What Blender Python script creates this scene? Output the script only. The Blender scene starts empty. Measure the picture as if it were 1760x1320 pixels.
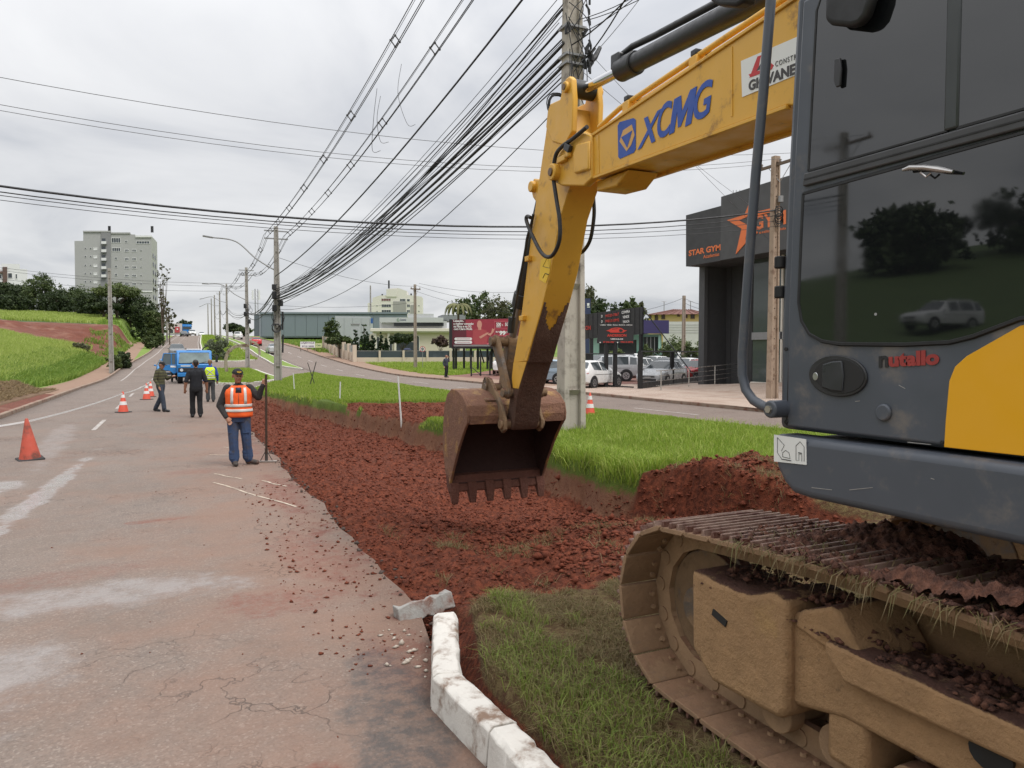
import bpy, bmesh, math, random
import numpy as np
from mathutils import Vector, Matrix
random.seed(7); RNG = np.random.default_rng(11)
scene = bpy.context.scene
COL = scene.collection
R = math.radians

# ---------------------------------------------------------------- camera, sky, sun, exposure
FPX, PSI, PIT, EYE = 1250.0, R(24.7), math.atan(54/1250.0), 2.05
cam_d = bpy.data.cameras.new('camera'); cam = bpy.data.objects.new('camera', cam_d); COL.objects.link(cam)
cam.location = (0, 0, EYE); cam.rotation_euler = (math.pi/2 - PIT, 0, -PSI)
cam_d.sensor_width = 36.0; cam_d.lens = 36.0*FPX/1760.0; cam_d.clip_start = 0.05; cam_d.clip_end = 4000
scene.camera = cam
scene.render.resolution_x = 1024; scene.render.resolution_y = 768
scene.view_settings.view_transform = 'Standard'; scene.view_settings.look = 'None'
scene.view_settings.gamma = 1.0; scene.view_settings.exposure = 0.36
SUN_EL, SUN_AZ = R(58), R(150)      # overcast: a broad soft glow behind and to the right of the camera
w = bpy.data.worlds.new('World'); scene.world = w; w.use_nodes = True
nt = w.node_tree; nt.nodes.clear()
def wn(t, **k):
    n = nt.nodes.new(t)
    for a, b in k.items(): setattr(n, a, b)
    return n
sky = wn('ShaderNodeTexSky', sky_type='NISHITA', sun_disc=False, sun_elevation=SUN_EL, sun_rotation=SUN_AZ)
skm = wn('ShaderNodeMix', data_type='RGBA', blend_type='MULTIPLY'); skm.inputs[0].default_value = 1
skm.inputs[7].default_value = (.1, .1, .1, 1)
tc = wn('ShaderNodeTexCoord')
sx = wn('ShaderNodeSeparateXYZ')
# clouds lie on a flat deck: project the view direction onto it
zc = wn('ShaderNodeMath', operation='MAXIMUM'); zc.inputs[1].default_value = 0.0
za = wn('ShaderNodeMath', operation='ADD'); za.inputs[1].default_value = 0.22
dvx = wn('ShaderNodeMath', operation='DIVIDE'); dvy = wn('ShaderNodeMath', operation='DIVIDE')
cx = wn('ShaderNodeCombineXYZ')
nz1 = wn('ShaderNodeTexNoise'); nz1.inputs['Scale'].default_value = 1.15; nz1.inputs['Detail'].default_value = 7; nz1.inputs['Roughness'].default_value = .52; nz1.inputs['Distortion'].default_value = .5
rp = wn('ShaderNodeValToRGB')
rp.color_ramp.elements[0].position = .34; rp.color_ramp.elements[0].color = (.47, .485, .52, 1)
rp.color_ramp.elements[1].position = .66; rp.color_ramp.elements[1].color = (.76, .76, .765, 1)
e = rp.color_ramp.elements.new(.48); e.color = (.63, .635, .65, 1)
# an overcast sky is brighter towards the zenith
zg = wn('ShaderNodeMapRange'); zg.inputs[1].default_value = 0.0; zg.inputs[2].default_value = 1.0; zg.inputs[3].default_value = .88; zg.inputs[4].default_value = 3.0
mul = wn('ShaderNodeVectorMath', operation='SCALE')
mx = wn('ShaderNodeMix', data_type='RGBA'); mx.inputs[0].default_value = .93
bg = wn('ShaderNodeBackground'); bg.inputs['Strength'].default_value = 1.0
out = wn('ShaderNodeOutputWorld')
L = nt.links.new
L(tc.outputs['Generated'], sx.inputs[0]); L(sx.outputs[2], zc.inputs[0]); L(zc.outputs[0], za.inputs[0])
L(sx.outputs[0], dvx.inputs[0]); L(za.outputs[0], dvx.inputs[1]); L(sx.outputs[1], dvy.inputs[0]); L(za.outputs[0], dvy.inputs[1])
L(dvx.outputs[0], cx.inputs[0]); L(dvy.outputs[0], cx.inputs[1]); L(cx.outputs[0], nz1.inputs['Vector'])
L(nz1.outputs['Fac'], rp.inputs[0]); zp = wn('ShaderNodeMath', operation='POWER'); zp.inputs[1].default_value = 2.3; L(zc.outputs[0], zp.inputs[0]); L(zp.outputs[0], zg.inputs[0]); L(rp.outputs[0], mul.inputs[0]); L(zg.outputs[0], mul.inputs['Scale'])
L(sky.outputs[0], skm.inputs[6]); L(skm.outputs[2], mx.inputs[6]); L(mul.outputs[0], mx.inputs[7]); L(mx.outputs[2], bg.inputs['Color']); L(bg.outputs[0], out.inputs[0])
sd = bpy.data.lights.new('sun', 'SUN'); sd.energy = 1.5; sd.angle = R(24); sd.color = (1, .965, .92)
sun = bpy.data.objects.new('sun', sd); COL.objects.link(sun)
# the sun stands behind the camera on the right: light travels forward and to the left
sun.rotation_euler = Vector((-math.sin(SUN_AZ)*math.cos(SUN_EL), -math.cos(SUN_AZ)*math.cos(SUN_EL), -math.sin(SUN_EL))).to_track_quat('-Z', 'Y').to_euler()

# ---------------------------------------------------------------- pixel helpers (a pixel is only a direction)
_c, _s, _cp, _sp = math.cos(PSI), math.sin(PSI), math.cos(PIT), math.sin(PIT)
def ray(u, v):
    dx = (u-880)/FPX; dy = (660-v)/FPX; h = _cp+dy*_sp
    return Vector((dx*_c+h*_s, -dx*_s+h*_c, dy*_cp-_sp))
EYEV = Vector((0, 0, EYE))
def onz(u, v, z=0.0):
    d = ray(u, v); return EYEV+d*((z-EYE)/d.z)
def onx(u, v, x):
    d = ray(u, v); return EYEV+d*(x/d.x)
def ony(u, v, y):
    d = ray(u, v); return EYEV+d*(y/d.y)
def at(u, v, depth): return EYEV+ray(u, v)*depth
class Plane:
    def __init__(s, p, n): s.p = Vector(p); s.n = Vector(n).normalized()
    def hit(s, u, v):
        d = ray(u, v); return EYEV+d*((s.p-EYEV).dot(s.n)/d.dot(s.n))

# ---------------------------------------------------------------- numpy noise
def _h(ix, iy, sd_):
    n = (ix.astype(np.int64)*374761393+iy.astype(np.int64)*668265263+sd_*982451653) & 0xffffffff
    n = ((n ^ (n >> 13))*1274126177) & 0xffffffff
    return ((n ^ (n >> 16)) & 0xffff)/65535.0
def vn(x, y, s=0):
    x = np.asarray(x, float); y = np.asarray(y, float)
    ix = np.floor(x); iy = np.floor(y); fx = x-ix; fy = y-iy
    fx = fx*fx*(3-2*fx); fy = fy*fy*(3-2*fy)
    a = _h(ix, iy, s); b = _h(ix+1, iy, s); c = _h(ix, iy+1, s); d = _h(ix+1, iy+1, s)
    return (a*(1-fx)+b*fx)*(1-fy)+(c*(1-fx)+d*fx)*fy
def fbm(x, y, s=0, o=4):
    t = 0; am = .5; tot = 0
    for i in range(o):
        t = t+am*vn(x*2**i+i*17.3, y*2**i-i*9.1, s+i); tot += am; am *= .55
    return t/tot
def sst(a, b, x):
    t = np.clip((np.asarray(x, float)-a)/(b-a), 0, 1); return t*t*(3-2*t)

# ---------------------------------------------------------------- mesh builder
class MB:
    def __init__(s): s.v = []; s.f = []
    def add(s, vs, fs):
        o = len(s.v); s.v += [tuple(p) for p in vs]; s.f += [tuple(i+o for i in q) for q in fs]; return s
    def box(s, x0, x1, y0, y1, z0, z1):
        return s.add([(x0,y0,z0),(x1,y0,z0),(x1,y1,z0),(x0,y1,z0),(x0,y0,z1),(x1,y0,z1),(x1,y1,z1),(x0,y1,z1)],
                     [(0,3,2,1),(4,5,6,7),(0,1,5,4),(1,2,6,5),(2,3,7,6),(3,0,4,7)])
    def obox(s, c, a, b, d):          # centre and three half-axis vectors
        c, a, b, d = Vector(c), Vector(a), Vector(b), Vector(d); vs = []
        for k in (-1, 1):
            for i, j in ((-1,-1),(1,-1),(1,1),(-1,1)): vs.append(c+a*i+b*j+d*k)
        return s.add(vs, [(0,3,2,1),(4,5,6,7),(0,1,5,4),(1,2,6,5),(2,3,7,6),(3,0,4,7)])
    def slab(s, pts, n, t):           # polygon extruded by t along n
        n = Vector(n)*t; k = len(pts); p = [Vector(q) for q in pts]
        return s.add(p+[q+n for q in p], [tuple(range(k))[::-1], tuple(range(k, 2*k))]+[(i, (i+1) % k, k+(i+1) % k, k+i) for i in range(k)])
    def prx(s, yz, x0, x1): return s.slab([(x0, y, z) for y, z in yz], (1, 0, 0), x1-x0)
    def tube(s, pts, r, n=8, cap=True):
        P = [Vector(p) for p in pts]; m = len(P); rr = r if isinstance(r, (list, tuple)) else [r]*m
        vs = []; fs = []; up = None
        for i in range(m):
            t = (P[min(i+1, m-1)]-P[max(i-1, 0)])
            t = t.normalized() if t.length > 1e-9 else Vector((0, 0, 1))
            if up is None:
                up = Vector((0, 0, 1)) if abs(t.z) < .9 else Vector((1, 0, 0))
            a = t.cross(up).normalized(); b = a.cross(t).normalized(); up = b
            for j in range(n):
                g = 2*math.pi*j/n; vs.append(P[i]+(a*math.cos(g)+b*math.sin(g))*rr[i])
        for i in range(m-1):
            for j in range(n): fs.append((i*n+j, i*n+(j+1) % n, (i+1)*n+(j+1) % n, (i+1)*n+j))
        if cap: fs += [tuple(range(n))[::-1], tuple(range((m-1)*n, m*n))]
        return s.add(vs, fs)
    def cyl(s, p0, p1, r, n=20): return s.tube([p0, p1], r, n)
    def rings(s, rs, cap=True):       # list of equal-length rings of points
        n = len(rs[0]); vs = [p for q in rs for p in q]; fs = []
        for i in range(len(rs)-1):
            for j in range(n): fs.append((i*n+j, i*n+(j+1) % n, (i+1)*n+(j+1) % n, (i+1)*n+j))
        if cap: fs += [tuple(range(n))[::-1], tuple(range((len(rs)-1)*n, len(rs)*n))]
        return s.add(vs, fs)
    def lathe(s, prof, c=(0, 0, 0), n=24):
        return s.rings([[(c[0]+r*math.cos(2*math.pi*j/n), c[1]+r*math.sin(2*math.pi*j/n), c[2]+z) for j in range(n)] for r, z in prof])
    def ball(s, c, r, n=12, m=8):
        rx, ry, rz = r if isinstance(r, (list, tuple)) else (r, r, r)
        return s.rings([[(c[0]+rx*math.sin(math.pi*i/m)*math.cos(2*math.pi*j/n), c[1]+ry*math.sin(math.pi*i/m)*math.sin(2*math.pi*j/n), c[2]-rz*math.cos(math.pi*i/m)) for j in range(n)] for i in [.05]+list(range(1, m))+[m-.05]])
    def mesh(s, name='m'):
        me = bpy.data.meshes.new(name); me.from_pydata(s.v, [], s.f); me.update()
        bm = bmesh.new(); bm.from_mesh(me); bmesh.ops.recalc_face_normals(bm, faces=bm.faces); bm.to_mesh(me); bm.free()
        return me
    def build(s, name, mat, parent=None, bevel=0, smooth=35, seg=2, kind=None):
        org = parent_loc(parent)
        if org is not None: s.v = [(p[0]-org[0], p[1]-org[1], p[2]-org[2]) for p in s.v]
        return link(name, s.mesh(name), mat, parent, bevel, smooth, seg, kind)
WLOC = {}
def parent_loc(o):                    # roots may be placed; parts carry world coordinates minus the root's
    return WLOC.get(o.name) if o is not None else None
def link(name, me, mat, parent=None, bevel=0, smooth=35, seg=2, kind=None):
    o = bpy.data.objects.new(name, me); COL.objects.link(o)
    if mat and not me.materials: me.materials.append(mat)
    if parent is not None:
        o.parent = parent
        if parent.name in WLOC: WLOC[o.name] = WLOC[parent.name]
    if smooth and not me.get('sm'):
        me['sm'] = 1
        me.polygons.foreach_set('use_smooth', [True]*len(me.polygons)); me.set_sharp_from_angle(angle=R(smooth))
    if bevel:
        b = o.modifiers.new('b', 'BEVEL'); b.width = bevel; b.segments = seg; b.limit_method = 'ANGLE'; b.angle_limit = R(40)
    if kind: o['kind'] = kind
    return o
def thing(name, label, cat, loc=(0, 0, 0), group=None, rz=0, world=True):
    o = bpy.data.objects.new(name, None); COL.objects.link(o); o.location = loc; o.rotation_euler = (0, 0, rz); o.empty_display_size = .2
    tag(o, label, cat, group)
    if world: WLOC[o.name] = tuple(loc)
    return o
def tag(o, label, cat, group=None):
    o['label'] = label; o['category'] = cat
    if group: o['group'] = group
    return o
def copytree(o, loc=None, rz=None, label=None, parent=None):
    c = o.copy(); COL.objects.link(c)
    if parent is not None: c.parent = parent
    if loc is not None: c.location = loc
    if rz is not None: c.rotation_euler = (0, 0, rz)
    if label: c['label'] = label
    for ch in o.children: copytree(ch, parent=c)
    return c
def npmesh(name, V, Fc, nper, mat, cols=None, kind=None, smooth=False, attr=None):
    V = np.asarray(V, np.float32).reshape(-1, 3); Fc = np.asarray(Fc, np.int32).reshape(-1, nper)
    me = bpy.data.meshes.new(name); me.vertices.add(len(V)); me.vertices.foreach_set('co', V.ravel())
    me.loops.add(Fc.size); me.loops.foreach_set('vertex_index', Fc.ravel()); me.polygons.add(len(Fc))
    me.polygons.foreach_set('loop_start', np.arange(0, Fc.size, nper, dtype=np.int32))
    if smooth: me.polygons.foreach_set('use_smooth', np.ones(len(Fc), bool))
    me.update(calc_edges=True)
    if cols is not None:
        a = me.attributes.new('tint', 'FLOAT', 'POINT'); a.data.foreach_set('value', np.asarray(cols, np.float32))
    for k, val in (attr or {}).items():
        a = me.attributes.new(k, 'FLOAT', 'POINT'); a.data.foreach_set('value', np.asarray(val, np.float32))
    me.materials.append(mat)
    o = bpy.data.objects.new(name, me); COL.objects.link(o)
    if kind: o['kind'] = kind
    return o

# ---------------------------------------------------------------- materials
class NT:
    def __init__(s, name):
        s.m = bpy.data.materials.new(name); s.m.use_nodes = True; s.t = s.m.node_tree; s.b = s.t.nodes['Principled BSDF']; s.tc = None
    def n(s, t, ins=None, **k):
        q = s.t.nodes.new(t)
        for a, b in k.items(): setattr(q, a, b)
        for a, b in (ins or {}).items():
            if isinstance(b, bpy.types.NodeSocket): s.t.links.new(b, q.inputs[a])
            else: q.inputs[a].default_value = b
        return q
    def pos(s, gen='Object'):
        if s.tc is None: s.tc = s.n('ShaderNodeTexCoord')
        return s.tc.outputs[gen]
    def wpos(s): return s.n('ShaderNodeNewGeometry').outputs['Position']
    def noise(s, scale, vec=None, detail=5, rough=.55, dist=0):
        return s.n('ShaderNodeTexNoise', {'Vector': vec or s.pos(), 'Scale': scale, 'Detail': detail, 'Roughness': rough, 'Distortion': dist}).outputs['Fac']
    def ramp(s, fac, a, b, lo=0.0, hi=1.0):
        return s.n('ShaderNodeMapRange', {0: fac, 1: a, 2: b, 3: lo, 4: hi}, interpolation_type='SMOOTHSTEP').outputs[0]
    def mix(s, f, a, b):
        q = s.n('ShaderNodeMix', data_type='RGBA')
        for i, val in ((0, f), (6, a), (7, b)):
            if isinstance(val, bpy.types.NodeSocket): s.t.links.new(val, q.inputs[i])
            elif i == 0: q.inputs[0].default_value = val
            else: q.inputs[i].default_value = (*val[:3], 1)
        return q.outputs[2]
    def math(s, op, a, b=0.0, c=None):
        q = s.n('ShaderNodeMath', {0: a, 1: b}, operation=op)
        if c is not None: q.inputs[2].default_value = c
        q.use_clamp = False; return q.outputs[0]
    def attr(s, name): return s.n('ShaderNodeAttribute', attribute_name=name).outputs['Fac']
    def set(s, k, val):
        if isinstance(val, bpy.types.NodeSocket): s.t.links.new(val, s.b.inputs[k])
        else: s.b.inputs[k].default_value = (*val[:3], 1) if isinstance(val, (tuple, list)) else val
    def bump(s, h, strength=.3, dist=.02):
        q = s.n('ShaderNodeBump', {'Height': h, 'Strength': strength, 'Distance': dist}); s.t.links.new(q.outputs[0], s.b.inputs['Normal'])
def sc(c, k): return tuple(min(1, x*k) for x in c[:3])
MC = {}
def mat(name, col, rough=.6, metal=0.0, var=.12, vs=5.0, bump=0.0, bs=60.0, dirt=None, ior=None, gen='Object'):
    if name in MC: return MC[name]
    k = NT(name); p = k.pos(gen); c = k.mix(k.noise(vs, p, 6), sc(col, 1-var), sc(col, 1+var))
    ro = k.ramp(k.noise(vs*2.3, p, 4), .3, .7, max(.02, rough-.1), min(1, rough+.1))
    if dirt:
        dc, amt, ds = dirt; f = k.ramp(k.noise(ds, p, 8, .65), .62-amt*.45, .78-amt*.25)
        c = k.mix(f, c, dc)
    k.set('Base Color', c); k.set('Roughness', ro); k.set('Metallic', metal)
    if ior: k.set('IOR', ior)
    if bump: k.bump(k.noise(bs, p, 4), bump, .01)
    MC[name] = k.m; return k.m
def muddy(name, col, mud, amount=.5, rough=.55, top=1.0, metal=0.0, scale=4.0, bump=.5, topcol=(.12, .038, .022)):
    """paint or steel with dried mud smeared over it and loose earth lying on the upper faces"""
    if name in MC: return MC[name]
    k = NT(name); p = k.pos()
    base = k.mix(k.noise(3, p, 6), sc(col, .82), sc(col, 1.15))
    mudc = k.mix(k.noise(9, p, 8, .7), sc(mud, .6), sc(mud, 1.3))
    f = k.ramp(k.noise(scale, p, 9, .66, .4), .62-amount*.5, .72-amount*.4)
    c = k.mix(f, base, mudc)
    c = k.mix(k.math('MULTIPLY', k.ramp(k.noise(13, p, 7, .7), .60, .68), .55), c, sc(mud, .38))
    c = k.mix(k.math('MULTIPLY', k.ramp(k.noise(1.7, p, 7, .6), .50, .68), .4), c, sc(mud, 1.45))
    nz = k.n('ShaderNodeSeparateXYZ', {0: k.n('ShaderNodeNewGeometry').outputs['Normal']}).outputs[2]
    tn = k.math('ADD', nz, k.math('MULTIPLY', k.math('SUBTRACT', k.noise(7, p, 8, .7), .5), 1.6))
    tf = k.math('MULTIPLY', k.ramp(tn, .72, .95), top)
    c = k.mix(tf, c, k.mix(k.noise(22, p, 6), sc(topcol, .55), sc(topcol, 1.5)))
    k.set('Base Color', c); k.set('Metallic', k.math('MULTIPLY', k.math('SUBTRACT', 1.0, f), metal))
    k.set('Roughness', k.mix(f, (rough,)*3, (.85,)*3))
    k.bump(k.math('ADD', k.math('ADD', k.noise(28, p, 9, .7), k.math('MULTIPLY', k.noise(6, p, 6, .6), 1.2)), k.math('MULTIPLY', tf, k.noise(60, p, 6))), bump, .022)
    MC[name] = k.m; return k.m
# ================================================================ SETTING
_py = [-300, 50, 56, 63, 70, 84, 104, 120, 150, 180, 218, 245, 300, 500, 2000]
_pz = [0, 0, -.05, -.06, .08, .55, 1.55, 2.55, 3.95, 5.2, 6.7, 7.3, 7.0, 5.0, 0]
_ty = np.arange(-300, 2000, 1.0); _tz = np.convolve(np.pad(np.interp(_ty, _py, _pz), 5, 'edge'), np.ones(11)/11, 'valid')
def prof(y): return np.interp(y, _ty, _tz)
def XL(y): return np.interp(y, [-300, 80, 95, 112, 160, 220, 400], [-5, -5, -4.4, -3.4, -2.0, -.3, 1])
def XR(y): return np.interp(y, [-300, 3.9, 5.0, 5.4, 45, 60, 100, 150, 220, 400], [1.40, 1.40, 1.62, 1.72, 1.72, 2.3, 2.8, 3.9, 6, 7.5])
def RL(y): return np.interp(y, [-300, 6, 14, 22, 30, 400], [13.6, 13.6, 13.2, 12.5, 12, 12])
def RR(y): return np.interp(y, [-300, 14, 24, 400], [18.6, 18.4, 18.1, 18])
def XLm(y): return np.interp(y, [-30, 3.95, 5.14, 5.5, 6.2, 32, 40, 52, 64, 68], [1.475, 1.475, 1.86, 1.80, 1.54, 1.55, 3.4, 6.0, 8.9, 11.2])
def XRm(y): return np.minimum(RL(y)+.02, np.interp(y, [-30, 55, 68], [20, 12.02, 11.6]))
def Zfield(x, y):
    b = prof(y)
    f1 = (.50+.50*sst(20, 55, y))*.215*np.clip(-7.4-x, 0, 24)*sst(7.2, 9.5, -x)+.2*np.clip(-34-x, 0, 62)*sst(90, 60, y)
    z1 = b+f1+.25*(fbm(x*.15, y*.15, 3)-.5)*sst(8, 14, -x)
    pl = sst(117, 137, y+6*(fbm(x*.2, y*.2, 5)-.5))*sst(6.8, 9.6, -x)
    z2 = np.maximum(z1, 6.3+.03*(-x-10)+.085*np.clip(y-134, 0, 50))
    return z1*(1-pl)+z2*pl+(1.3*(fbm(x*.33, y*.33, 6)-.5)+.5*(fbm(x*1.1, y*1.1, 7)-.5))*np.clip(4*pl*(1-pl), 0, 1)
def Zground(x, y):
    z = np.where(x < -5.6, Zfield(x, y), prof(y))
    z = z-.10*((x > XL(y)-.9) & (x < 18.9)) - .9*((x > .8) & (x < 11.6) & (y > -14) & (y < 42))
    z = z+np.clip(x-60, 0, 80)*.03*sst(30, 80, y)
    return z
def g(x, y): return float(Zfield(np.array([float(x)]), np.array([float(y)]))[0]) if x < -5.6 else float(prof(y))

def gridmesh(name, X, Y, Z, m, attr=None, kind='structure', smooth=True):
    ny, nx = X.shape; V = np.stack([X, Y, Z], -1).reshape(-1, 3)
    i = np.arange(ny*nx).reshape(ny, nx); F_ = np.stack([i[:-1, :-1], i[:-1, 1:], i[1:, 1:], i[1:, :-1]], -1)
    return npmesh(name, V, F_, 4, m, kind=kind, smooth=smooth, attr={k: q.ravel() for k, q in (attr or {}).items()})

# ---- shared earth / grass colours
SOIL = (.195, .050, .025); SOILD = (.070, .022, .013)
def soil_nodes(k, p):
    c = k.mix(k.noise(1.1, p, 6), SOILD, SOIL)
    c = k.mix(k.ramp(k.noise(14, p, 8, .7), .35, .7), k.mix(.6, c, (.042, .015, .010)), k.mix(.45, c, (.30, .085, .042)))
    return k.mix(k.math('MULTIPLY', k.ramp(k.noise(.6, p, 5), .58, .7), .45), c, (.1, .05, .033))
def lawn_nodes(k, p):
    c = k.mix(k.noise(.7, p, 5), (.11, .18, .022), (.17, .26, .036))
    return k.mix(k.math('MULTIPLY', k.ramp(k.noise(9, p, 7), .45, .7), .7), c, (.19, .21, .05))
k = NT('terrain'); p = k.wpos()
gc = lawn_nodes(k, p)
gc = k.mix(k.ramp(k.attr('soil'), .35, .65), gc, k.mix(k.ramp(k.noise(.35, p, 7, .6), .5, .66), soil_nodes(k, p), (.19, .085, .055)))
gc = k.mix(k.ramp(k.attr('path'), .35, .65), gc, k.mix(k.noise(2, p, 8), (.20, .115, .075), (.30, .20, .14)))
gc = k.mix(k.ramp(k.attr('field'), .3, .7), gc, k.mix(k.noise(.5, p, 6), (.035, .06, .014), (.06, .095, .022)))
k.set('Base Color', gc); k.set('Roughness', .95); k.bump(k.noise(9, p, 8), .6, .05); M_TERR = k.m

xs = np.concatenate([np.linspace(-500, -70, 30), np.linspace(-66, -34, 26), np.arange(-33, 26, .5), np.linspace(27, 90, 43), np.linspace(95, 700, 40)])
ys = np.concatenate([np.linspace(-150, -6, 25), np.arange(-5, 60, 1.0), np.arange(60, 112, 1.25), np.arange(112, 142, .5), np.arange(142, 160, 1.5), np.linspace(162, 420, 60), np.linspace(440, 1900, 30)])
X, Y = np.meshgrid(xs, ys); Z = Zground(X, Y)
wob = 5*(fbm(X*.2, Y*.2, 8)-.5)
soil = ((Y+wob > 113) & (Y+wob < 139) & (X < -6.9) & (X > -75)).astype(float)
soil = np.maximum(soil, ((X < -6.8+wob*.2) & (X > -13-wob) & (Y > 92+wob) & (Y < 120)).astype(float))
soil = np.maximum(soil, ((X < -5) & (X > -9.2+wob*.3) & (Y < 47+wob) & (Y > 6)).astype(float))
path = ((X < -4.9) & (X > -7.35+wob*.12) & (Y > 44+wob) & (Y < 150)).astype(float)
path = np.maximum(path, ((X > 18) & (X < 20.6+wob*.3) & (Y > 38) & (Y < 150)).astype(float))
field = ((X < -9.4-.4*wob) & (Y < 111+wob) & (soil < .5)).astype(float)
field = np.maximum(field, ((X < -12) & (Y > 138+wob)).astype(float))
gridmesh('ground', X, Y, Z, M_TERR, {'soil': soil, 'path': path, 'field': field})

# ---- asphalt
STAINS = [(.75, 6.2, .60, .40, 0, .55), (1.25, 7.4, .40, 1.3, R(6), .55), (-.26, 9.8, .40, .12, R(8), .7), (.2, 13.6, .5, .35, 0, .35), (1.35, 4.6, .30, .6, 0, .55), (1.35, 11, .3, 2.0, 0, .7), (-2.6, 9.4, .6, .12, 0, .7), (.6, 3.5, .16, .14, 0, .7), (-1.2, 7.6, 1.2, .3, R(10), .3), (1.4, 17, .3, 3.0, 0, .5), (1.05, 3.6, .32, 1.5, R(-8), .0)]
def asphalt(name, dusty=1.0, wet=()):
    dusty_in = dusty
    k = NT(name); p = k.wpos(); xyz = k.n('ShaderNodeSeparateXYZ', {0: p})
    base = k.mix(k.noise(.45, p, 6), (.165, .126, .104), (.262, .205, .168))
    vor = k.n('ShaderNodeTexVoronoi', {'Vector': p, 'Scale': 75.0}); agg = vor.outputs['Color']
    sepc = k.n('ShaderNodeSeparateColor', {0: agg}).outputs[0]
    base = k.mix(k.math('MULTIPLY', k.ramp(sepc, .0, 1.0), .46), base, k.mix(k.ramp(sepc, .80, .97), (.10, .082, .072), (.34, .29, .25)))
    base = k.mix(k.math('MULTIPLY', k.ramp(k.noise(5, p, 8, .7), .5, .72), .35), base, (.10, .085, .08))
    base = k.mix(k.math('MULTIPLY', k.ramp(k.noise(34, p, 6, .7), .50, .66), .45), base, (.095, .070, .056))
    base = k.mix(k.math('MULTIPLY', k.ramp(k.noise(1.1, p, 9, .7), .48, .66), .40), base, (.155, .115, .09))
    # red dust carried onto the carriageway, thickest beside the cut
    dusty = k.math('MULTIPLY', k.ramp(xyz.outputs[1], 44.0, 14.0), dusty)
    dx = k.ramp(xyz.outputs[0], -1.6, 2.0); dn = k.noise(.8, p, 9, .68)
    df = k.math('MULTIPLY', k.ramp(k.math('ADD', dn, k.math('MULTIPLY', dx, .26)), .42, .86), k.math('MULTIPLY', dusty, .78))
    base = k.mix(df, base, k.mix(k.noise(3, p, 6), (.21, .115, .078), (.27, .165, .118)))
    strong = k.math('MULTIPLY', k.ramp(k.math('ADD', k.noise(1.7, p, 9, .72), k.math('MULTIPLY', k.ramp(xyz.outputs[0], .5, 1.9), .16)), .66, .76), k.math('MULTIPLY', dusty, .75))
    base = k.mix(strong, base, (.155, .042, .026))
    for (cx_, cy_, rx, ry, ang, amt) in STAINS if dusty_in > .5 else ():
        mp = k.n('ShaderNodeMapping', {'Vector': p}, vector_type='TEXTURE'); mp.inputs['Location'].default_value = (cx_, cy_, 0); mp.inputs['Rotation'].default_value = (0, 0, ang); mp.inputs['Scale'].default_value = (rx, ry, 1e4)
        ln = k.n('ShaderNodeVectorMath', {0: mp.outputs[0]}, operation='LENGTH').outputs['Value']
        q = k.ramp(k.math('ADD', ln, k.math('MULTIPLY', k.math('SUBTRACT', k.noise(3.2, p, 9, .72), .5), 2.2)), 1.1, .55)
        q = k.math('MULTIPLY', q, k.ramp(k.noise(9, p, 9, .75), .40, .60, .25, 1.0))
        base = k.mix(k.math('MULTIPLY', q, amt*1.25 if amt > 0 else .8), base, k.mix(k.noise(20, p, 6), (.12, .036, .022), (.26, .11, .078)) if amt > 0 else (.075, .07, .068))
    # cracks
    wv = k.n('ShaderNodeVectorMath', {0: p, 1: k.n('ShaderNodeTexNoise', {'Vector': p, 'Scale': 2.2, 'Detail': 6.0}).outputs['Color']}, operation='ADD').outputs[0]
    v1 = k.n('ShaderNodeTexVoronoi', {'Vector': wv, 'Scale': 1.5}, feature='DISTANCE_TO_EDGE').outputs[0]
    v2 = k.n('ShaderNodeTexVoronoi', {'Vector': wv, 'Scale': 5.5}, feature='DISTANCE_TO_EDGE').outputs[0]
    cm = k.ramp(k.noise(.33, p, 4), .5, .62)
    cr = k.math('MAXIMUM', k.math('MULTIPLY', k.ramp(v1, .012, .0), k.math('MULTIPLY', cm, .5)), k.math('MULTIPLY', k.ramp(v2, .035, .0), k.math('MULTIPLY', k.ramp(k.noise(.4, p, 5), .56, .66), .75)))
    base = k.mix(cr, base, (.055, .045, .042))
    rough = .82
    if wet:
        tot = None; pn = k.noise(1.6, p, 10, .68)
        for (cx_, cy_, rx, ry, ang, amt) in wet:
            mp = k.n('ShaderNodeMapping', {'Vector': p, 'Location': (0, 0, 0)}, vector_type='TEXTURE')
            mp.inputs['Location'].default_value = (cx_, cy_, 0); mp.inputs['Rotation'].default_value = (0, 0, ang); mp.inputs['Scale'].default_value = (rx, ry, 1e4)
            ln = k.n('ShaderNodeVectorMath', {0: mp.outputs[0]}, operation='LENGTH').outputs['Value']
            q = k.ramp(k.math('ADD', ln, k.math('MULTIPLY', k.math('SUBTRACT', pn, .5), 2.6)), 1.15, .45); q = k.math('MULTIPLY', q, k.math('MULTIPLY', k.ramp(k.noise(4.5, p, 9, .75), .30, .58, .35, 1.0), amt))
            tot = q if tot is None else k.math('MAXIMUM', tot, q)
        film = k.mix(k.noise(5, p, 7, .6), (.24, .22, .215), (.48, .455, .45))      # paler colour mixed in over the wet patches
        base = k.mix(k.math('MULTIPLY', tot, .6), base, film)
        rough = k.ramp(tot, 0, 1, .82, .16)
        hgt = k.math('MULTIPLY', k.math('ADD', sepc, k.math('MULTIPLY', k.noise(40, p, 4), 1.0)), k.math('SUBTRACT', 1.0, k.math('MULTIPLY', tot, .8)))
    else: hgt = k.math('ADD', sepc, k.noise(40, p, 4))
    k.set('Base Color', base); k.set('Roughness', rough)
    k.bump(k.math('SUBTRACT', hgt, k.math('MULTIPLY', cr, 3.0)), .8, .008); return k.m
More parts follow.
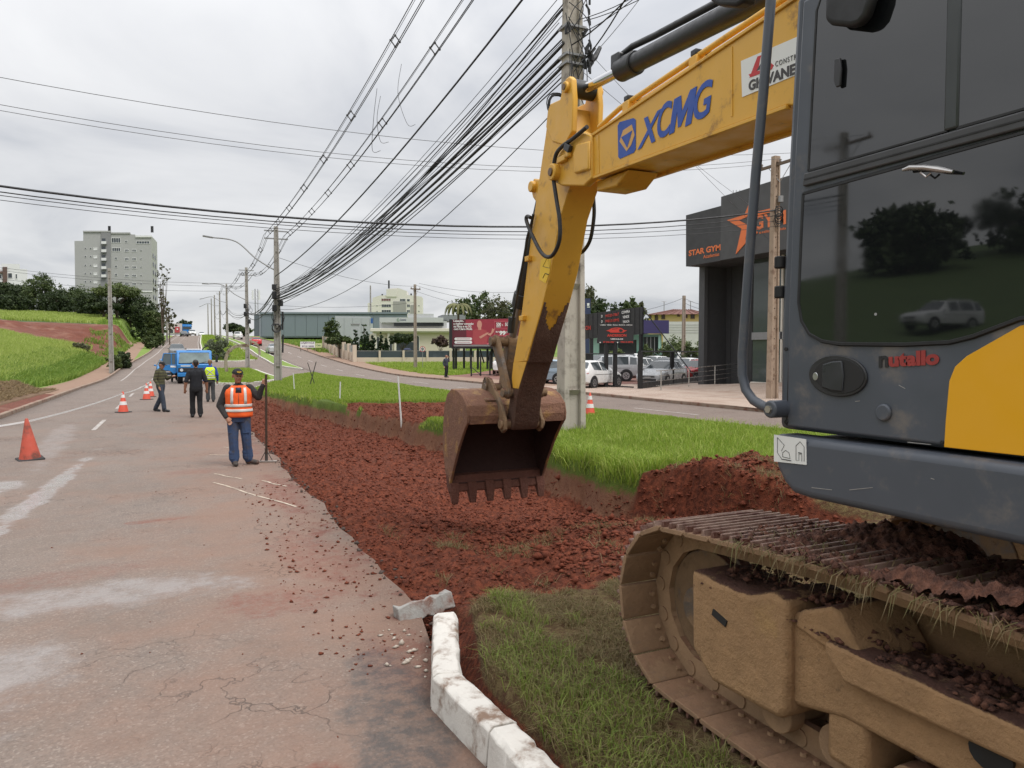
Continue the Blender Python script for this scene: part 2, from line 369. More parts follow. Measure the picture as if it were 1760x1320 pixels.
WET = [(-1.80, 12.4, .17, 4.0, R(-3), 1.0), (-2.75, 13.2, .55, .9, 0, .9), (-.62, 6.95, 1.25, .40, R(-4), .62), (-1.15, 5.45, .55, .75, R(-6), .6), (-2.6, 20, .35, 5, R(3), .35)]
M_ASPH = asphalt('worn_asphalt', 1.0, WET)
M_ASPH2 = asphalt('far_asphalt', .12)
ysr = np.concatenate([np.arange(-40, 60, .5), np.arange(60, 260, 1.5), np.arange(262, 420, 8)])
def roadsheet(name, fl, fr, m, n=9, dz=0.0, ys_=ysr, skirt=.1):
    t = np.linspace(0, 1, n); A = fl(ys_)[:, None]; B = fr(ys_)[:, None]
    edge = (fbm(ys_*1.7, ys_*0+3, 4)-.5)*.22*((ys_ > 5.0) & (ys_ < 32))
    X = A+(B-A)*t[None]; X[:, -1] += edge if name == 'left_road' else 0
    Y = np.repeat(ys_[:, None], n, 1); Z = prof(Y)+dz
    X = np.concatenate([X[:, :1]-.005, X, X[:, -1:]+.005], 1); Y = np.concatenate([Y[:, :1], Y, Y[:, -1:]], 1); Z = np.concatenate([Z[:, :1]-skirt, Z, Z[:, -1:]-skirt], 1)
    return gridmesh(name, X, Y, Z, m, smooth=False)
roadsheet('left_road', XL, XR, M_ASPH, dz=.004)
roadsheet('right_road', RL, RR, M_ASPH2, dz=.004)
# paved openings that cut across the median
yc = np.arange(31, 130, 1.0)
roadsheet('crossover_road', lambda y: XR(y)-.3, lambda y: np.where(y < 67, XLm(y)+.5, RL(y)+.3), M_ASPH2, n=7, dz=-.02, ys_=yc, skirt=.02)

# ---- the median with its excavation
_bx = ([0, 6, 8, 10, 13, 17, 21, 27, 33, 38, 40, 70], [7.6, 7.4, 6.8, 6.35, 6.6, 6.5, 6.2, 5.5, 4.5, 3.4, 2.4, 0])
def pit_d(x, y):
    nb = (fbm(x*1.3, y*1.3, 21)-.5)*.9
    d1 = np.interp(y, *_bx)-x+nb*.5; d2 = (y-(5.25-.10*np.clip(x-1.6, 0, 3.5)+.35*np.clip(x-5.1, 0, 9)+nb*.9))*.5
    return np.minimum(d1, d2)
HEAPS = [(7.6, 8.6, .27, .8), (6.3, 8.2, .30, .7), (8.7, 7.9, .24, .8), (4.7, 7.2, .36, .7), (5.5, 7.2, .36, .7), (5.3, 8.3, .42, .6), (3.5, 6.7, .15, .5), (6.6, 7.2, .22, .9), (9.3, 7.0, .16, .7), (2.7, 6.3, .10, .45), (4.9, 9.6, .28, .8), (5.6, 8.9, .25, .6), (4.0, 6.1, .18, .5)]
def Zmed(x, y, full=False):
    x = np.asarray(x, float); y = np.asarray(y, float)
    pit = sst(-.06, .24, pit_d(x, y))
    grass = .155+.05*(fbm(x*.6, y*.6, 31)-.5)+.035*sst(7, 10, x)*sst(5, 14, y)
    grass = grass*sst(0, .5, XRm(y)-x+.12)+.0
    grass = np.where(x < XLm(y)+.22, grass*sst(.02, .22, x-XLm(y)), grass)
    floor = -.10-.52*sst(1.9, 4.6, x)*sst(6.0, 9, y)*(1-sst(30, 38, y)*.6)
    scr = sst(0, .5, np.minimum(np.minimum(x-5.4, 9.1-x+(y-24)*.25), np.minimum(y-19.6, 28.4-y-(x-6)*.5))+1.0*(fbm(x, y, 41)-.5))
    z = grass*(1-pit)+floor*pit
    z = z-scr*(1-pit)*.13
    heap = 0
    for hx, hy, hh, hr in HEAPS: heap = heap+hh*np.exp(-((x-hx)**2+(y-hy)**2)/(hr*hr))
    heap = heap*(.55+.9*fbm(x*2.2, y*2.2, 51))
    hm_ = sst(.05, .16, heap)
    tr = sst(.42, .56, fbm(x*1.1, y*1.1, 61)+.26*sst(2.8, 1.6, np.abs(x-3.2))*.8-.10*sst(2.5, 2.0, x)-.5*sst(7.0, 9.0, x))*(y < 7.2)*(x > 1.6)
    gap = sst(.20, .10, x-XLm(y))*(y < 5.6)
    tr = np.maximum(tr, sst(7.6, 6.4, y)*.85*(x < 9))
    soil = np.maximum(np.maximum(np.maximum(pit, scr), hm_), gap)
    z = z-.10*gap
    lump = (fbm(x*1.6, y*1.6, 70, 4)-.5)*.22+(fbm(x*3.6, y*3.6, 71, 5)-.5)*.26+(np.abs(fbm(x*8, y*8, 72, 4)-.5))*.22+(fbm(x*26, y*26, 73, 3)-.5)*.06
    lump = lump*sst(.0, .5, x-XLm(y)+.15)
    z = z+np.where(pit > .05, 0, 0)+heap*(1-.6*pit)+lump*soil*.75+(fbm(x*9, y*9, 74, 3)-.5)*.05*tr
    # the machine has pressed the ground flat under its tracks
    for x0, x1 in ((2.35, 3.0), (4.73, 5.4)):
        inn = sst(-.12, .05, np.minimum(np.minimum(x-x0, x1-x), 3.35-y)); z = z*(1-inn)+np.minimum(z, .135)*inn
    if full == 'bank': return sst(.02, .2, pit)*sst(1.0, .85, pit)*sst(6.5, 8, y)*sst(.12, .05, heap)
    return (z, soil, tr) if full else z
def gm(x, y): return float(Zmed(np.array([x]), np.array([y]))[0])
ym = np.concatenate([np.arange(-8, 1.5, .2), np.arange(1.5, 12.5, .046), np.arange(12.5, 25, .1), np.arange(25, 68.1, .28)])
t = np.linspace(0, 1, 236); t = np.concatenate([t[:150:1]*1.0, t[150:]])
A = XLm(ym)[:, None]; B = XRm(ym)[:, None]; X = A+(B-A)*t[None]**1.12; Y = np.repeat(ym[:, None], X.shape[1], 1)
Z, soil, tr = Zmed(X, Y, True)
Z = Z+prof(Y)
k = NT('median_earth'); p = k.wpos()
lawn = k.mix(.6, lawn_nodes(k, p), (.045, .06, .014))
dead = k.mix(k.ramp(k.noise(18, p, 9, .75), .35, .65), (.07, .032, .018), k.mix(k.noise(30, p, 4), (.17, .12, .06), (.12, .10, .035)))
c = k.mix(k.ramp(k.math('ADD', k.attr('tramp'), k.math('MULTIPLY', k.math('SUBTRACT', k.noise(8, p, 6), .5), .9)), .35, .65), lawn, dead)
sn = k.math('ADD', k.attr('soil'), k.math('MULTIPLY', k.math('SUBTRACT', k.noise(11, p, 8, .7), .5), .5))
sc_ = soil_nodes(k, p)
nz_ = k.n('ShaderNodeSeparateXYZ', {0: k.n('ShaderNodeNewGeometry').outputs['True Normal']}).outputs[2]
sc_ = k.mix(k.math('MULTIPLY', k.math('MULTIPLY', k.ramp(nz_, .86, .55), .9), k.ramp(k.attr('bank'), .05, .6)), sc_, k.mix(k.noise(5, p, 8, .7), (.10, .045, .028), (.26, .135, .08)))      # cut face shows paler root-bound earth
c = k.mix(k.ramp(sn, .3, .5), c, sc_)
k.set('Base Color', c); k.set('Roughness', .95); k.set('Specular IOR Level', .2)
k.bump(k.math('ADD', k.noise(26, p, 9, .72), k.math('MULTIPLY', k.noise(90, p, 5), .5)), .9, .03)
gridmesh('median_ground', X, Y, Z, k.m, {'soil': soil, 'tramp': tr, 'bank': Zmed(X, Y, 'bank')})

# ---- kerbs
M_KERBW = mat('white_painted_kerb', (.60, .57, .52), .8, var=.10, vs=8, bump=.35, bs=45, dirt=((.20, .13, .09), .34, 7))
M_KERB = mat('dirty_concrete_kerb', (.27, .20, .15), .9, var=.2, vs=4, bump=.3, dirt=((.16, .06, .035), .35, 2))
def kerb_line(name, pts, m, wd=.15, hg=.14, lift=0.0, step=1.0):
    """kerb along a polyline that follows the ground"""
    P = [Vector((a, b, 0)) for a, b in pts]; q = []
    for a, b in zip(P[:-1], P[1:]):
        n = max(1, int((b-a).length/step)); q += [a.lerp(b, i/n) for i in range(n)]
    q.append(P[-1]); rs = []
    for i, c_ in enumerate(q):
        t_ = (q[min(i+1, len(q)-1)]-q[max(i-1, 0)]).normalized(); n_ = Vector((t_.y, -t_.x, 0)); z0 = float(prof(c_.y))+lift
        jit = .012*(random.random()-.5)
        rs.append([(c_+n_*(s_*wd/2)+Vector((0, 0, z0+h_+jit))) for s_, h_ in ((-1, -.15), (1, -.15), (1, hg-.02), (.8, hg), (-.8, hg), (-1, hg-.02))])
    return MB().rings(rs).build(name, m, kind='structure')
yk = [y for y in range(6, 250, 3)]
kerb_line('left_kerb', [(float(XL(y))-.08, y) for y in [-30]+yk], M_KERB, step=1.5, hg=.13)
kerb_line('right_kerb', [(float(RR(y))+.08, y) for y in [-30]+yk[:60]], M_KERB, step=1.5, hg=.13)
kerb_line('median_kerb', [(12.0-.06 if y > 30 else float(RL(y))-.08, y) for y in range(-8, 60, 3)]+[(11.7, 64), (11.2, 67.3), (10.4, 67.5), (8.9, 63.8), (6.0, 51.8), (4.6, 45.5), (3.4, 39.8)], M_KERBW, step=.8, hg=.165)
# islands further up the median
M_LAWN = NT('island_lawn'); p = M_LAWN.wpos(); M_LAWN.set('Base Color', lawn_nodes(M_LAWN, p)); M_LAWN.set('Roughness', .95); M_LAWN = M_LAWN.m
def island(pts, h=.13):
    cx_ = sum(a for a, b in pts)/len(pts); cy_ = sum(b for a, b in pts)/len(pts)
    kerb_line('island_kerb', pts+[pts[0]], M_KERBW, wd=.2, hg=.14, step=1.2)
    ring = []
    for a, b in zip(pts, pts[1:]+pts[:1]):
        n = max(1, int(math.dist(a, b)/2)); ring += [(a[0]+(b[0]-a[0])*i/n, a[1]+(b[1]-a[1])*i/n) for i in range(n)]
    rs = []
    for f in (1.0, .75, .5, .25, .02):
        rs.append([(cx_+(a-cx_)*f, cy_+(b-cy_)*f, float(prof(cy_+(b-cy_)*f))+h+.04*(1-f)) for a, b in ring])
    MB().rings(rs, cap=False).build('island_lawn', M_LAWN, kind='structure')
ISL1 = [(2.0, 50.5), (3.2, 49.2), (5.2, 52.0), (6.7, 56.5), (7.4, 63), (7.0, 76), (3.4, 79), (2.3, 72)]
ISL2 = [(3.0, 93), (6.5, 92), (8.6, 95), (9.2, 130), (9.0, 200), (9.5, 245), (6.6, 245), (6.1, 218), (3.95, 148), (3.2, 110)]
ISL3 = [(9.9, 84), (11.6, 76), (11.7, 110), (11.7, 240), (10.6, 240), (10.3, 130), (10.0, 100)]
for i_ in (ISL1, ISL2, ISL3): island(i_)

# ---- pavements on the right
k = NT('paver_pavement'); p = k.wpos()
br = k.n('ShaderNodeTexBrick', {'Vector': p, 'Scale': 4.2, 'Mortar Size': .03, 'Color1': (.40, .315, .255, 1), 'Color2': (.48, .385, .315, 1), 'Mortar': (.25, .17, .125, 1)})
c = k.mix(k.math('MULTIPLY', k.ramp(k.noise(.6, p, 8, .65), .45, .7), .55), br.outputs[0], (.24, .14, .095))
k.set('Base Color', c); k.set('Roughness', .8); k.bump(k.math('ADD', br.outputs[1], k.noise(12, p)), .25, -.01); M_PAVE = k.m
def Zpave(x, y): return .13+.40*sst(24, 28.5, x)*sst(36, 27, y)
X, Y = np.meshgrid(np.linspace(18.2, 60, 70), np.linspace(-30, 37, 60)); gridmesh('pavement', X, Y, Zpave(X, Y), M_PAVE)
def lotz(y, x=30.0): return .10+.026*np.clip(y-42, 0, 18)*sst(22, 27, x)
M_LOT = mat('red_paving', (.17, .075, .055), .8, var=.25, vs=2, bump=.2, bs=20, gen='Object')
X, Y = np.meshgrid(np.linspace(20.8, 75, 56), np.linspace(37.02, 61, 40)); Zl = prof(Y)+lotz(Y, X); Zl[-1] -= .6; gridmesh('car_lot_paving', X, Y, Zl, M_LOT)
X, Y = np.meshgrid(np.linspace(18.2, 20.79, 6), np.linspace(37.02, 95, 40)); gridmesh('footpath', X, Y, prof(Y)+.125, mat('earthy_path', (.26, .17, .12), .95, var=.25, vs=1.2, bump=.3, bs=25))

# ---- painted markings
M_PAINT = mat('worn_white_paint', (.48, .45, .42), .7, var=.2, vs=9, dirt=((.24, .20, .175), .55, 5))
def strip(name, pts, wd, m, dz=.009):
    P = [Vector((a, b, 0)) for a, b in pts]; vs = []; fs = []
    for i, q in enumerate(P):
        t_ = (P[min(i+1, len(P)-1)]-P[max(i-1, 0)]).normalized(); n_ = Vector((t_.y, -t_.x, 0))*wd/2
        for s_ in (-1, 1):
            e_ = q+n_*s_; vs.append((e_.x, e_.y, float(prof(e_.y))+dz))
        if i: fs.append((2*i-2, 2*i-1, 2*i+1, 2*i))
    return MB().add(vs, fs).build(name, m, kind='structure', smooth=0)
def lanex(y, f): return float(XL(y)+(XR(y)-XL(y))*f)
for y0 in np.arange(22, 230, 8.0): strip('lane_marking', [(lanex(y, .44), y) for y in np.linspace(y0, y0+3.2, 5)], .11, M_PAINT)
strip('edge_marking', [(lanex(y, .44)-1.9 if y < 60 else lanex(y, .16), y) for y in np.linspace(61, 230, 120)], .10, M_PAINT)
strip('edge_marking', [(float(XR(y))-.3, y) for y in np.linspace(82, 230, 90)], .10, M_PAINT)
for y0 in np.arange(10, 240, 9.0): strip('lane_marking', [(float(RL(y)+RR(y))/2, y) for y in np.linspace(y0, y0+3.5, 5)], .11, M_PAINT)
M_CHALK = mat('pale_survey_paint', (.50, .42, .33), .8, var=.25, vs=12, dirt=((.20, .15, .12), .45, 10))
for a, b in (((367, 830), (508, 872)), ((368, 815), (415, 824)), ((450, 827), (492, 837)), ((360, 782), (392, 783)), ((384, 769), (400, 771))):
    p0, p1 = onz(*a), onz(*b); strip('survey_line', [(p0.x+(p1.x-p0.x)*q+.02*math.sin(q*9), p0.y+(p1.y-p0.y)*q) for q in np.linspace(0, 1, 8)], .035, M_CHALK)

# ---- loose things nobody could count: clods, grit, grass
def tri_blades(name, xy, zf, h, wd, m, lean=.35, seg=1, hv=.5):
    n = len(xy); x, y = xy[:, 0], xy[:, 1]; z = zf(x, y); a = RNG.uniform(0, 2*np.pi, n); hh = h*(1-hv/2+hv*RNG.random(n))*(.7+.6*fbm(x*1.2, y*1.2, 91)); ww = wd*(.6+.8*RNG.random(n))
    la = RNG.uniform(0, 2*np.pi, n); ll = hh*lean*RNG.random(n)*1.6
    dx, dy = np.cos(a)*ww/2, np.sin(a)*ww/2; zb = z-.015
    v0 = np.stack([x-dx, y-dy, zb], -1); v1 = np.stack([x+dx, y+dy, zb], -1)
    mxp = np.stack([x+np.cos(la)*ll*.35, y+np.sin(la)*ll*.35, z+hh*.6], -1); off = np.stack([dx*.7, dy*.7, 0*dx], -1)
    v4 = np.stack([x+np.cos(la)*ll, y+np.sin(la)*ll, z+hh*(1-.25*lean)], -1)
    V = np.stack([v0, v1, mxp-off, mxp+off, v4], 1); i = np.arange(n)[:, None]*5
    T = np.concatenate([i+[0, 1, 3], i+[0, 3, 2], i+[2, 3, 4]], 1).reshape(-1, 3)
    return npmesh(name, V, T, 3, m, cols=np.repeat(RNG.random(n), 5), kind='stuff', smooth=True)
def blade_mat(name, stops):
    k = NT(name); a = k.attr('tint'); r_ = k.n('ShaderNodeValToRGB', {0: a}); e_ = r_.color_ramp.elements
    e_[0].color = (*stops[0], 1); e_[1].color = (*stops[-1], 1)
    for i, c_ in enumerate(stops[1:-1]): q = e_.new((i+1)/(len(stops)-1)); q.color = (*c_, 1)
    c = k.mix(k.math('MULTIPLY', k.noise(.8, k.wpos(), 4), .45), r_.outputs[0], sc(stops[0], .8))
    k.set('Base Color', c); k.set('Roughness', .6); k.set('Specular IOR Level', .25)
    tr_ = k.n('ShaderNodeBsdfTranslucent', {'Color': c}); ms = k.n('ShaderNodeMixShader', {0: .42})
    o_ = k.t.nodes['Material Output']; k.t.links.new(k.b.outputs[0], ms.inputs[1]); k.t.links.new(tr_.outputs[0], ms.inputs[2]); k.t.links.new(ms.outputs[0], o_.inputs[0]); return k.m
M_BLADE = blade_mat('lawn_blades', [(.17, .27, .028), (.27, .39, .045), (.38, .48, .08), (.46, .48, .16)])
M_KGR = blade_mat('kerbside_blades', [(.15, .22, .04), (.24, .30, .06), (.31, .35, .09), (.33, .27, .13), (.22, .16, .08)])
M_DRY = blade_mat('dry_blades', [(.14, .115, .05), (.23, .165, .085), (.32, .235, .13), (.18, .18, .06), (.26, .165, .09)])
M_WHEAT = blade_mat('wheat_blades', [(.26, .35, .06), (.38, .48, .10), (.47, .55, .15), (.55, .60, .22)])
M_WEED = blade_mat('verge_blades', [(.12, .21, .035), (.21, .32, .05), (.31, .39, .085)])
def sample(n, x0, x1, y0, y1, keep):
    x = RNG.uniform(x0, x1, n); y = RNG.uniform(y0, y1, n); m_ = keep(x, y); return np.stack([x[m_], y[m_]], -1)
def lawn_keep(x, y):
    z, s_, t_ = Zmed(x, y, True); return (s_ < .3) & (t_ < .5) & (x > XLm(y)+.1) & (x < XRm(y)-.12) & ((x > 3.2) | (y > 38))
zmed = lambda x, y: Zmed(x, y)+prof(y)
far_r = lambda x, y: lawn_keep(x, y)
o = tri_blades('lawn_grass', sample(150000, 6.0, 13.6, 7.0, 17, far_r), zmed, .10, .011, M_BLADE); tag(o, 'short bright green lawn grass growing on the median', 'grass')
o = tri_blades('lawn_grass', sample(90000, 5.5, 12.6, 17, 30, far_r), zmed, .10, .02, M_BLADE); tag(o, 'bright green median grass beyond the foreground utility pole', 'grass')
o = tri_blades('lawn_grass', sample(70000, 2.0, 12.2, 30, 68, far_r), zmed, .11, .04, M_BLADE); tag(o, 'green grass on the tapering far end of the median', 'grass')
tuft = lambda x, y: lawn_keep(x, y) & (fbm(x*1.6, y*1.6, 93) > .5)
bank = lambda x, y: lawn_keep(x, y) & (pit_d(x, y) > -.75)
o = tri_blades('bank_grass', np.concatenate([sample(26000, 5.6, 9.0, 7.2, 15, bank), sample(9000, 6.5, 13, 7.5, 16, tuft)]), zmed, .24, .014, M_BLADE, lean=.8); tag(o, 'longer ragged grass overhanging the edge of the excavation', 'grass')
def near_keep(x, y):
    z, s_, t_ = Zmed(x, y, True); return (s_ < .45) & (x > XLm(y)+.17) & ~((x > 2.3) & (x < 3.05) & (y < 3.35))
kg = lambda x, y: near_keep(x, y) & (fbm(x*2.1, y*2.1, 95) > .42)
kd = lambda x, y: near_keep(x, y) & (fbm(x*3, y*3, 97) > .42)
o = tri_blades('kerbside_grass', sample(19000, 1.6, 3.0, 2.2, 6.2, lambda x, y: kg(x, y) & (x < 1.85+.9*(fbm(x*1.5, y*1.5, 96)))), zmed, .085, .0065, M_KGR, lean=1.1); tag(o, 'green grass tufts leaning over the white kerb', 'grass')
o = tri_blades('trampled_grass', sample(90000, 1.6, 5.5, 1.8, 6.6, kd), zmed, .055, .006, M_DRY, lean=1.9); tag(o, 'trampled brownish grass beside the digger track', 'grass')
def rootkeep(x, y):
    z, s_, t_ = Zmed(x, y, True); return (s_ > .5) & (fbm(x*3.3, y*3.3, 99) > .62) & (y < 9)
o = tri_blades('torn_turf', sample(26000, 2.2, 9, 5.8, 9.2, rootkeep), zmed, .10, .006, M_DRY, lean=1.8); tag(o, 'torn turf and roots mixed into the spoil heap', 'turf')
# clods of earth
def clods(name, xy, zf, rmin, rmax, m, label):
    n = len(xy); ico = np.array([(0, 0, 1.), (.9, 0, .3), (.28, .85, .4), (-.72, .53, .35), (-.72, -.53, .4), (.28, -.85, .3), (.0, .1, -.6)])
    F_ = np.array([(0, 1, 2), (0, 2, 3), (0, 3, 4), (0, 4, 5), (0, 5, 1), (1, 6, 2), (2, 6, 3), (3, 6, 4), (4, 6, 5), (5, 6, 1)])
    r_ = rmin+(rmax-rmin)*RNG.random(n)**3.5; a = RNG.uniform(0, 6.28, n)
    V = ico[None]*(1+.9*(RNG.random((n, 7, 3))-.5))*(1+.9*(RNG.random((n, 1, 3))-.5)); V = V*r_[:, None, None]*np.array([1, 1, .75]); ca, sa = np.cos(a)[:, None], np.sin(a)[:, None]
    V = np.stack([V[..., 0]*ca-V[..., 1]*sa, V[..., 0]*sa+V[..., 1]*ca, V[..., 2]], -1)
    V += np.stack([xy[:, 0], xy[:, 1], zf(xy[:, 0], xy[:, 1])+r_*.2], -1)[:, None]
    T = (np.arange(n)[:, None, None]*7+F_[None])
    o = npmesh(name, V, T, 3, m, kind='stuff'); return tag(o, label, 'soil')
k = NT('soil_clods'); p = k.wpos(); k.set('Base Color', k.mix(k.noise(6, p, 6), soil_nodes(k, p), (.15, .042, .024))); k.set('Roughness', .95); k.set('Specular IOR Level', .2); k.bump(k.noise(50, p, 6), .6, .01); M_CLOD = k.m
insoil = lambda x, y: (Zmed(x, y, True)[1] > .5)
hp2 = lambda x, y: insoil(x, y) & (x > 3.2)
clods('heap_clods', sample(9000, 3.2, 10, 5.4, 10, hp2), zmed, .01, .055, M_CLOD, 'lumps of red earth covering the spoil heap')
clods('soil_clods', sample(52000, 1.6, 9.5, 5.0, 14, insoil), zmed, .004, .028, M_CLOD, 'crumbly red earth clods covering the near dig and heap')
clods('soil_clods', sample(24000, 1.6, 9.5, 14, 40, insoil), zmed, .012, .05, M_CLOD, 'crumbly red earth clods in the far end of the dig')
clods('big_clods', sample(700, 2.0, 9.3, 5.2, 18, insoil), zmed, .02, .085, M_CLOD, 'larger lumps of red earth scattered through the dig')
zr = lambda x, y: prof(y)+.002
clods('road_grit', sample(900, -3.2, 1.65, 3.0, 14, lambda x, y: (fbm(x*.9, y*.9, 81)+.12*sst(-1, 1.6, x)) > .58), zr, .002, .012, M_CLOD, 'specks of red earth dropped on the asphalt')
clods('road_grit', sample(1200, .8, 1.85, 4.6, 12, lambda x, y: x > .7), zr, .003, .022, M_CLOD, 'red earth crumbs spilled along the asphalt edge')
M_ASPC = mat('asphalt_crumbs', (.075, .052, .042), .9, var=.3, vs=9, bump=.5)
ye = RNG.uniform(5.2, 30, 900); xe = 1.72+(fbm(ye*1.7, ye*0+3, 4)-.5)*.22+RNG.normal(.05, .07, 900)
clods('asphalt_crumbs', np.stack([xe, ye], -1), lambda x, y: np.where(x < 1.72, .0, -.06), .004, .035, M_ASPC, 'dark broken asphalt crumbs along the cut road edge')
# wheat and verge
wk = lambda x, y: (x < -8.4-2.2*(fbm(x*.2, y*.2, 8)-.5)) & (y < 110+5*(fbm(x*.2, y*.2, 8)-.5)) & (-x < .24*y+3) & (x < np.interp(y, [20, 46, 60, 200], [-8.3, -8.6, -9.6, -11]))
def wheat_xy(n):
    a = sample(n, -32, -8, 28, 112, wk); rows = np.round(a[:, 0]/.34)*.34+RNG.normal(0, .05, len(a)); a[:, 0] = rows; return a
zf_ = lambda x, y: Zfield(x, y)
o = tri_blades('wheat', wheat_xy(120000), zf_, .62, .055, M_WHEAT, lean=.35, hv=.25); tag(o, 'green wheat crop covering the slope left of the road', 'crop')
o = tri_blades('wheat', sample(45000, -75, -12, 140, 172, lambda x, y: -x < .26*y), zf_, .6, .14, M_WHEAT, hv=.25); tag(o, 'green wheat on the upper terrace below the trees', 'crop')
vk = lambda x, y: (x > np.interp(y, [20, 46, 60, 200], [-8.3, -9.4, -13, -13])) & (x < np.interp(y, [40, 52, 120], [-8.9, -7.4, -6.8])) & (fbm(x*.5, y*.5, 14) > .33)
o = tri_blades('verge_weeds', sample(46000, -14, -6.6, 43, 97, vk), zf_, .50, .06, M_WEED, lean=.8, hv=.9); tag(o, 'rank green weeds on the verge around the left pole', 'weeds')
o = tri_blades('verge_weeds', sample(9000, -12, -6.4, 97, 165, lambda x, y: fbm(x*.4, y*.4, 15) > .55), zf_, .5, .10, M_WEED, lean=.8, hv=.9); tag(o, 'patchy weeds beside the red cutting', 'weeds')
o = tri_blades('island_grass', sample(16000, 2.4, 7, 50, 78, lambda x, y: (x > 2.6) & (x < np.interp(y, [49, 53, 57, 64, 78], [4, 5.2, 6.3, 6.9, 6.6])) & (x > np.interp(y, [50, 72, 78], [2.6, 2.6, 3.6]))), lambda x, y: prof(y)+.14, .10, .05, M_BLADE); tag(o, 'grass on the first traffic island past the opening', 'grass')
o = tri_blades('island_grass', sample(20000, 3, 9, 94, 225, lambda x, y: (x > np.interp(y, [93, 148, 218], [3.5, 4.3, 6.4]))), lambda x, y: prof(y)+.14, .22, .10, M_BLADE, hv=.8); tag(o, 'grass on the long island running up the hill', 'grass')
o = tri_blades('roadside_grass', sample(30000, 20.4, 36, 62, 86, lambda x, y: (fbm(x*.3, y*.3, 16) > .3)), lambda x, y: prof(y), .35, .06, M_BLADE, lean=.7, hv=.9); tag(o, 'rough green grass below the red billboard', 'grass')
o = tri_blades('roadside_grass', sample(16000, 19.5, 45, 112, 165, lambda x, y: (fbm(x*.2, y*.2, 17) > .3)), lambda x, y: prof(y), .5, .14, M_WEED, lean=.7, hv=.9); tag(o, 'tall rough grass on the plot by the grey warehouse', 'grass')
# straw heap raked up at the field edge
M_STRAW = blade_mat('straw', [(.17, .115, .06), (.30, .22, .12), (.44, .34, .19), (.24, .165, .085)])
def zst(x, y):
    cx_ = np.interp(y, [28, 46], [-7.9, -7.4]); return Zfield(x, y)+.55*np.exp(-((x-cx_)/.85)**2)*sst(47, 42, y)*(.6+.8*fbm(x*1.4, y*1.4, 18))
X, Y = np.meshgrid(np.linspace(-10, -5.9, 60), np.linspace(26, 48, 120)); Zs = zst(X, Y)+np.where((np.abs(X-np.interp(Y, [28, 46], [-7.9, -7.4])) < 1.5) & (Y < 47), .02, -.4)
o = gridmesh('straw_heap', X, Y, Zs, mat('straw_earth', (.15, .09, .05), .95, var=.4, vs=6, bump=.8, bs=30), kind='stuff'); tag(o, 'long heap of raked dry straw at the field edge', 'straw')
o = tri_blades('loose_straw', sample(26000, -9.4, -6.1, 27, 47, lambda x, y: np.abs(x-np.interp(y, [28, 46], [-7.9, -7.4])) < 1.2+.4*(fbm(x, y, 19)-.5)), zst, .16, .035, M_STRAW, lean=2.2); tag(o, 'loose straw stalks lying over the raked heap', 'straw')
# ================================================================ EXCAVATOR
M_YEL = mat('machine_yellow', (.68, .37, .045), .42, var=.10, vs=2.2, bump=.08, bs=25, dirt=((.30, .15, .04), .16, 5))
M_YELC = mat('clean_cab_yellow', (.75, .37, .012), .35, var=.03, vs=2)
M_YELD = muddy('muddy_yellow', (.48, .23, .02), (.115, .045, .026), .46, top=.9, scale=5)
M_GREY = mat('cab_slate_grey', (.072, .081, .099), .42, var=.14, vs=2.2, bump=.05, bs=12, dirt=((.15, .135, .125), .22, 5))
M_GREYD = mat('seal_black', (.012, .012, .013), .6, var=.2)
M_BLK = mat('rubber_hose', (.016, .016, .017), .55, var=.25, vs=12, bump=.2, bs=80, dirt=((.06, .045, .035), .25, 6))
M_CHROME = mat('chrome_rod', (.62, .62, .63), .14, 1.0, var=.05)
M_CYL = mat('cylinder_black', (.022, .022, .024), .42, var=.2, bump=.1)
M_NOSE = muddy('caked_nose_mud', (.20, .10, .03), (.085, .040, .024), .95, top=.3, scale=6, bump=1.0)
M_STEEL = muddy('muddy_steel', (.14, .12, .105), (.20, .125, .068), .5, rough=.5, metal=.6, top=.9, scale=4)
M_TRACK = muddy('track_mud', (.21, .16, .12), (.31, .195, .11), .80, rough=.6, metal=.3, top=.55, scale=3, topcol=(.13, .045, .028))
M_SHOE = muddy('shoe_plate', (.20, .145, .105), (.27, .165, .092), .74, rough=.5, metal=.3, top=.3, scale=5, topcol=(.115, .04, .026))
M_GROUS = mat('worn_grouser_steel', (.30, .20, .155), .5, .2, var=.3, vs=9, bump=.3, dirt=((.10, .035, .022), .42, 7))
M_FRAME = muddy('frame_mud', (.44, .27, .10), (.36, .212, .102), .82, top=1.0, scale=2.6, bump=.9, topcol=(.085, .035, .022))
M_BUCK = muddy('bucket_mud', (.36, .20, .05), (.20, .098, .06), .56, top=.15, scale=3.6, bump=1.0)
M_BUCKSHADE = muddy('bucket_inside_shade', (.03, .014, .010), (.038, .014, .010), .9, top=.3, bump=.9)  # near-black: the shade inside the bucket is painted into this colour
k = NT('tinted_cab_glass'); p = k.pos(); k.set('Base Color', (.008, .009, .010)); k.set('Roughness', k.ramp(k.noise(6, p, 6), .35, .8, .02, .06)); k.set('IOR', 1.82); k.set('Specular IOR Level', .5)
M_CABG = k.m
M_WHITE = mat('sticker_white', (.74, .74, .72), .5, var=.03)
M_BLUE = mat('logo_blue', (.022, .075, .36), .5, var=.06)
M_RED = mat('logo_red', (.50, .025, .03), .5, var=.06)
M_INK = mat('ink_black', (.015, .015, .016), .6)
EX = (3.87, 1.6, .15)
exc = thing('excavator', 'large yellow crawler excavator with slate grey cab digging at the right', 'excavator', EX)
def PY(u, v, x): q = onx(u, v, x); return (q.y, q.z)

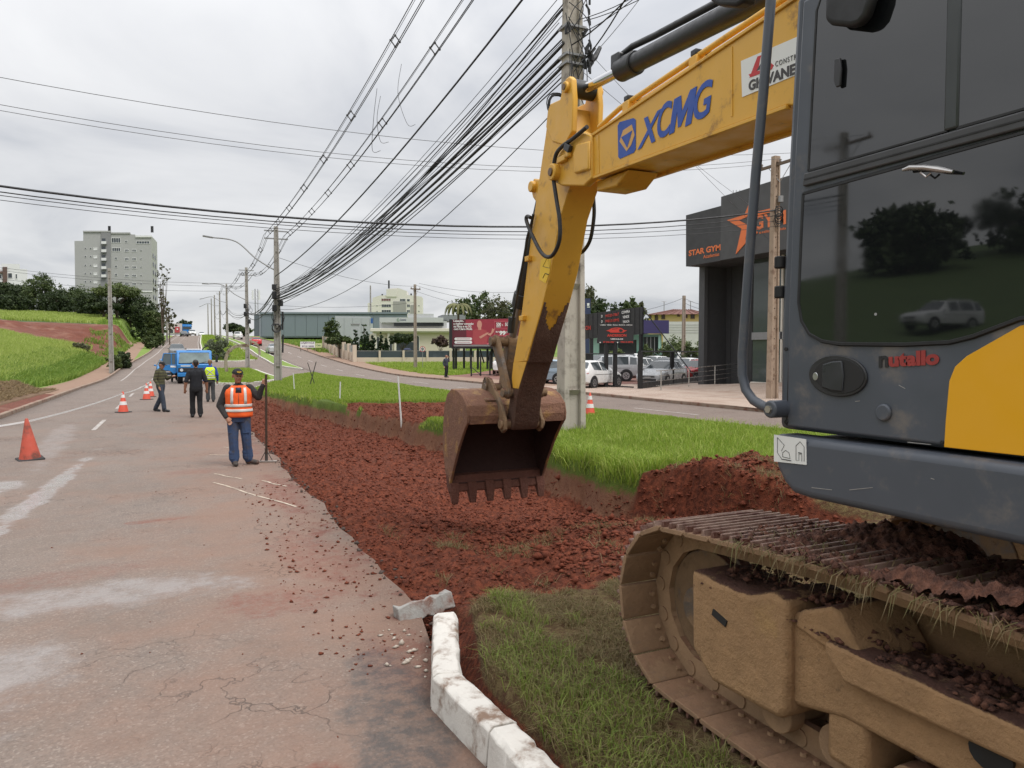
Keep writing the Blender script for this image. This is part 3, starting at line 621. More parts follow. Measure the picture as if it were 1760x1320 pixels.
_tm = {}
def text_mesh(body, bold=0.0, shear=0.0, ext=.5, spacing=1.0):
    key = (body, bold, shear, spacing)
    if key not in _tm:
        cu = bpy.data.curves.new('lettering', 'FONT'); cu.body = body; cu.offset = bold; cu.shear = shear; cu.extrude = .02; cu.resolution_u = 4; cu.space_character = spacing
        ob = bpy.data.objects.new('lettering', cu); COL.objects.link(ob); dg = bpy.context.evaluated_depsgraph_get()
        me = bpy.data.meshes.new_from_object(ob.evaluated_get(dg)); bpy.data.objects.remove(ob); bpy.data.curves.remove(cu)
        n = len(me.vertices); co = np.zeros(n*3, np.float32); me.vertices.foreach_get('co', co); co = co.reshape(-1, 3)
        fs = [tuple(p_.vertices) for p_ in me.polygons]; bpy.data.meshes.remove(me); _tm[key] = (co, fs)
    return _tm[key]
def lettering(name, body, bl, br, tl, m, parent, proud=.004, bold=0.0, shear=0.0, normal=None, spacing=1.0):
    """text fitted to bottom-left, bottom-right and top-left corners in the world"""
    co, fs = text_mesh(body, bold, shear, spacing=spacing); lo = co.min(0); hi = co.max(0); d = np.maximum(hi-lo, 1e-6); q = (co-lo)/d
    bl, br, tl = Vector(bl), Vector(br), Vector(tl); a, b = br-bl, tl-bl; n_ = a.cross(b).normalized()
    if normal is not None and n_.dot(Vector(normal)) < 0: n_ = -n_
    mb = MB(); mb.add([bl+a*float(r_[0])+b*float(r_[1])+n_*(proud+.002*float(r_[2])) for r_ in q], fs)
    return mb.build(name, m, parent, smooth=0)

# ---- tracks
def track_path(n=47):
    pts = []
    fc, fr = (3.17, .635), .455; rc, rr = (-.12, .665), .485
    for i in range(30): pts.append((rc[0]+(2.93-rc[0])*i/30, .18))
    for i in range(25):
        a = -math.pi/2-.25+(math.pi+.25)*i/24; pts.append((fc[0]+fr*math.cos(a), fc[1]+fr*math.sin(a)))
    for i in range(1, 40):
        t_ = i/40; pts.append((fc[0]+(rc[0]-fc[0])*t_, fc[1]+fr+(rc[1]+rr-fc[1]-fr)*t_+.055*math.sin(math.pi*min(1, t_*1.4))*.9))
    for i in range(20):
        a = math.pi/2+math.pi*i/20; pts.append((rc[0]+rr*math.cos(a), rc[1]+rr*math.sin(a)))
    P_ = np.array(pts+[pts[0]]); sl = np.concatenate([[0], np.cumsum(np.linalg.norm(np.diff(P_, axis=0), axis=1))]); tot = sl[-1]; res = []
    for i in range(n):
        s_ = (i+.35)/n*tot; f = lambda q: np.array([np.interp(q % tot, sl, P_[:, 0]), np.interp(q % tot, sl, P_[:, 1])])
        a, b = f(s_-.09), f(s_+.09); c_ = f(s_)*.5+(a+b)*.25; t_ = (b-a)/np.linalg.norm(b-a); res.append((c_, t_))
    return res, tot/n
PATH, PITCH = track_path()
mb = MB(); hp = PITCH*.5-.006
mb.prx([(-hp, .0), (-hp+.02, -.012), (hp, -.012), (hp+.012, .004), (hp, .016), (-hp+.02, .016)], -.36, .36); shoe_me = mb.mesh('shoe'); shoe_me.materials.append(M_SHOE)
mb = MB()
for y0 in (-.066, .0, .066): mb.prx([(y0-.015, .012), (y0+.015, .012), (y0+.006, .046), (y0-.006, .046)], -.358, .358)
gr_me = mb.mesh('grouser'); gr_me.materials.append(M_GROUS)
mb = MB()
for s_ in (-1, 1):
    mb.box(s_*.085-.02, s_*.085+.02, -hp*1.05, hp*1.05, -.135, -.013); mb.cyl((s_*.085-.028, hp*.95, -.06), (s_*.085+.028, hp*.95, -.06), .042, 12)
    for yy in (-.045, .03): mb.cyl((s_*.15, yy, -.03), (s_*.15, yy, -.012), .016, 6)
mb.cyl((-.1, hp*.95, -.06), (.1, hp*.95, -.06), .024, 10); lk_me = mb.mesh('chain_link'); lk_me.materials.append(M_TRACK)
for xc, near in ((2.74, True), (5.00, False)):
    for (c_, t_) in PATH:
        tv = Vector((0, t_[0], t_[1])); nv = Vector((0, t_[1], -t_[0]))
        M_ = Matrix(((1, 0, 0, xc-EX[0]), (0, tv.y, nv.y, c_[0]-EX[1]), (0, tv.z, nv.z, c_[1]-EX[2]), (0, 0, 0, 1)))
        o = link('track_shoe', shoe_me, None, exc, bevel=.004 if near else 0); o.matrix_local = M_
        q = link('grouser', gr_me, None, o, bevel=.003 if near else 0); q = link('chain_link', lk_me, None, o)
    # idler, sprocket, rollers
    mb = MB(); mb.cyl((xc-.075, 3.17, .635), (xc+.075, 3.17, .635), .315, 48); mb.cyl((xc-.03, 3.17, .635), (xc+.03, 3.17, .635), .345, 48); mb.cyl((xc-.16, 3.17, .635), (xc+.16, 3.17, .635), .12, 24); mb.build('idler_wheel', M_STEEL, exc, bevel=.008)
    mb = MB(); mb.cyl((xc-.05, -.12, .665), (xc+.05, -.12, .665), .36, 40); mb.cyl((xc-.17, -.12, .665), (xc+.2, -.12, .665), .26, 32)
    for i in range(21):
        a = i*2*math.pi/21; mb.obox((xc, -.12+.385*math.cos(a), .665+.385*math.sin(a)), (.03, 0, 0), (0, .035*math.cos(a), .035*math.sin(a)), (0, -.02*math.sin(a), .02*math.cos(a)))
    mb.build('sprocket', M_STEEL, exc)
    for i in range(7):
        y_ = .45+i*.35; mb = MB(); mb.cyl((xc-.17, y_, .345), (xc+.17, y_, .345), .075, 20); mb.cyl((xc-.19, y_, .345), (xc-.10, y_, .345), .098, 20); mb.cyl((xc+.10, y_, .345), (xc+.19, y_, .345), .098, 20); mb.build('track_roller', M_TRACK, exc, bevel=.006)
    mb = MB(); mb.cyl((xc-.15, 1.1, .97), (xc+.15, 1.1, .97), .07, 18); mb.build('carrier_roller', M_TRACK, exc)
    # frame: idler yoke cover, main beam, step
    s_ = -1 if near else 1; o_ = xc+s_*.315; i_ = xc-s_*.06
    lo, hi = min(o_, i_), max(o_, i_)
    yoke = [(3.03, .92), (3.02, .50), (2.86, .385), (2.40, .40), (2.36, .46), (2.37, .955), (2.46, .965), (2.60, .915), (2.86, .905)]
    mb = MB(); mb.prx(yoke, lo, hi); yk_ = mb.build('idler_guard', M_FRAME, exc, bevel=.03, seg=3)
    if near:
        mb = MB(); mb.obox((lo-.004, 2.80, .735), (.004, 0, 0), (0, .05, .014), (0, -.005, .016)); mb.build('slot', M_GREYD, yk_)
    beam = [(2.42, .46), (2.42, .88), (2.22, .955), (1.98, .80), (-.35, .86), (-.35, .56), (2.1, .535)]
    mb = MB(); mb.prx(beam, lo+.05, hi+.02); bm_ = mb.build('track_frame', M_FRAME, exc, bevel=.025, seg=3)
    mb = MB(); mb.prx([(2.36, .84), (2.33, .92), (2.15, 1.0), (2.12, .97), (2.0, .82), (2.0, .76)], lo+.03, hi+.06); mb.build('frame_rib', M_FRAME, bm_, bevel=.02)
    stp = [(2.16, .80), (2.06, .715), (1.10, .735), (.98, .82), (.98, .855), (2.16, .855)]
    mb = MB(); mb.prx(stp, lo-.005, lo+.14); mb.build('step', M_FRAME, bm_, bevel=.028, seg=3)
    if near:
        for y0 in (1.50, .85, .2):
            q = [(y0+.075*math.cos(a)*(1 if abs(math.cos(a)) > .5 else .9), .70+.062*math.sin(a)) for a in [i*math.pi/8 for i in range(16)]]
            mb = MB(); mb.prx(q, lo+.035, lo+.06); mb.build('lightening_hole', M_GREYD, bm_)
        for y_ in (2.1, 1.3, .5): mb = MB(); mb.box(lo+.06, hi, y_-.10, y_+.10, .32, .56); mb.build('chain_guide', M_FRAME, bm_, bevel=.03)
mb = MB(); mb.box(2.9, 4.85, .7, 2.3, .55, .95); mb.cyl((3.87, 1.5, .9), (3.87, 1.5, 1.42), .62, 40); mb.build('carbody', M_FRAME, exc, bevel=.03)
# earth lying on the near track
k = NT('track_top_mud'); p = k.pos(); k.set('Base Color', k.mix(k.ramp(k.noise(16, p, 8, .7), .35, .68), (.055, .022, .015), (.20, .085, .052))); k.set('Roughness', .95); k.bump(k.noise(70, p, 7), 1.0, .02); M_TRKM = k.m
def mudcap():
    X, Y = np.meshgrid(np.linspace(2.34, 3.14, 100), np.linspace(-.3, 2.75, 380)); Pz = np.interp(Y, [-.3, 1, 2.2, 3.0], [1.225, 1.222, 1.205, 1.165])
    cov = fbm(X*2.3, Y*2.3, 111)-.50+.20*sst(2.3, 1.35, Y)+.12*sst(2.62, 2.4, X)*sst(2.3, 1.9, Y)-.4*sst(2.45, 2.7, Y)
    Zs = Pz-.03+np.clip(cov, -.05, .3)*.30+(fbm(X*14, Y*14, 112)-.5)*.07+(fbm(X*45, Y*45, 113, 2)-.5)*.05; Zs = Zs-sst(2.42, 2.345, X)*(.02+.05*vn(Y*14, Y*0, 5))
    V = np.stack([X-EX[0], Y-EX[1], Zs-EX[2]], -1); keep = (X > 2.352+.04*vn(Y*11, Y*0, 6)) & (X < 3.1-.05*vn(Y*9, Y*0, 7)) & (Zs > Pz-.06); i = np.arange(X.size).reshape(X.shape); kf = keep[:-1, :-1] & keep[:-1, 1:] & keep[1:, 1:] & keep[1:, :-1]
    o = npmesh('loose_earth', V.reshape(-1, 3), np.stack([i[:-1, :-1], i[:-1, 1:], i[1:, 1:], i[1:, :-1]], -1)[kf], 4, M_TRKM, smooth=False, kind='stuff'); o.parent = exc
mudcap()
zt_ = lambda x, y: np.interp(y, [-.3, 1, 2.2, 3.0], [1.20, 1.20, 1.185, 1.145])
o = clods('earth_crumbs', sample(5200, 2.36, 3.1, .6, 2.8, lambda x, y: fbm(x*2.3, y*2.3, 111)-.46+.20*sst(2.3, 1.35, y) > 0), zt_, .003, .026, M_TRKM, 'crumbs of earth on the track'); o.parent = exc; o.location = [-q for q in EX]
del o['label'], o['category']
n = 520; bl = np.stack([np.where(RNG.random(n) < .55, RNG.uniform(2.36, 2.96, n), RNG.normal(2.36, .015, n)), RNG.uniform(.9, 2.65, n)], -1); hang = (bl[:, 0] < 2.395)*1.0
z0 = np.interp(bl[:, 1], [-.3, 1, 2.2, 3.0], [1.225, 1.222, 1.205, 1.165]); a = RNG.uniform(0, 6.28, n); ln = RNG.uniform(.03, .13, n); wv_ = np.stack([-np.sin(a), np.cos(a), 0*a], -1)*.0022
c0_ = np.stack([bl[:, 0], bl[:, 1], z0-.01], -1); c1_ = c0_+np.stack([np.cos(a)*ln*.45-.025*hang, np.sin(a)*ln*.45, np.where(hang > 0, -.01, .02)], -1); c2_ = c0_+np.stack([np.cos(a)*ln*.8-.035*hang, np.sin(a)*ln*.8, np.where(hang > 0, -ln*.9, .005)], -1)
V = np.stack([c0_-wv_, c0_+wv_, c1_-wv_, c1_+wv_, c2_], 1)-np.array(EX); i5 = np.arange(n)[:, None]*5
o = npmesh('grass_scraps', V, np.concatenate([i5+[0, 1, 3], i5+[0, 3, 2], i5+[2, 3, 4]], 1).reshape(-1, 3), 3, M_DRY, cols=np.repeat(RNG.random(n), 5), kind='stuff'); o.parent = exc

zfr = lambda x, y: np.where(x < 2.52, .858, np.interp(y, [0, 1.98, 2.22, 2.42, 2.9], [.86, .83, .965, .93, .92]))
o = clods('frame_crumbs', sample(2600, 2.43, 2.80, .3, 2.95, lambda x, y: fbm(x*5, y*5, 121) > .46), zfr, .003, .03, M_TRKM, 'crumbs of earth on the track frame'); o.parent = exc; o.location = [-q for q in EX]
del o['label'], o['category']
# ---- upper structure
SK = 2.46
prof_sk = [PY(1325, 745, SK), PY(1326, 775, SK), PY(1333, 805, SK), PY(1345, 830, SK), PY(1360, 848, SK), PY(1390, 858, SK)]
mb = MB(); mb.prx(prof_sk+[(1.5, 1.425), (-1.75, 1.425), (-1.75, 1.69), (1.5, 1.69)], SK, 2.62); skirt = mb.build('side_skirt', M_GREY, exc, bevel=.035, seg=4)
mb = MB(); mb.box(2.55, 5.2, -1.7, 2.50, 1.44, 1.66); mb.build('deck', M_GREYD, exc, bevel=.02)
stk = Plane((SK-.003, 0, 0), (1, 0, 0))
def stkr(name, quad, m, parent, x, t_=.003, bevel=0):
    return MB().slab([onx(u, v, x) for u, v in quad], (-1, 0, 0), t_).build(name, m, parent, smooth=0, bevel=bevel)
lb = stkr('lifting_label', [(1331, 747), (1386, 755), (1387, 799), (1331, 793)], M_WHITE, skirt, SK-.001)
mb = MB()
def inkline(mb, pts, x, w=.0012):
    mb.tube([onx(u, v, x) for u, v in pts], w, 4)
inkline(mb, [(1336, 752), (1348, 765), (1343, 775)], SK-.005); inkline(mb, [(1336, 752), (1336, 778), (1343, 788)], SK-.005); inkline(mb, [(1345, 785), (1358, 788), (1356, 778), (1350, 774), (1345, 778), (1345, 785)], SK-.005); inkline(mb, [(1343, 789), (1360, 792)], SK-.005, .002)
inkline(mb, [(1368, 772), (1368, 766), (1375, 759), (1382, 768), (1382, 793)], SK-.005); inkline(mb, [(1368, 772), (1368, 791), (1373, 791), (1373, 780), (1378, 781), (1378, 793)], SK-.005); inkline(mb, [(1372, 778), (1378, 779)], SK-.005, .002)
mb.build('label_drawing', M_INK, lb, smooth=0)
# cab shell
CX = 2.52
def lean(o_):   # cab sides lean inwards by about a degree and a half
    me = o_.data
    for v_ in me.vertices: v_.co.x += .0
    return o_
cabf = [(2.53, 1.70), (2.53, 2.2), (2.505, 2.9), (2.47, 3.6), (2.40, 3.72), (2.2, 3.80)]
cab_poly = cabf+[(.75, 3.80), (.68, 3.7), (.68, 1.70)]
mb = MB(); mb.prx(cab_poly, CX, 3.50); cab = lean(mb.build('cab', M_GREY, exc, bevel=.03, seg=3))
# door skin with front pillar groove
door = [(2.465, 1.715), (2.467, 2.2), (2.445, 2.9), (2.412, 3.58), (.9, 3.58), (.9, 1.715)]
mb = MB(); mb.prx(door, CX-.018, CX+.01); dr = lean(mb.build('door', M_GREY, exc, bevel=.012, seg=3))
glo = [PY(*q, CX) for q in ((1388, 334), (1384, 420), (1380, 520), (1385, 552), (1398, 574), (1420, 586), (1450, 591), (1560, 592), (1640, 588), (1680, 578), (1720, 563), (1760, 548))]+[(1.15, 2.20), (1.15, 2.765)]
mb = MB(); mb.prx(glo, CX-.026, CX-.010); lg = lean(mb.build('lower_window', M_CABG, dr, smooth=0))
def ring_seal(loop, x, wd, m, name, parent):
    mb = MB(); P_ = [Vector((x, a, b)) for a, b in loop]; mb.tube(P_+[P_[0]], wd, 6); return lean(mb.build(name, m, parent))
ring_seal(glo, CX-.021, .010, M_GREYD, 'window_seal', lg)
ghi = [(2.355, 2.835), (2.325, 3.50), (2.30, 3.55), (1.735, 3.55), (1.735, 2.835)]; ghi2 = [(1.695, 2.835), (1.695, 3.55), (1.1, 3.55), (1.1, 2.835)]
for gl in (ghi, ghi2):
    mb = MB(); mb.prx(gl, CX-.026, CX-.010); q = lean(mb.build('upper_window', M_CABG, dr, smooth=0)); ring_seal(gl, CX-.021, .009, M_GREYD, 'window_seal', q)
mb = MB(); mb.prx([(2.38, 2.772), (2.375, 2.828), (1.1, 2.828), (1.1, 2.772)], CX-.034, CX-.012); rl = lean(mb.build('sliding_rail', mat('rail_grey', (.05, .05, .053), .5), dr, bevel=.006))
mb = MB(); mb.prx([(2.37, 2.797), (2.37, 2.803), (1.1, 2.803), (1.1, 2.797)], CX-.0365, CX-.03); lean(mb.build('rail_groove', M_GREYD, rl))
mb = MB(); mb.prx([(1.742, 2.835), (1.742, 3.55), (1.688, 3.55), (1.688, 2.835)], CX-.032, CX-.012); lean(mb.build('window_bar', mat('bar_grey', (.035, .04, .04), .4), dr, bevel=.008))
# grooves of the A-pillar
for y0, y1 in ((2.472, 2.482),):
    mb = MB(); mb.prx([(y0, 1.72), (y1, 1.72), (y1-.06, 3.58), (y0-.06, 3.58)], CX-.004, CX+.003); lean(mb.build('door_gap', M_GREYD, cab, smooth=0))
# latch, handle, knob, yellow panel
mb = MB(); pts = [onx(u, v, CX-.034) for u, v in ((1437, 102), (1447, 100), (1449, 118), (1447, 148), (1440, 151), (1436, 140))]; mb.slab(pts, (-1, 0, 0), .012); mb.build('window_latch', mat('latch_grey', (.025, .025, .027), .4), dr, bevel=.004)
mb = MB(); mb.tube([onx(u, v, CX-.055) for u, v in ((1552, 292), (1565, 288), (1590, 288), (1612, 291), (1638, 295))], [.006, .011, .010, .012, .006], 10); mb.tube([onx(1588, 288, CX-.055), onx(1588, 290, CX+.02)], .010, 8); mb.tube([onx(1582, 296, CX-.05), onx(1592, 304, CX-.05), onx(1600, 297, CX-.05)], .004, 6)
mb.build('inner_handle', mat('polished_handle', (.45, .44, .43), .25, .9), dr)
def oval(cu, cv, ru, rv, x, t_, m, name, parent, n=28, bevel=.004, skew=0):
    return MB().slab([onx(cu+ru*math.cos(a), cv+rv*math.sin(a)+skew*math.cos(a), x) for a in [2*math.pi*i/n for i in range(n)]], (-1, 0, 0), t_).build(name, m, parent, bevel=bevel)
hd = oval(1443, 646, 50, 36, CX-.016, .012, M_CYL, 'door_handle', dr, skew=3)
oval(1443, 646, 43, 30, CX-.027, .0035, M_GREYD, 'handle_recess', hd, bevel=.001, skew=3)
MB().slab([onx(u, v, CX-.028) for u, v in ((1416, 626), (1432, 621), (1449, 620), (1452, 645), (1449, 673), (1430, 671), (1414, 665))], (-1, 0, 0), .010).build('handle_flap', mat('flap_black', (.03, .032, .036), .35), hd, bevel=.006)
oval(1402, 647, 4.5, 7, CX-.028, .004, mat('lock_silver', (.45, .45, .45), .3, .9), 'lock', hd)
oval(1521, 709, 13, 15, CX-.016, .016, M_GREY, 'door_stop_button', dr, bevel=.007)
yel = [PY(*q, CX) for q in ((1629, 768), (1632, 720), (1638, 655), (1648, 630), (1668, 612), (1700, 594), (1730, 577), (1760, 560))]+[(1.15, 2.19), (.9, 2.25), (.9, 1.72)]
mb = MB(); mb.prx(yel, CX-.0215, CX-.012); lean(mb.build('yellow_panel', M_YELC, dr, bevel=.002))
lettering('door_lettering', 'n', onx(1511, 632, CX-.0195), onx(1527, 631, CX-.0195), onx(1511, 612, CX-.0195), M_INK, dr, .001, bold=.03)
lettering('door_lettering', 'utallo', onx(1528, 631, CX-.0195), onx(1615, 627, CX-.0195), onx(1528, 606, CX-.0195), mat('faded_red', (.30, .035, .03), .6, var=.3, vs=30), dr, .001, bold=.05)
for (u, v, r_) in ((1463, 207, .006), (1568, 118, .005), (1686, 175, .011), (1571, 201, .004), (1505, 540, .006)): oval(u, v, r_*420, r_*420, CX-.0265 if v > 300 else CX-.012, .0006, mat('splash_spot', (.3, .3, .3), .7), 'mud_speck', dr, n=9, bevel=0)
for (u0, v0, u1, v1) in ((1545, 662, 1556, 668), (1470, 690, 1478, 689), (1395, 838, 1430, 842), (1460, 842, 1500, 838), (1600, 822, 1606, 824), (1560, 760, 1600, 764)):
    xs_ = SK-.001 if v0 > 790 else CX-.0185; a, b = onx(u0, v0, xs_), onx(u1, v1, xs_); MB().slab([a+Vector((0, 0, .0015)), b+Vector((0, 0, .0012)), b-Vector((0, 0, .0012)), a-Vector((0, 0, .0015))], (-1, 0, 0), .0008).build('scratch', mat('scratch_pale', (.30, .29, .28), .6), dr, smooth=0)
for u, v in ((1352, 725), (1620, 760), (1352, 600)): oval(u, v, 3.2, 3.8, CX-.0165, .006, M_GREYD, 'rivet', dr, n=10, bevel=.002)
# front of the cab, hinges, mirrors
for v in (451, 502): mb = MB(); q = onx(1341, v, CX+.02); mb.cyl(q+Vector((0, .0, -.028)), q+Vector((0, 0, .028)), .026, 14); mb.build('hinge', M_GREYD, exc, bevel=.006)
mb = MB(); mb.box(CX+.1, 3.42, 2.47, 2.505, 1.95, 3.6); mb.build('windscreen', M_CABG, exc)
hr = [onx(u, v, 2.44) for u, v in ((1327, -40), (1325, 0), (1312, 160), (1299, 300), (1286, 470), (1276, 610), (1276, 645), (1282, 670), (1295, 688), (1312, 698), (1330, 703))]
mb = MB(); mb.tube(hr, .0225, 14); rail_o = mb.build('handrail', M_GREY, exc)
q = onx(1332, 703, 2.455); mb = MB(); mb.cyl(q+Vector((-.035, 0, 0)), q+Vector((.08, 0, 0)), .040, 18); mb.build('handrail_boss', M_GREY, rail_o, bevel=.008)
mb = MB(); mb.cyl(q+Vector((-.046, 0, 0)), q+Vector((-.03, 0, 0)), .018, 6); mb.build('bolt', mat('zinc_bolt', (.45, .42, .36), .4, .8), rail_o)
mb = MB(); mb.slab([onx(u, v, 2.47) for u, v in ((1432, -60), (1431, 38), (1440, 46), (1475, 50), (1490, 46), (1503, 30), (1513, 0), (1520, -60))], (-1, 0, 0), .05); mb.build('wing_mirror', M_GREYD, exc, bevel=.02, seg=4)
mb = MB(); mb.slab([onx(u, v, 3.2) for u, v in ((1240, -40), (1238, 4), (1252, 14), (1285, 16), (1300, 8), (1310, -40))], (-1, 0, 0), .10); mb.build('work_lamp', M_GREYD, exc, bevel=.02, seg=3)
# rear body (beside and behind the photographer's right shoulder)
mb = MB(); mb.box(2.52, 5.2, -1.1, .66, 1.70, 2.45); mb.build('engine_house', M_YELC, exc, bevel=.05)
cw = [(2.75, -1.15), (5.0, -1.15), (5.2, -1.4), (4.9, -1.95), (3.87, -2.15), (2.85, -1.95), (2.52, -1.4)]
mb = MB(); mb.slab([(a, b, 1.42) for a, b in cw], (0, 0, 1), .95); mb.build('counterweight', M_GREY, exc, bevel=.06)
mb = MB(); mb.box(4.25, 5.2, .7, 2.3, 1.70, 2.5); mb.build('tool_box', M_YELC, exc, bevel=.04)

# ---- boom
BL, BR = 3.62, 4.12
boom_poly = [(6.12, 4.10), (5.2, 4.175), (4.19, 4.25), (3.53, 4.30), (3.0, 4.26), (2.6, 4.05), (1.95, 2.5), (1.75, 2.1), (1.55, 1.75), (1.9, 1.65), (2.15, 1.9), (2.75, 3.05), (3.05, 3.45), (3.6, 3.65), (5.0, 3.69), (6.10, 3.72)]
mb = MB(); mb.prx(boom_poly, BL, BR); boom = mb.build('boom', M_YEL, exc, bevel=.012)
# flange lips along the plates
for a, b in (((6.1, 4.105), (4.19, 4.255)), ((4.19, 4.255), (3.53, 4.305)), ((6.1, 3.71), (3.6, 3.64))):
    for x0, x1 in ((BL-.016, BL+.03), (BR-.03, BR+.016)):
        mb = MB(); d_ = .013; mb.prx([(a[0], a[1]-d_), (b[0], b[1]-d_), (b[0], b[1]+d_), (a[0], a[1]+d_)], x0, x1); mb.build('flange', M_YEL, boom, bevel=.004)
for y_ in (5.92, 4.12): mb = MB(); mb.prx([(y_-.008, 3.73), (y_+.008, 3.73), (y_+.02, 4.08 if y_ > 5 else 4.22), (y_+.004, 4.08 if y_ > 5 else 4.22)], BL-.006, BL+.01); mb.build('weld_seam', M_YEL, boom)
tip = [(6.02, 4.10), (6.22, 4.20), (6.45, 4.17), (6.62, 4.11), (6.80, 4.02), (6.84, 3.93), (6.76, 3.82), (6.60, 3.75), (6.16, 3.655), (6.0, 3.70)]
for x0, x1 in ((BL-.028, BL+.055), (BR-.055, BR+.028)):
    mb = MB(); mb.prx(tip, x0, x1); tp = mb.build('boom_fork', M_YEL, boom, bevel=.015)
q = (6.70, 3.905); mb = MB(); mb.cyl((BL-.10, *q), (BR+.10, *q), .085, 28); pin = mb.build('stick_pin', M_YEL, boom, bevel=.012)
mb = MB(); mb.cyl((BL-.115, *q), (BL-.09, *q), .042, 20); mb.build('pin_cap', mat('greasy_pin', (.14, .08, .04), .4, .4), pin, bevel=.004)
mb = MB(); mb.box(BL-.075, BL-.03, 6.46, 6.62, 3.97, 4.03); mb.box(BL-.075, BL-.03, 6.38, 6.45, 3.99, 4.10); mb.build('pin_lock', M_YEL, pin, bevel=.01)
mb = MB(); mb.prx([(6.02, 3.78), (6.30, 3.80), (6.33, 4.0), (6.26, 4.08), (6.02, 4.05)], BL-.055, BL-.02); mb.build('fork_patch_plate', M_YEL, boom, bevel=.02)
mb = MB(); mb.prx([(6.10, 3.70), (6.10, 3.60), (5.75, 3.58), (5.55, 3.69)], BL+.08, BR-.08); mb.build('stick_stop', M_YEL, boom, bevel=.015)
# boom decals
BF = BL-.001
def bq(u, v): return onx(u, v, BF)
lettering('maker_lettering', 'X', bq(1096, 258), bq(1130, 241), bq(1103, 206), M_BLUE, boom, .003, bold=.02, shear=.12)
mq = lambda a, b: bq(1150, 232)+(bq(1189, 212)-bq(1150, 232))*a+(bq(1157, 172)-bq(1150, 232))*b
MB().slab([mq(a, b) for a, b in ((0, 0), (.06, 1), (.36, 1), (.50, .50), (.76, 1), (1.04, 1), (.98, 0), (.72, 0), (.76, .55), (.52, .08), (.40, .08), (.27, .58), (.24, 0))], (-1, 0, 0), .004).build('maker_lettering', M_BLUE, boom, smooth=0)
for ch_, q0, q1, q2 in (('C', (1129, 242), (1153, 230), (1132, 183)), ('G', (1191, 212), (1222, 196), (1195, 150))): lettering('maker_lettering', ch_, bq(*q0), bq(*q1), bq(*q2), M_BLUE, boom, .003, bold=.02, shear=.12)
mb = MB(); mb.slab([bq(u, v) for u, v in ((1062, 216), (1065, 210), (1089, 203), (1093, 206), (1093, 256), (1090, 262), (1066, 273), (1063, 270))], (-1, 0, 0), .003); lg_ = mb.build('maker_emblem', M_BLUE, boom, smooth=0)
LG = mat('emblem_cream', (.62, .34, .10), .5, var=.05)
mb = MB(); mb.slab([onx(u, v, BF-.0032) for u, v in ((1065, 243), (1071, 224), (1086, 214), (1091, 232), (1085, 249), (1077, 260))], (-1, 0, 0), .002); mb.build('emblem_hexagon', LG, lg_, smooth=0)
mb = MB(); mb.slab([onx(u, v, BF-.0054) for u, v in ((1068, 236), (1087, 224), (1078, 254))], (-1, 0, 0), .002); mb.build('emblem_triangle', M_BLUE, lg_, smooth=0)
stv = stkr('builder_sticker', [(1274, 105), (1420, 42), (1420, 108), (1276, 167)], M_WHITE, boom, BF, .003)
def sq(u, v): return onx(u, v, BF-.0032)
MB().slab([sq(u, v) for u, v in ((1288, 134), (1302, 97), (1308, 95), (1303, 121))], (-1, 0, 0), .001).build('sticker_logo', M_RED, stv, smooth=0)
MB().slab([sq(u, v) for u, v in ((1287, 128), (1330, 112), (1327, 119), (1290, 133))], (-1, 0, 0), .002).build('sticker_logo', M_RED, stv, smooth=0)
MB().slab([sq(u, v) for u, v in ((1308, 95), (1330, 112), (1323, 114), (1308, 104))], (-1, 0, 0), .0015).build('sticker_logo', M_RED, stv, smooth=0)
MB().slab([sq(u, v) for u, v in ((1300, 122), (1310, 105), (1318, 115))], (-1, 0, 0), .0012).build('sticker_logo', mat('sticker_dark', (.05, .045, .045), .5), stv, smooth=0)
MD = mat('sticker_dark', (.05, .045, .045), .5)
lettering('sticker_lettering', 'GIOVANELLA', sq(1287, 157), sq(1402, 115), sq(1287, 139), MD, stv, .001, bold=.04)
lettering('sticker_lettering', 'CONSTRUTORA', sq(1333, 115), sq(1404, 89), sq(1333, 106), MD, stv, .001, spacing=1.3)
# stick cylinder, pipes and hoses
c0, c1 = Vector((3.87, 6.66, 4.77)), Vector((3.87, 2.9, 4.52)); dd = (c1-c0).normalized()
mb = MB(); mb.cyl(c0, c0+dd*.95, .052, 24); rod = mb.build('cylinder_rod', M_CHROME, boom)
mb = MB(); mb.cyl(c0+dd*.86, c1, .088, 32); mb.cyl(c0+dd*.72, c0+dd*.98, .108, 32); mb.cyl((3.87-.13, 6.66, 4.77), (3.87+.13, 6.66, 4.77), .095, 24); brl = mb.build('stick_cylinder', M_CYL, boom, bevel=.01)
mb = MB(); s0 = c0+dd*.66+Vector((0, 0, .13)); mb.tube([s0, s0+dd*.25+Vector((0, 0, .035)), s0+dd*.6+Vector((0, 0, .02)), s0+dd*2.6], .030, 12); mb.build('cylinder_pipe', M_CYL, brl)
mb = MB(); s1 = c0+dd*.74; mb.obox(s1+Vector((-.02, 0, .07)), (.07, 0, 0), dd*.07, (0, 0, .07)); mb.build('port_block', M_CYL, brl, bevel=.015)
for x_ in (3.70, 3.79):
    mb = MB(); mb.tube([(x_, 6.05, 4.20), (x_, 5.7, 4.27), (x_, 4.3, 4.36), (x_, 3.5, 4.41), (x_, 3.0, 4.36)], .024, 12); mb.build('hydraulic_pipe', M_YEL, boom)
for y_ in (5.55, 4.62): z_ = 4.25+.062*(6.05-y_); mb = MB(); mb.box(3.66, 3.84, y_-.05, y_+.05, z_-.10, z_+.005); mb.build('pipe_clamp', M_YEL, boom, bevel=.008); mb = MB(); mb.box(3.665, 3.835, y_-.035, y_+.035, z_+.006, z_+.055); mb.build('clamp_pad', M_CYL, boom, bevel=.01)
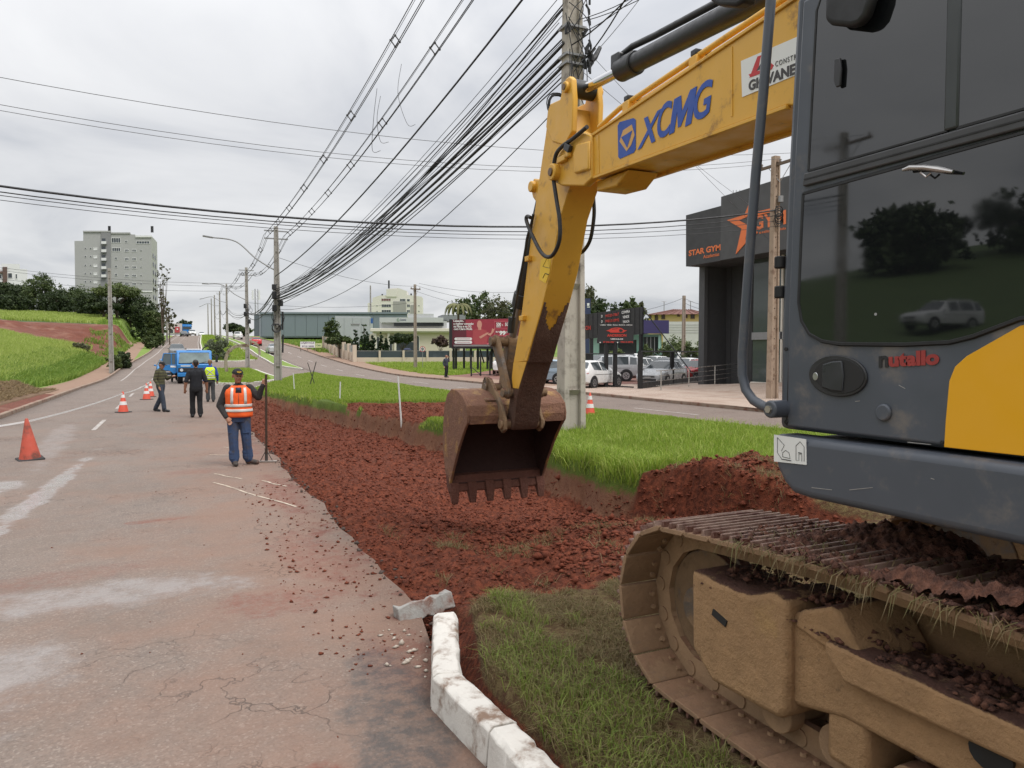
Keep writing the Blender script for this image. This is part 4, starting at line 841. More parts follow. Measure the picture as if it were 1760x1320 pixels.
def smoothpts(P_, n=8):
    P_ = [Vector(q) for q in P_]; r_ = []
    for i in range(len(P_)-1):
        a, b, c_, d = P_[max(i-1, 0)], P_[i], P_[i+1], P_[min(i+2, len(P_)-1)]
        for j in range(n):
            t_ = j/n; r_.append(.5*((2*b)+(c_-a)*t_+(2*a-5*b+4*c_-d)*t_*t_+(3*b-a-3*c_+d)*t_**3))
    return r_+[P_[-1]]
def hose(pxs, x, r_, name='hose', parent=None):
    mb = MB(); mb.tube(smoothpts([onx(u, v, x) for u, v in pxs]), r_, 10); return mb.build(name, M_BLK, parent)
hose(((1009, 218), (985, 238), (966, 252), (955, 268), (951, 300), (956, 340), (962, 380), (961, 415), (948, 440), (932, 436), (915, 405), (905, 380), (906, 372), (912, 374)), BL-.06, .021, 'hose', boom)
hose(((1020, 340), (1021, 370), (1015, 410), (1004, 430), (994, 436)), BR+.02, .021, 'hose', boom)
mb = MB(); q = onx(976, 254, BL-.06); mb.obox(q, (.02, 0, 0), (0, .05, .03), (0, -.02, .03)); mb.build('hose_fitting', M_CYL, boom, bevel=.006)

# ---- stick (dipper arm)
SL, SR = 3.70, 4.04
stick_poly = [(6.60, 4.86), (6.68, 4.87), (6.74, 4.83), (7.02, 4.80), (7.10, 4.66), (7.17, 4.42), (7.36, 3.88), (7.58, 3.2), (7.80, 2.44), (8.01, 1.92), (8.10, 1.55), (8.22, 1.22), (8.17, 1.11), (8.05, 1.10), (7.97, 1.20), (7.90, 1.52), (7.50, 2.17), (7.25, 2.55), (7.03, 2.95), (6.83, 3.47), (6.66, 3.70), (6.56, 3.82), (6.52, 4.0), (6.52, 4.70), (6.55, 4.82)]
stick_up = [q for q in stick_poly if q[1] > 1.95]
lowf = [(8.01, 1.92), (8.10, 1.55), (8.22, 1.22), (8.17, 1.11), (8.05, 1.10), (7.97, 1.20), (7.90, 1.52), (7.63, 1.95)]
mb = MB(); mb.prx([(6.74, 4.60), (6.98, 4.62), (7.10, 4.66), (7.17, 4.42), (7.36, 3.88), (7.58, 3.2), (7.80, 2.44), (8.01, 1.92), (7.63, 1.95), (7.50, 2.17), (7.25, 2.55), (7.03, 2.95), (6.83, 3.47), (6.66, 3.70), (6.56, 3.82), (6.55, 4.0), (6.66, 4.3)], SL, SR); stick = mb.build('stick', M_YEL, exc, bevel=.01)
mb = MB(); mb.prx(lowf, SL+.004, SR-.004); lw = mb.build('stick_nose', M_NOSE, stick, bevel=.015)
mb = MB(); mb.prx([(8.005, 1.93), (8.05, 1.74), (8.02, 1.62), (7.86, 1.62), (7.64, 1.945)], SL+.0005, SL+.02); mb.build('nose_side_plate', M_YEL, stick)
mb = MB()
for j in range(14):
    x0 = SL+.012+j*(SR-SL-.024)/14; x1 = SL+.012+(j+1)*(SR-SL-.024)/14; f_ = abs(j-6.5)/7; tz = 2.33+.34*f_**1.6+random.uniform(-.03, .03); yt = float(np.interp(tz, [1.95, 2.17, 2.55, 2.95], [7.63, 7.50, 7.25, 7.03])); mb.prx([(7.63, 1.94), (7.50, 2.165), (yt, tz), (yt-.006, tz-.01), (7.487, 2.16), (7.617, 1.935)], x0, x1)
mb.build('mud_smear', M_NOSE, stick, smooth=80)
for x0, x1 in ((SL-.012, SL+.05), (SR-.05, SR+.012)):      # ears that take the stick cylinder
    mb = MB(); mb.prx([(6.57, 4.83), (6.62, 4.87), (6.70, 4.87), (6.76, 4.80), (6.82, 4.70), (7.04, 4.72), (7.10, 4.66), (7.14, 4.5), (6.98, 4.3), (6.72, 4.2), (6.56, 4.3), (6.54, 4.6)], x0, x1); mb.build('cylinder_ear', M_YEL, stick, bevel=.012)
mb = MB(); mb.cyl((SL-.05, 6.66, 4.77), (SR+.05, 6.66, 4.77), .055, 20); pn = mb.build('cylinder_pin', M_YEL, stick, bevel=.006); mb = MB(); mb.cyl((SL-.06, 6.66, 4.77), (SL-.045, 6.66, 4.77), .032, 16); mb.build('pin_cap', mat('greasy_pin', (.14, .08, .04), .4, .4), pn)
def py(u, v, x=SL-.002): return onx(u, v, x)
wl = MB().slab([py(u, v) for u, v in ((930, 447), (948, 437), (945, 468), (938, 487), (927, 480))], (-1, 0, 0), .003).build('warning_label', mat('label_yellow', (.80, .52, .03), .5), stick, smooth=0)
mb = MB(); mb.tube([onx(u, v, SL-.0052) for u, v in ((933, 458), (942, 441), (945, 461), (933, 458))], .003, 4); mb.tube([onx(u, v, SL-.0052) for u, v in ((933, 478), (937, 470), (943, 472))], .005, 4); mb.build('warning_symbol', M_INK, wl, smooth=0)
for u, v in ((911, 445), (901, 547)):
    q = py(u, v); mb = MB(); mb.box(SL-.05, SL+.01, q.y-.05, q.y+.05, q.z-.03, q.z+.03); mb.build('hose_bracket', M_YEL, stick, bevel=.008)
# bucket cylinder on the front of the stick, hoses beside it
b0 = Vector((3.87, 7.48, 3.92)); b1 = Vector((3.87, 8.42, 2.20)); d2 = (b1-b0).normalized()
mb = MB(); mb.cyl(b0, b0+d2*1.42, .088, 28); mb.cyl(b0+d2*1.3, b0+d2*1.48, .105, 28); bc = mb.build('bucket_cylinder', M_CYL, stick, bevel=.008)
mb = MB(); mb.cyl(b0+d2*1.42, b1, .048, 20); mb.build('bucket_cylinder_rod', mat('dirty_rod', (.25, .22, .2), .4, .6), bc)
mb = MB(); mb.prx([(7.34, 3.98), (7.50, 4.03), (7.57, 3.92), (7.52, 3.82), (7.40, 3.72)], SL+.02, SR-.02); mb.cyl((SL-.035, 7.48, 3.93), (SR+.035, 7.48, 3.93), .062, 20); mb.build('cylinder_bracket', M_YEL, stick, bevel=.01)
hose(((917, 368), (913, 385), (906, 410), (903, 430), (894, 480), (884, 535), (881, 552)), SL-.03, .016, 'hose', stick)
mb = MB(); mb.cyl(onx(880, 545, SL), onx(878, 572, SL), .045, 14); mb.build('hose_coupling', M_CYL, stick)
# linkage
pt = Vector((3.87, 8.42, 2.19)); pb = Vector((3.87, 8.06, 1.56)); pe = Vector((3.87, 8.62, 1.60)); ph = Vector((3.87, 8.13, 1.17))
def bar(a, b, x0, x1, w0, w1, name, parent, m):
    d = (b-a).normalized(); n_ = Vector((0, -d.z, d.y)); pts = []
    for c_, w_, s_ in ((a, w0, -1), (b, w1, 1)):
        for i in range(7):
            an = math.pi*i/6; pts.append((c_+n_*(w_*math.cos(an)*(1 if s_ > 0 else -1))+d*(w_*math.sin(an)*s_)))
    return MB().prx([(q.y, q.z) for q in pts], x0, x1).build(name, m, parent, bevel=.012)
for x0, x1 in ((SL-.075, SL-.02), (SR+.02, SR+.075)): bar(pt, pb, x0, x1, .085, .075, 'idler_link', stick, M_STEEL)
bar(pt, pe, 3.80, 3.94, .085, .075, 'bucket_link', stick, M_STEEL)
for q, r_ in ((pt, .062), (pb, .058), (pe, .058), (ph, .058)):
    mb = MB(); mb.cyl((SL-.13, q.y, q.z), (SR+.13, q.y, q.z), r_, 22); mb.build('link_pin', M_STEEL, stick, bevel=.008)
# ---- bucket
M_TOOTH = muddy('earth_caked_steel', (.16, .075, .04), (.115, .042, .026), .85, top=.8, scale=6, bump=1.2)
bk0, bk1 = 3.20, 4.55
outer = [(8.225, 1.28), (8.26, 1.40), (8.40, 1.51), (8.60, 1.575), (8.80, 1.585), (8.97, 1.50), (9.08, 1.33), (9.135, 1.05), (9.13, .75), (9.06, .50), (8.98, .36), (8.90, .30)]
P_ = [Vector((0, a, b)) for a, b in outer]; inner = []
for i, q in enumerate(P_):
    t_ = (P_[min(i+1, len(P_)-1)]-P_[max(i-1, 0)]).normalized(); inner.append((q.y-(-t_.z)*-.03*-1, q.z+t_.y*-.03))
inner = [(a-.030*(P_[min(i+1, len(outer)-1)]-P_[max(i-1, 0)]).normalized().z*-1, b-.030*(P_[min(i+1, len(outer)-1)]-P_[max(i-1, 0)]).normalized().y) for i, (a, b) in enumerate(outer)]
mb = MB(); mb.prx(outer+inner[::-1], bk0+.02, bk1-.02); bucket = mb.build('bucket', M_BUCK, exc, bevel=.006)
side = outer+[(8.86, .36), (8.74, .56), (8.54, .86), (8.34, 1.10), (8.24, 1.19)]
for x0, x1 in ((bk0-.012, bk0+.022), (bk1-.022, bk1+.012)):
    mb = MB(); mb.prx(side, x0, x1); mb.build('side_plate', M_BUCK, bucket, bevel=.008)
mb = MB(); mb.prx([(8.238, 1.17), (8.222, 1.285), (8.25, 1.29), (8.27, 1.17)], bk0+.022, bk1-.022); mb.build('front_plate', M_BUCK, bucket, bevel=.008)
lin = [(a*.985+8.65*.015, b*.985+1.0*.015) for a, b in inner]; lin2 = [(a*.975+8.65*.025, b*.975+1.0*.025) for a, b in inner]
mb = MB(); mb.prx(lin+lin2[::-1], bk0+.03, bk1-.03); mb.build('inner_shade_skin', M_BUCKSHADE, bucket)  # added liner carrying the painted shade of the bucket mouth
for x_ in (bk0+.024, bk1-.028): mb = MB(); mb.prx(lin[1:]+[(8.85, .38), (8.74, .58), (8.54, .88), (8.36, 1.10), (8.28, 1.19), (8.28, 1.38)], x_, x_+.004); mb.build('inner_shade_skin', M_BUCKSHADE, bucket)
mb = MB(); mb.prx([(8.92, .44), (9.0, .46), (8.97, .30), (8.90, .22), (8.85, .24)], bk0-.02, bk1+.02); mb.build('lip', M_TOOTH, bucket, bevel=.01)
for i in range(6):
    x_ = bk0+.05+i*(bk1-bk0-.10)/5; mb = MB()
    rs = [[(x_+sx_*hw, y_+sy_*hd, z_) for sx_, sy_ in ((-1, -1), (1, -1), (1, 1), (-1, 1))] for hw, hd, y_, z_ in ((.062, .055, 8.92, .36), (.060, .055, 8.885, .25), (.052, .034, 8.86, .17), (.044, .012, 8.84, .08))]
    mb.rings(rs); mb.build('tooth', M_TOOTH, bucket, bevel=.008)
for x0, x1 in ((SL-.10, SL-.055), (SR+.055, SR+.10)):
    mb = MB(); mb.prx([(8.62, 1.74), (8.74, 1.70), (8.80, 1.58), (8.50, 1.50), (8.26, 1.38), (8.25, 1.24), (8.20, 1.09), (8.13, 1.06), (8.05, 1.11), (8.04, 1.22), (8.14, 1.38), (8.40, 1.62), (8.52, 1.72)], x0, x1); ear = mb.build('bucket_ear', M_STEEL, bucket, bevel=.012)
    mb = MB(); mb.prx([(8.32, 1.42), (8.50, 1.52), (8.52, 1.54), (8.30, 1.46)], x0-.14, x0-.002); mb.build('ear_gusset', M_STEEL, ear)
mb = MB(); mb.tube(smoothpts([(SL-.12, 8.60+.055*math.cos(a), 1.66+.075*math.sin(a)) for a in [i*6.0/12 for i in range(13)]], 4), .008, 8); mb.build('wire_loop', M_STEEL, bucket)
# ================================================================ KERB STONES, STAKES, CONES
def kerbstone(pts, label, h=.20, z=0.0, wd=.15):
    """a white kerb stone: list of outer base points along the road side, extruded inwards"""
    mb = MB(); rs = []
    n = max(2, int((Vector((*pts[1], 0))-Vector((*pts[0], 0))).length/.05)); a, b = Vector((*pts[0], z)), Vector((*pts[1], z)); d = (b-a).normalized(); nn = Vector((d.y, -d.x, 0))
    for i in range(n+1):
        c_ = a.lerp(b, i/n); j = lambda s_: random.uniform(-s_, s_)
        rs.append([c_+Vector((0, 0, -.08)), c_+nn*.185+Vector((0, 0, -.08)), c_+nn*(.185+j(.008))+Vector((0, 0, h-.025+j(.012))), c_+nn*(.16+j(.008))+Vector((0, 0, h+j(.006))), c_+nn*(.045+j(.006))+Vector((0, 0, h+j(.006))), c_+nn*(.018+j(.005))+Vector((0, 0, h-.02+j(.006)))])
    mb.rings(rs); o = mb.build('kerb_stone', M_KERBW, bevel=.006); return tag(o, label, 'kerb')
kb0, kb1, kb2 = onz(741, 1100), onz(738, 1218), onz(832, 1320)
kerbstone(((kb1.x+.005, kb1.y+.012), (kb0.x, kb0.y)), 'short white kerb stone nearest the broken kerb piece')
kerbstone(((kb2.x, kb2.y), (kb1.x, kb1.y-.012)), 'long chipped white kerb stone at the bottom of the picture')
kerbstone(((kb2.x+.02, kb2.y-1.2), (kb2.x+.0, kb2.y-.015)), 'white kerb stone running out of the bottom edge of the picture')
mb = MB(); q0, q1 = onz(690, 1074, -.02), onz(782, 1044, .02); d = (q1-q0).normalized(); up = Vector((-.12, .35, .93)).normalized(); nn = d.cross(up).normalized()
rs = []
for i in range(13):
    c_ = q0.lerp(q1, i/12); j = lambda s_: Vector([random.uniform(-s_, s_) for _ in range(3)])
    rs.append([c_+j(.012), c_+up*.13+j(.015), c_+up*.14-nn*.12+j(.012)*2, c_-nn*.12+j(.01)])
mb.rings(rs); o = mb.build('broken_kerb_piece', mat('raw_grey_concrete', (.30, .29, .27), .9, var=.18, vs=9, bump=.6, bs=50, dirt=((.16, .06, .035), .35, 5)), bevel=.008); tag(o, 'torn-out grey concrete kerb piece tilted against the dug earth', 'concrete')
o = clods('broken_concrete', np.stack([RNG.normal(1.45, .10, 60), RNG.normal(4.75, .28, 60)], -1), zr, .004, .03, mat('concrete_crumbs', (.42, .36, .30), .9, var=.3), 'pale concrete crumbs beside the white kerb'); o['category'] = 'rubble'

M_STAKE = mat('white_stake', (.66, .66, .63), .7, var=.1)
def stake(b, t_, r_, label, m=M_STAKE, grp='survey stakes in the median'):
    mb = MB(); b, t_ = Vector(b), Vector(t_); mb.tube([b-Vector((0, 0, .12)), b, t_], [r_*.5, r_, r_*.9], 6); o = mb.build('survey_stake', m); return tag(o, label, 'stake', grp)
def med(u, v, z=.17): q = onz(u, v, z); return Vector((q.x, q.y, gm(q.x, q.y)+float(prof(q.y))))
for (b, t_, lb) in (((690, 712), (684, 647), 'tall white survey stake leaning beside the dug bank near the bucket'), ((584, 687), (585, 656), 'short white survey stake at the dirt edge of the far lawn'), ((506, 671), (504, 641), 'white survey stake standing in the grass nearest the pole with the cable coil')):
    B_ = med(*b); dpt = B_.dot(ray(*b))/ray(*b).length_squared; q = ray(*t_); tq = EYEV+q*((B_.x*_s+B_.y*_c)/(q.x*_s+q.y*_c)); stake(B_, tq, .028, lb)
a_, b_ = med(533, 661), med(541, 661); M_DSTK = mat('dark_stake', (.05, .045, .04), .8)
stake(a_, a_+Vector((.38, .1, 1.35)), .03, 'dark stake leaning right in the crossed pair on the lawn', M_DSTK, 'crossed dark stakes'); stake(b_, b_+Vector((-.38, .1, 1.30)), .025, 'dark stake leaning left in the crossed pair on the lawn', M_DSTK, 'crossed dark stakes')

M_CONE = mat('cone_orange', (.62, .085, .045), .55, var=.12, vs=6, dirt=((.25, .07, .05), .15, 5)); M_CONEW = mat('cone_white', (.70, .68, .66), .5, var=.08)
M_CONEF = mat('faded_cone', (.50, .085, .05), .7, var=.25, vs=4, dirt=((.13, .05, .035), .45, 4)); M_CBASE = mat('cone_base', (.03, .028, .028), .8)
def cone(u, v, label, bands=True, s_=.72, z=0.0, m=None, tilt=0):
    p_ = onz(u, v, z); t_ = thing('traffic_cone', label, 'traffic cone', p_, 'traffic cones', rz=random.random(), world=False); m = m or M_CONE
    rad = lambda h: .155*(1-h/.74)+.022
    mb = MB(); mb.box(-.2, .2, -.2, .2, 0, .035); mb.build('base', M_CBASE, t_, bevel=.02)
    mb = MB(); mb.lathe([(rad(.03), .03), (rad(.06)*.98, .06), (rad(.72), .72), (rad(.72)*.6, .735)]); mb.build('body', m, t_)
    if bands:
        for h0, h1 in ((.27, .39), (.52, .63)): mb = MB(); mb.lathe([(rad(h0)+.003, h0), (rad(h1)+.003, h1), (rad(h1)-.002, h1+.001), (rad(h0)-.002, h0-.001)]); mb.build('band', M_CONEW, t_)
    t_.scale = (s_/.735,)*3; return t_, p_
c1, p1 = cone(52, 790, 'dirty faded traffic cone without bands, nearest to the camera', False, .80, m=M_CONEF); c1.rotation_euler = (.05, -.06, .3)
c2, p2 = cone(212, 709, 'red and white traffic cone standing alone behind the faded one')
c3, p3 = cone(252, 687, 'nearer of the two overlapping traffic cones beside the man in the green sweater')
c4, p4 = cone(259, 682, 'farther of the two overlapping traffic cones beside the man in the green sweater')
p5 = onz(1014, 716, .17); c5, p5 = cone(1014, 716, 'red and white traffic cone on the grass right of the big concrete pole', z=.15)
M_TAPE = mat('white_tape', (.70, .69, .68), .6, var=.05)
mb = MB()
for a, b in ((onz(0, 762, .0)+Vector((-2.2, -6, .55)), p1+Vector((0, 0, .74))), (p1+Vector((0, 0, .74)), p2+Vector((0, 0, .66))), (p2+Vector((0, 0, .66)), p3+Vector((0, 0, .66)))):
    pts = [a.lerp(b, i/10)+Vector((0, 0, -.05*4*(i/10)*(1-i/10))) for i in range(11)]
    for i in range(10): mb.slab([pts[i]+Vector((0, 0, -.016)), pts[i+1]+Vector((0, 0, -.016)), pts[i+1]+Vector((0, 0, .016)), pts[i]+Vector((0, 0, .016))], (1, 0, 0), .004)
o = mb.build('barrier_tape', M_TAPE, smooth=0); tag(o, 'white barrier tape strung between the traffic cones on the left', 'tape')

# ================================================================ UTILITY POLES
M_CONC = mat('pole_concrete', (.43, .39, .335), .9, var=.20, vs=1.6, bump=.45, bs=22, dirt=((.17, .145, .12), .30, 2.2))
M_CONC2 = mat('far_pole_concrete', (.33, .31, .28), .9, var=.2, vs=1.2, dirt=((.17, .15, .13), .3, 2))
M_WIRE = mat('cable_black', (.018, .018, .02), .6, var=.2); M_WIREG = mat('cable_grey', (.10, .10, .105), .5, .3, var=.1)
M_GALV = mat('galvanised', (.30, .30, .30), .5, .6, var=.15)
def ibeam_pole(p_, h, w0, w1, d0, d1, label, m, panel=2.5, grp='concrete utility poles'):
    t_ = thing('utility_pole', label, 'utility pole', p_, grp); x, y, z = p_
    W = lambda s_: (w0+(w1-w0)*s_)/2; D = lambda s_: (d0+(d1-d0)*s_)/2; f = .24
    for s_ in (-1, 1):
        mb = MB(); rs = []
        for q in (-.12/h, 0, .5, 1):
            a, b, dd = W(max(q, 0)), W(max(q, 0))*(1-f*2), D(max(q, 0)); zz = z+q*h
            rs.append([(x+s_*a, y-dd, zz), (x+s_*a, y+dd, zz), (x+s_*b, y+dd, zz), (x+s_*b, y-dd, zz)])
        mb.rings(rs); mb.build('flange', m, t_, bevel=.012)
    mb = MB(); rs = []
    for q in (-.12/h, 0, 1): b, dd = W(max(q, 0))*(1-f*2)+.004, D(max(q, 0))*.45; rs.append([(x-b, y-dd, z+q*h), (x+b, y-dd, z+q*h), (x+b, y+dd, z+q*h), (x-b, y+dd, z+q*h)])
    mb.rings(rs); mb.build('web', m, t_)
    k_ = 1.02
    while k_ < h-.3:
        q = k_/h; b, dd = W(q)*(1-f*2)+.003, D(q)*.97; mb = MB(); mb.add([(x-b, y-dd, z+k_), (x+b, y-dd, z+k_), (x+b, y+dd, z+k_), (x-b, y+dd, z+k_), (x-b, y-dd*.5, z+k_-.12), (x+b, y-dd*.5, z+k_-.12), (x+b, y+dd*.5, z+k_-.12), (x-b, y+dd*.5, z+k_-.12)], [(0, 1, 2, 3), (7, 6, 5, 4), (0, 4, 5, 1), (1, 5, 6, 2), (2, 6, 7, 3), (3, 7, 4, 0)]); mb.build('cross_rib', m, t_); k_ += panel
    mb = MB(); mb.box(x-W(1)*.98, x+W(1)*.98, y-D(1)*.98, y+D(1)*.98, z+h-.25, z+h); mb.build('cap', m, t_); return t_
P1 = Vector((8.52, 15.15, .15)); pole1 = ibeam_pole(P1, 13.0, .60, .33, .40, .24, 'big weathered concrete utility pole right behind the excavator bucket', M_CONC)
# the tangle at its top
def band(z, t_, x, y, w_, d_): mb = MB(); mb.box(x-w_/2, x+w_/2, y-d_/2, y+d_/2, z-.025, z+.025); mb.build('steel_band', M_GALV, t_)
for z_ in (7.05, 8.75, 8.95, 9.6): band(z_, pole1, P1.x, P1.y, .53, .40)
def coil(c_, r_, n, wr, axis, parent, sq=1.0, name='cable_coil'):
    mb = MB(); ax = Vector(axis).normalized(); a = ax.orthogonal().normalized(); b = ax.cross(a)
    for i in range(n):
        rr = r_*(1-.10*random.random()); o_ = ax*(i-n/2)*wr*1.6+Vector([random.uniform(-.02, .02) for _ in range(3)])
        mb.tube([Vector(c_)+o_+a*rr*math.cos(g_)+b*rr*sq*math.sin(g_) for g_ in [2*math.pi*j/20 for j in range(21)]], wr, 6)
    return mb.build(name, M_WIRE, parent)
coil((P1.x-.32, P1.y-.15, 7.6), .30, 7, .013, (.2, 1, .1), pole1, 1.6); coil((P1.x-.34, P1.y-.2, 7.0), .26, 6, .013, (.3, 1, 0), pole1, 1.3); coil((P1.x+.36, P1.y-.25, 7.25), .24, 6, .013, (1, .6, 0), pole1, 1.3)
for i in range(16):
    z_ = random.uniform(8.6, 10.5); s_ = random.choice((-1, 1)); mb = MB(); c_ = Vector((P1.x+s_*random.uniform(.2, .36), P1.y-.24+random.uniform(-.08, .08), z_)); mb.tube([c_+Vector((0, 0, -random.uniform(.06, .16))), c_, c_+Vector((random.uniform(-.1, .1), 0, .12))], random.uniform(.025, .05), 7); mb.build('splice_closure', M_WIRE, pole1)
for i in range(14):
    a = Vector((P1.x+random.uniform(-.34, .34), P1.y-.25, random.uniform(8.4, 10.4))); b = Vector((P1.x+random.uniform(-.36, .36), P1.y-.27, a.z-random.uniform(.4, 1.8))); m_ = (a+b)/2+Vector((random.uniform(-.3, .3), -.1, 0)); mb = MB(); mb.tube(smoothpts([a, m_, b], 6), .011, 5); mb.build('loose_cable', M_WIRE, pole1)
# fittings hanging at the right of the pole
mb = MB(); mb.tube([P1+Vector((.25, -.15, 8.55)), P1+Vector((.55, -.1, 8.85)), P1+Vector((.75, 0, 9.15))], [.05, .07, .05], 8); mb.build('tension_clamp', M_WIRE, pole1)

def spot(u, v, depth): q = at(u, v, depth); return Vector((q.x, q.y, g(q.x, q.y)))
P2 = spot(478, 655, 48); P2.z += .15; P3 = spot(426, 640, 77); P3.z += .12
pole2 = ibeam_pole(P2, 10.15, .50, .26, .34, .2, 'concrete pole with a coil of black cable at the far end of the median lawn', M_CONC2)
pole3 = ibeam_pole(P3, 10.4, .46, .26, .34, .2, 'concrete pole on the traffic island beside the curved arches', M_CONC2)
rowp = [(391, 125, 'second', 10.6), (379, 160, 'third', 10.6), (370, 195, 'fourth', 11), (364.5, 225, 'fifth', 11.5), (358.5, 250, 'sixth', 11.5)]
POLES = [P1, P2, P3]
for u, dp, od, h_ in rowp:
    q = spot(u, 600, dp); ibeam_pole(q, h_, .44, .26, .3, .2, od+' concrete pole up the hill after the one by the arches', M_CONC2, panel=3); POLES.append(q)
def lamp_arm(pole, pz, base, tip):
    mb = MB(); a, b = Vector(base), Vector(tip); mid = a.lerp(b, .62)+Vector((0, 0, .55)); mb.tube(smoothpts([a, a.lerp(b, .3)+Vector((0, 0, .12)), mid, b], 6), .045, 8); ar = mb.build('lamp_arm', M_GALV, pole)
    d = (b-mid).normalized(); mb = MB(); mb.obox(b+d*.25, d*.32, (0, .11, 0), (.0, 0, .05)); mb.build('lamp_head', M_GALV, ar, bevel=.02)
lamp_arm(pole2, 0, P2+Vector((-.1, 0, 7.3)), at(364, 408, 47)); lamp_arm(pole3, 0, P3+Vector((-.1, 0, 7.0)), at(357, 488, 76))
for (u, v, dp), pl, in (((349, 513, 124), 3), ((346, 526, 160), 4)):
    po = [o_ for o_ in COL.objects if o_.get('category') == 'utility pole'][pl]; lamp_arm(po, 0, POLES[pl]+Vector((-.1, 0, 7.4)), at(u, v, dp))
# boxes, coils and clamps on pole 2 and 3
for (pz, pole, zs) in ((P2, pole2, (6.0, 5.4, 4.95, 4.6)), (P3, pole3, (6.1, 5.3, 4.5))):
    for z_ in zs:
        mb = MB(); s_ = random.choice((-1, 1)); mb.box(pz.x+s_*.2-.14, pz.x+s_*.2+.14, pz.y-.42, pz.y-.17, pz.z+z_, pz.z+z_+random.uniform(.3, .5)); mb.build('splice_box', M_WIRE, pole, bevel=.04)
    for i in range(7):
        a = Vector((pz.x+random.uniform(-.3, .3), pz.y-.2, pz.z+random.uniform(4.5, 6.8))); mb = MB(); mb.tube(smoothpts([a, a+Vector((random.uniform(-.4, .4), -.05, -.5)), a+Vector((random.uniform(-.2, .2), 0, -1.1))], 5), .018, 5); mb.build('loose_cable', M_WIRE, pole)
q = ony(475, 564, P2.y-.25); coil((q.x, q.y, q.z), .27, 7, .02, (0, 1, 0), pole2)
for z_ in (1.9, 3.4): mb = MB(); mb.tube([P2+Vector((.3, -.1, z_)), P2+Vector((.34, -.1, z_+1.2))], .06, 8); mb.build('splice_closure', M_WIRE, pole2)
# crossarms for the spaced circuits
for pz, pole in ((P2, pole2), (P3, pole3)):
    for z_ in (9.85, 9.35) if pole is pole2 else (10.1, 9.6): mb = MB(); mb.box(pz.x-.75, pz.x+.75, pz.y-.03, pz.y+.03, pz.z+z_-.04, pz.z+z_+.04); mb.build('crossarm', M_GALV, pole)
mb = MB(); mb.box(P1.x-2.0, P1.x+1.0, P1.y-.2, P1.y-.13, P1.z+12.5, P1.z+12.58); mb.build('crossarm', M_GALV, pole1)

# left pole, right-hand poles, poles further off
PL = spot(192, 643, 66); ibeam_pole(PL, 9.4, .42, .26, .3, .2, 'slim concrete pole standing on the weedy verge left of the road', M_CONC2)
PL2 = spot(287, 583, 140); ibeam_pole(PL2, 6.5, .4, .24, .3, .2, 'small distant concrete pole at the far end of the left footpath', M_CONC2, panel=3)
PRt = spot(1327, 690, 30.5); PRt.z = .15; poleR = ibeam_pole(PRt, 10.0, .42, .30, .30, .22, 'drilled concrete pole with crossarm in front of the black gym', mat('brown_concrete', (.36, .27, .20), .9, var=.2, vs=2, bump=.3, dirt=((.2, .13, .09), .3, 3)), panel=1.2)
for i in range(22): mb = MB(); z_ = .8+i*.42; mb.cyl((PRt.x, PRt.y-.075, PRt.z+z_), (PRt.x, PRt.y-.05, PRt.z+z_), .022, 8); mb.build('bolt_hole', M_GREYD, poleR)
def crossarm(pole, c_, d, half, m=None, ins=3):
    d = Vector(d).normalized(); mb = MB(); mb.obox(c_, d*half, d.cross(Vector((0, 0, 1)))*.05, (0, 0, .055)); ca = mb.build('crossarm', m or mat('old_timber', (.15, .11, .08), .9, var=.25, vs=6), pole)
    for s_ in (-1, 1): mb = MB(); mb.tube([c_+d*s_*half*.6, c_+Vector((0, 0, -.75))], .015, 5); mb.build('brace', M_GALV, pole)
    for i in range(ins):
        q = c_+d*half*(-.9+1.8*i/(ins-1)); mb = MB(); mb.lathe([(.02, .05), (.05, .09), (.03, .12), (.06, .16), (.03, .2)], q, 10); mb.build('insulator', mat('insulator_grey', (.25, .22, .2), .4), ca)
crossarm(poleR, PRt+Vector((0, -.25, 9.65)), (0, 1, 0), 1.15)
for i in range(5): coil((PRt.x-.1, PRt.y-.3, PRt.z+7.7-.1*i), .18+.05*random.random(), 2, .012, (0, 1, .3), poleR, 1.2)
mb = MB(); mb.cyl(PRt+Vector((.1, -.2, 8.1)), PRt+Vector((.1, -.2, 8.35)), .12, 12); mb.build('junction_box', M_GALV, poleR)
PW = Vector((-20.5, 22.2, 0)); PW.z = g(PW.x, PW.y); poleW = ibeam_pole(PW, 9.8, .42, .28, .3, .22, 'pole with crossarm on the field left of the camera, seen reflected in the cab window', M_CONC2)
crossarm(poleW, PW+Vector((0, -.2, 9.3)), (0, 1, 0), 1.15)
PB = spot(714, 628, 77); PB.z = g(PB.x, PB.y); poleB = ibeam_pole(PB, 9.0, .34, .24, .26, .2, 'slim pole with short crossarm in front of the cream building', mat('weathered_wood', (.30, .25, .20), .9, var=.2)); crossarm(poleB, PB+Vector((0, -.2, 8.5)), (1, .3, 0), .6)
PC = spot(1175, 580, 62); poleC = ibeam_pole(PC, 6.9, .3, .22, .24, .2, 'wooden-looking pole before the yellow house', mat('weathered_wood', (.30, .25, .20), .9))
PD = spot(637, 540, 190); ibeam_pole(PD, 14, .5, .3, .3, .2, 'distant pole rising behind the pale warehouse panel', M_CONC2, panel=4)

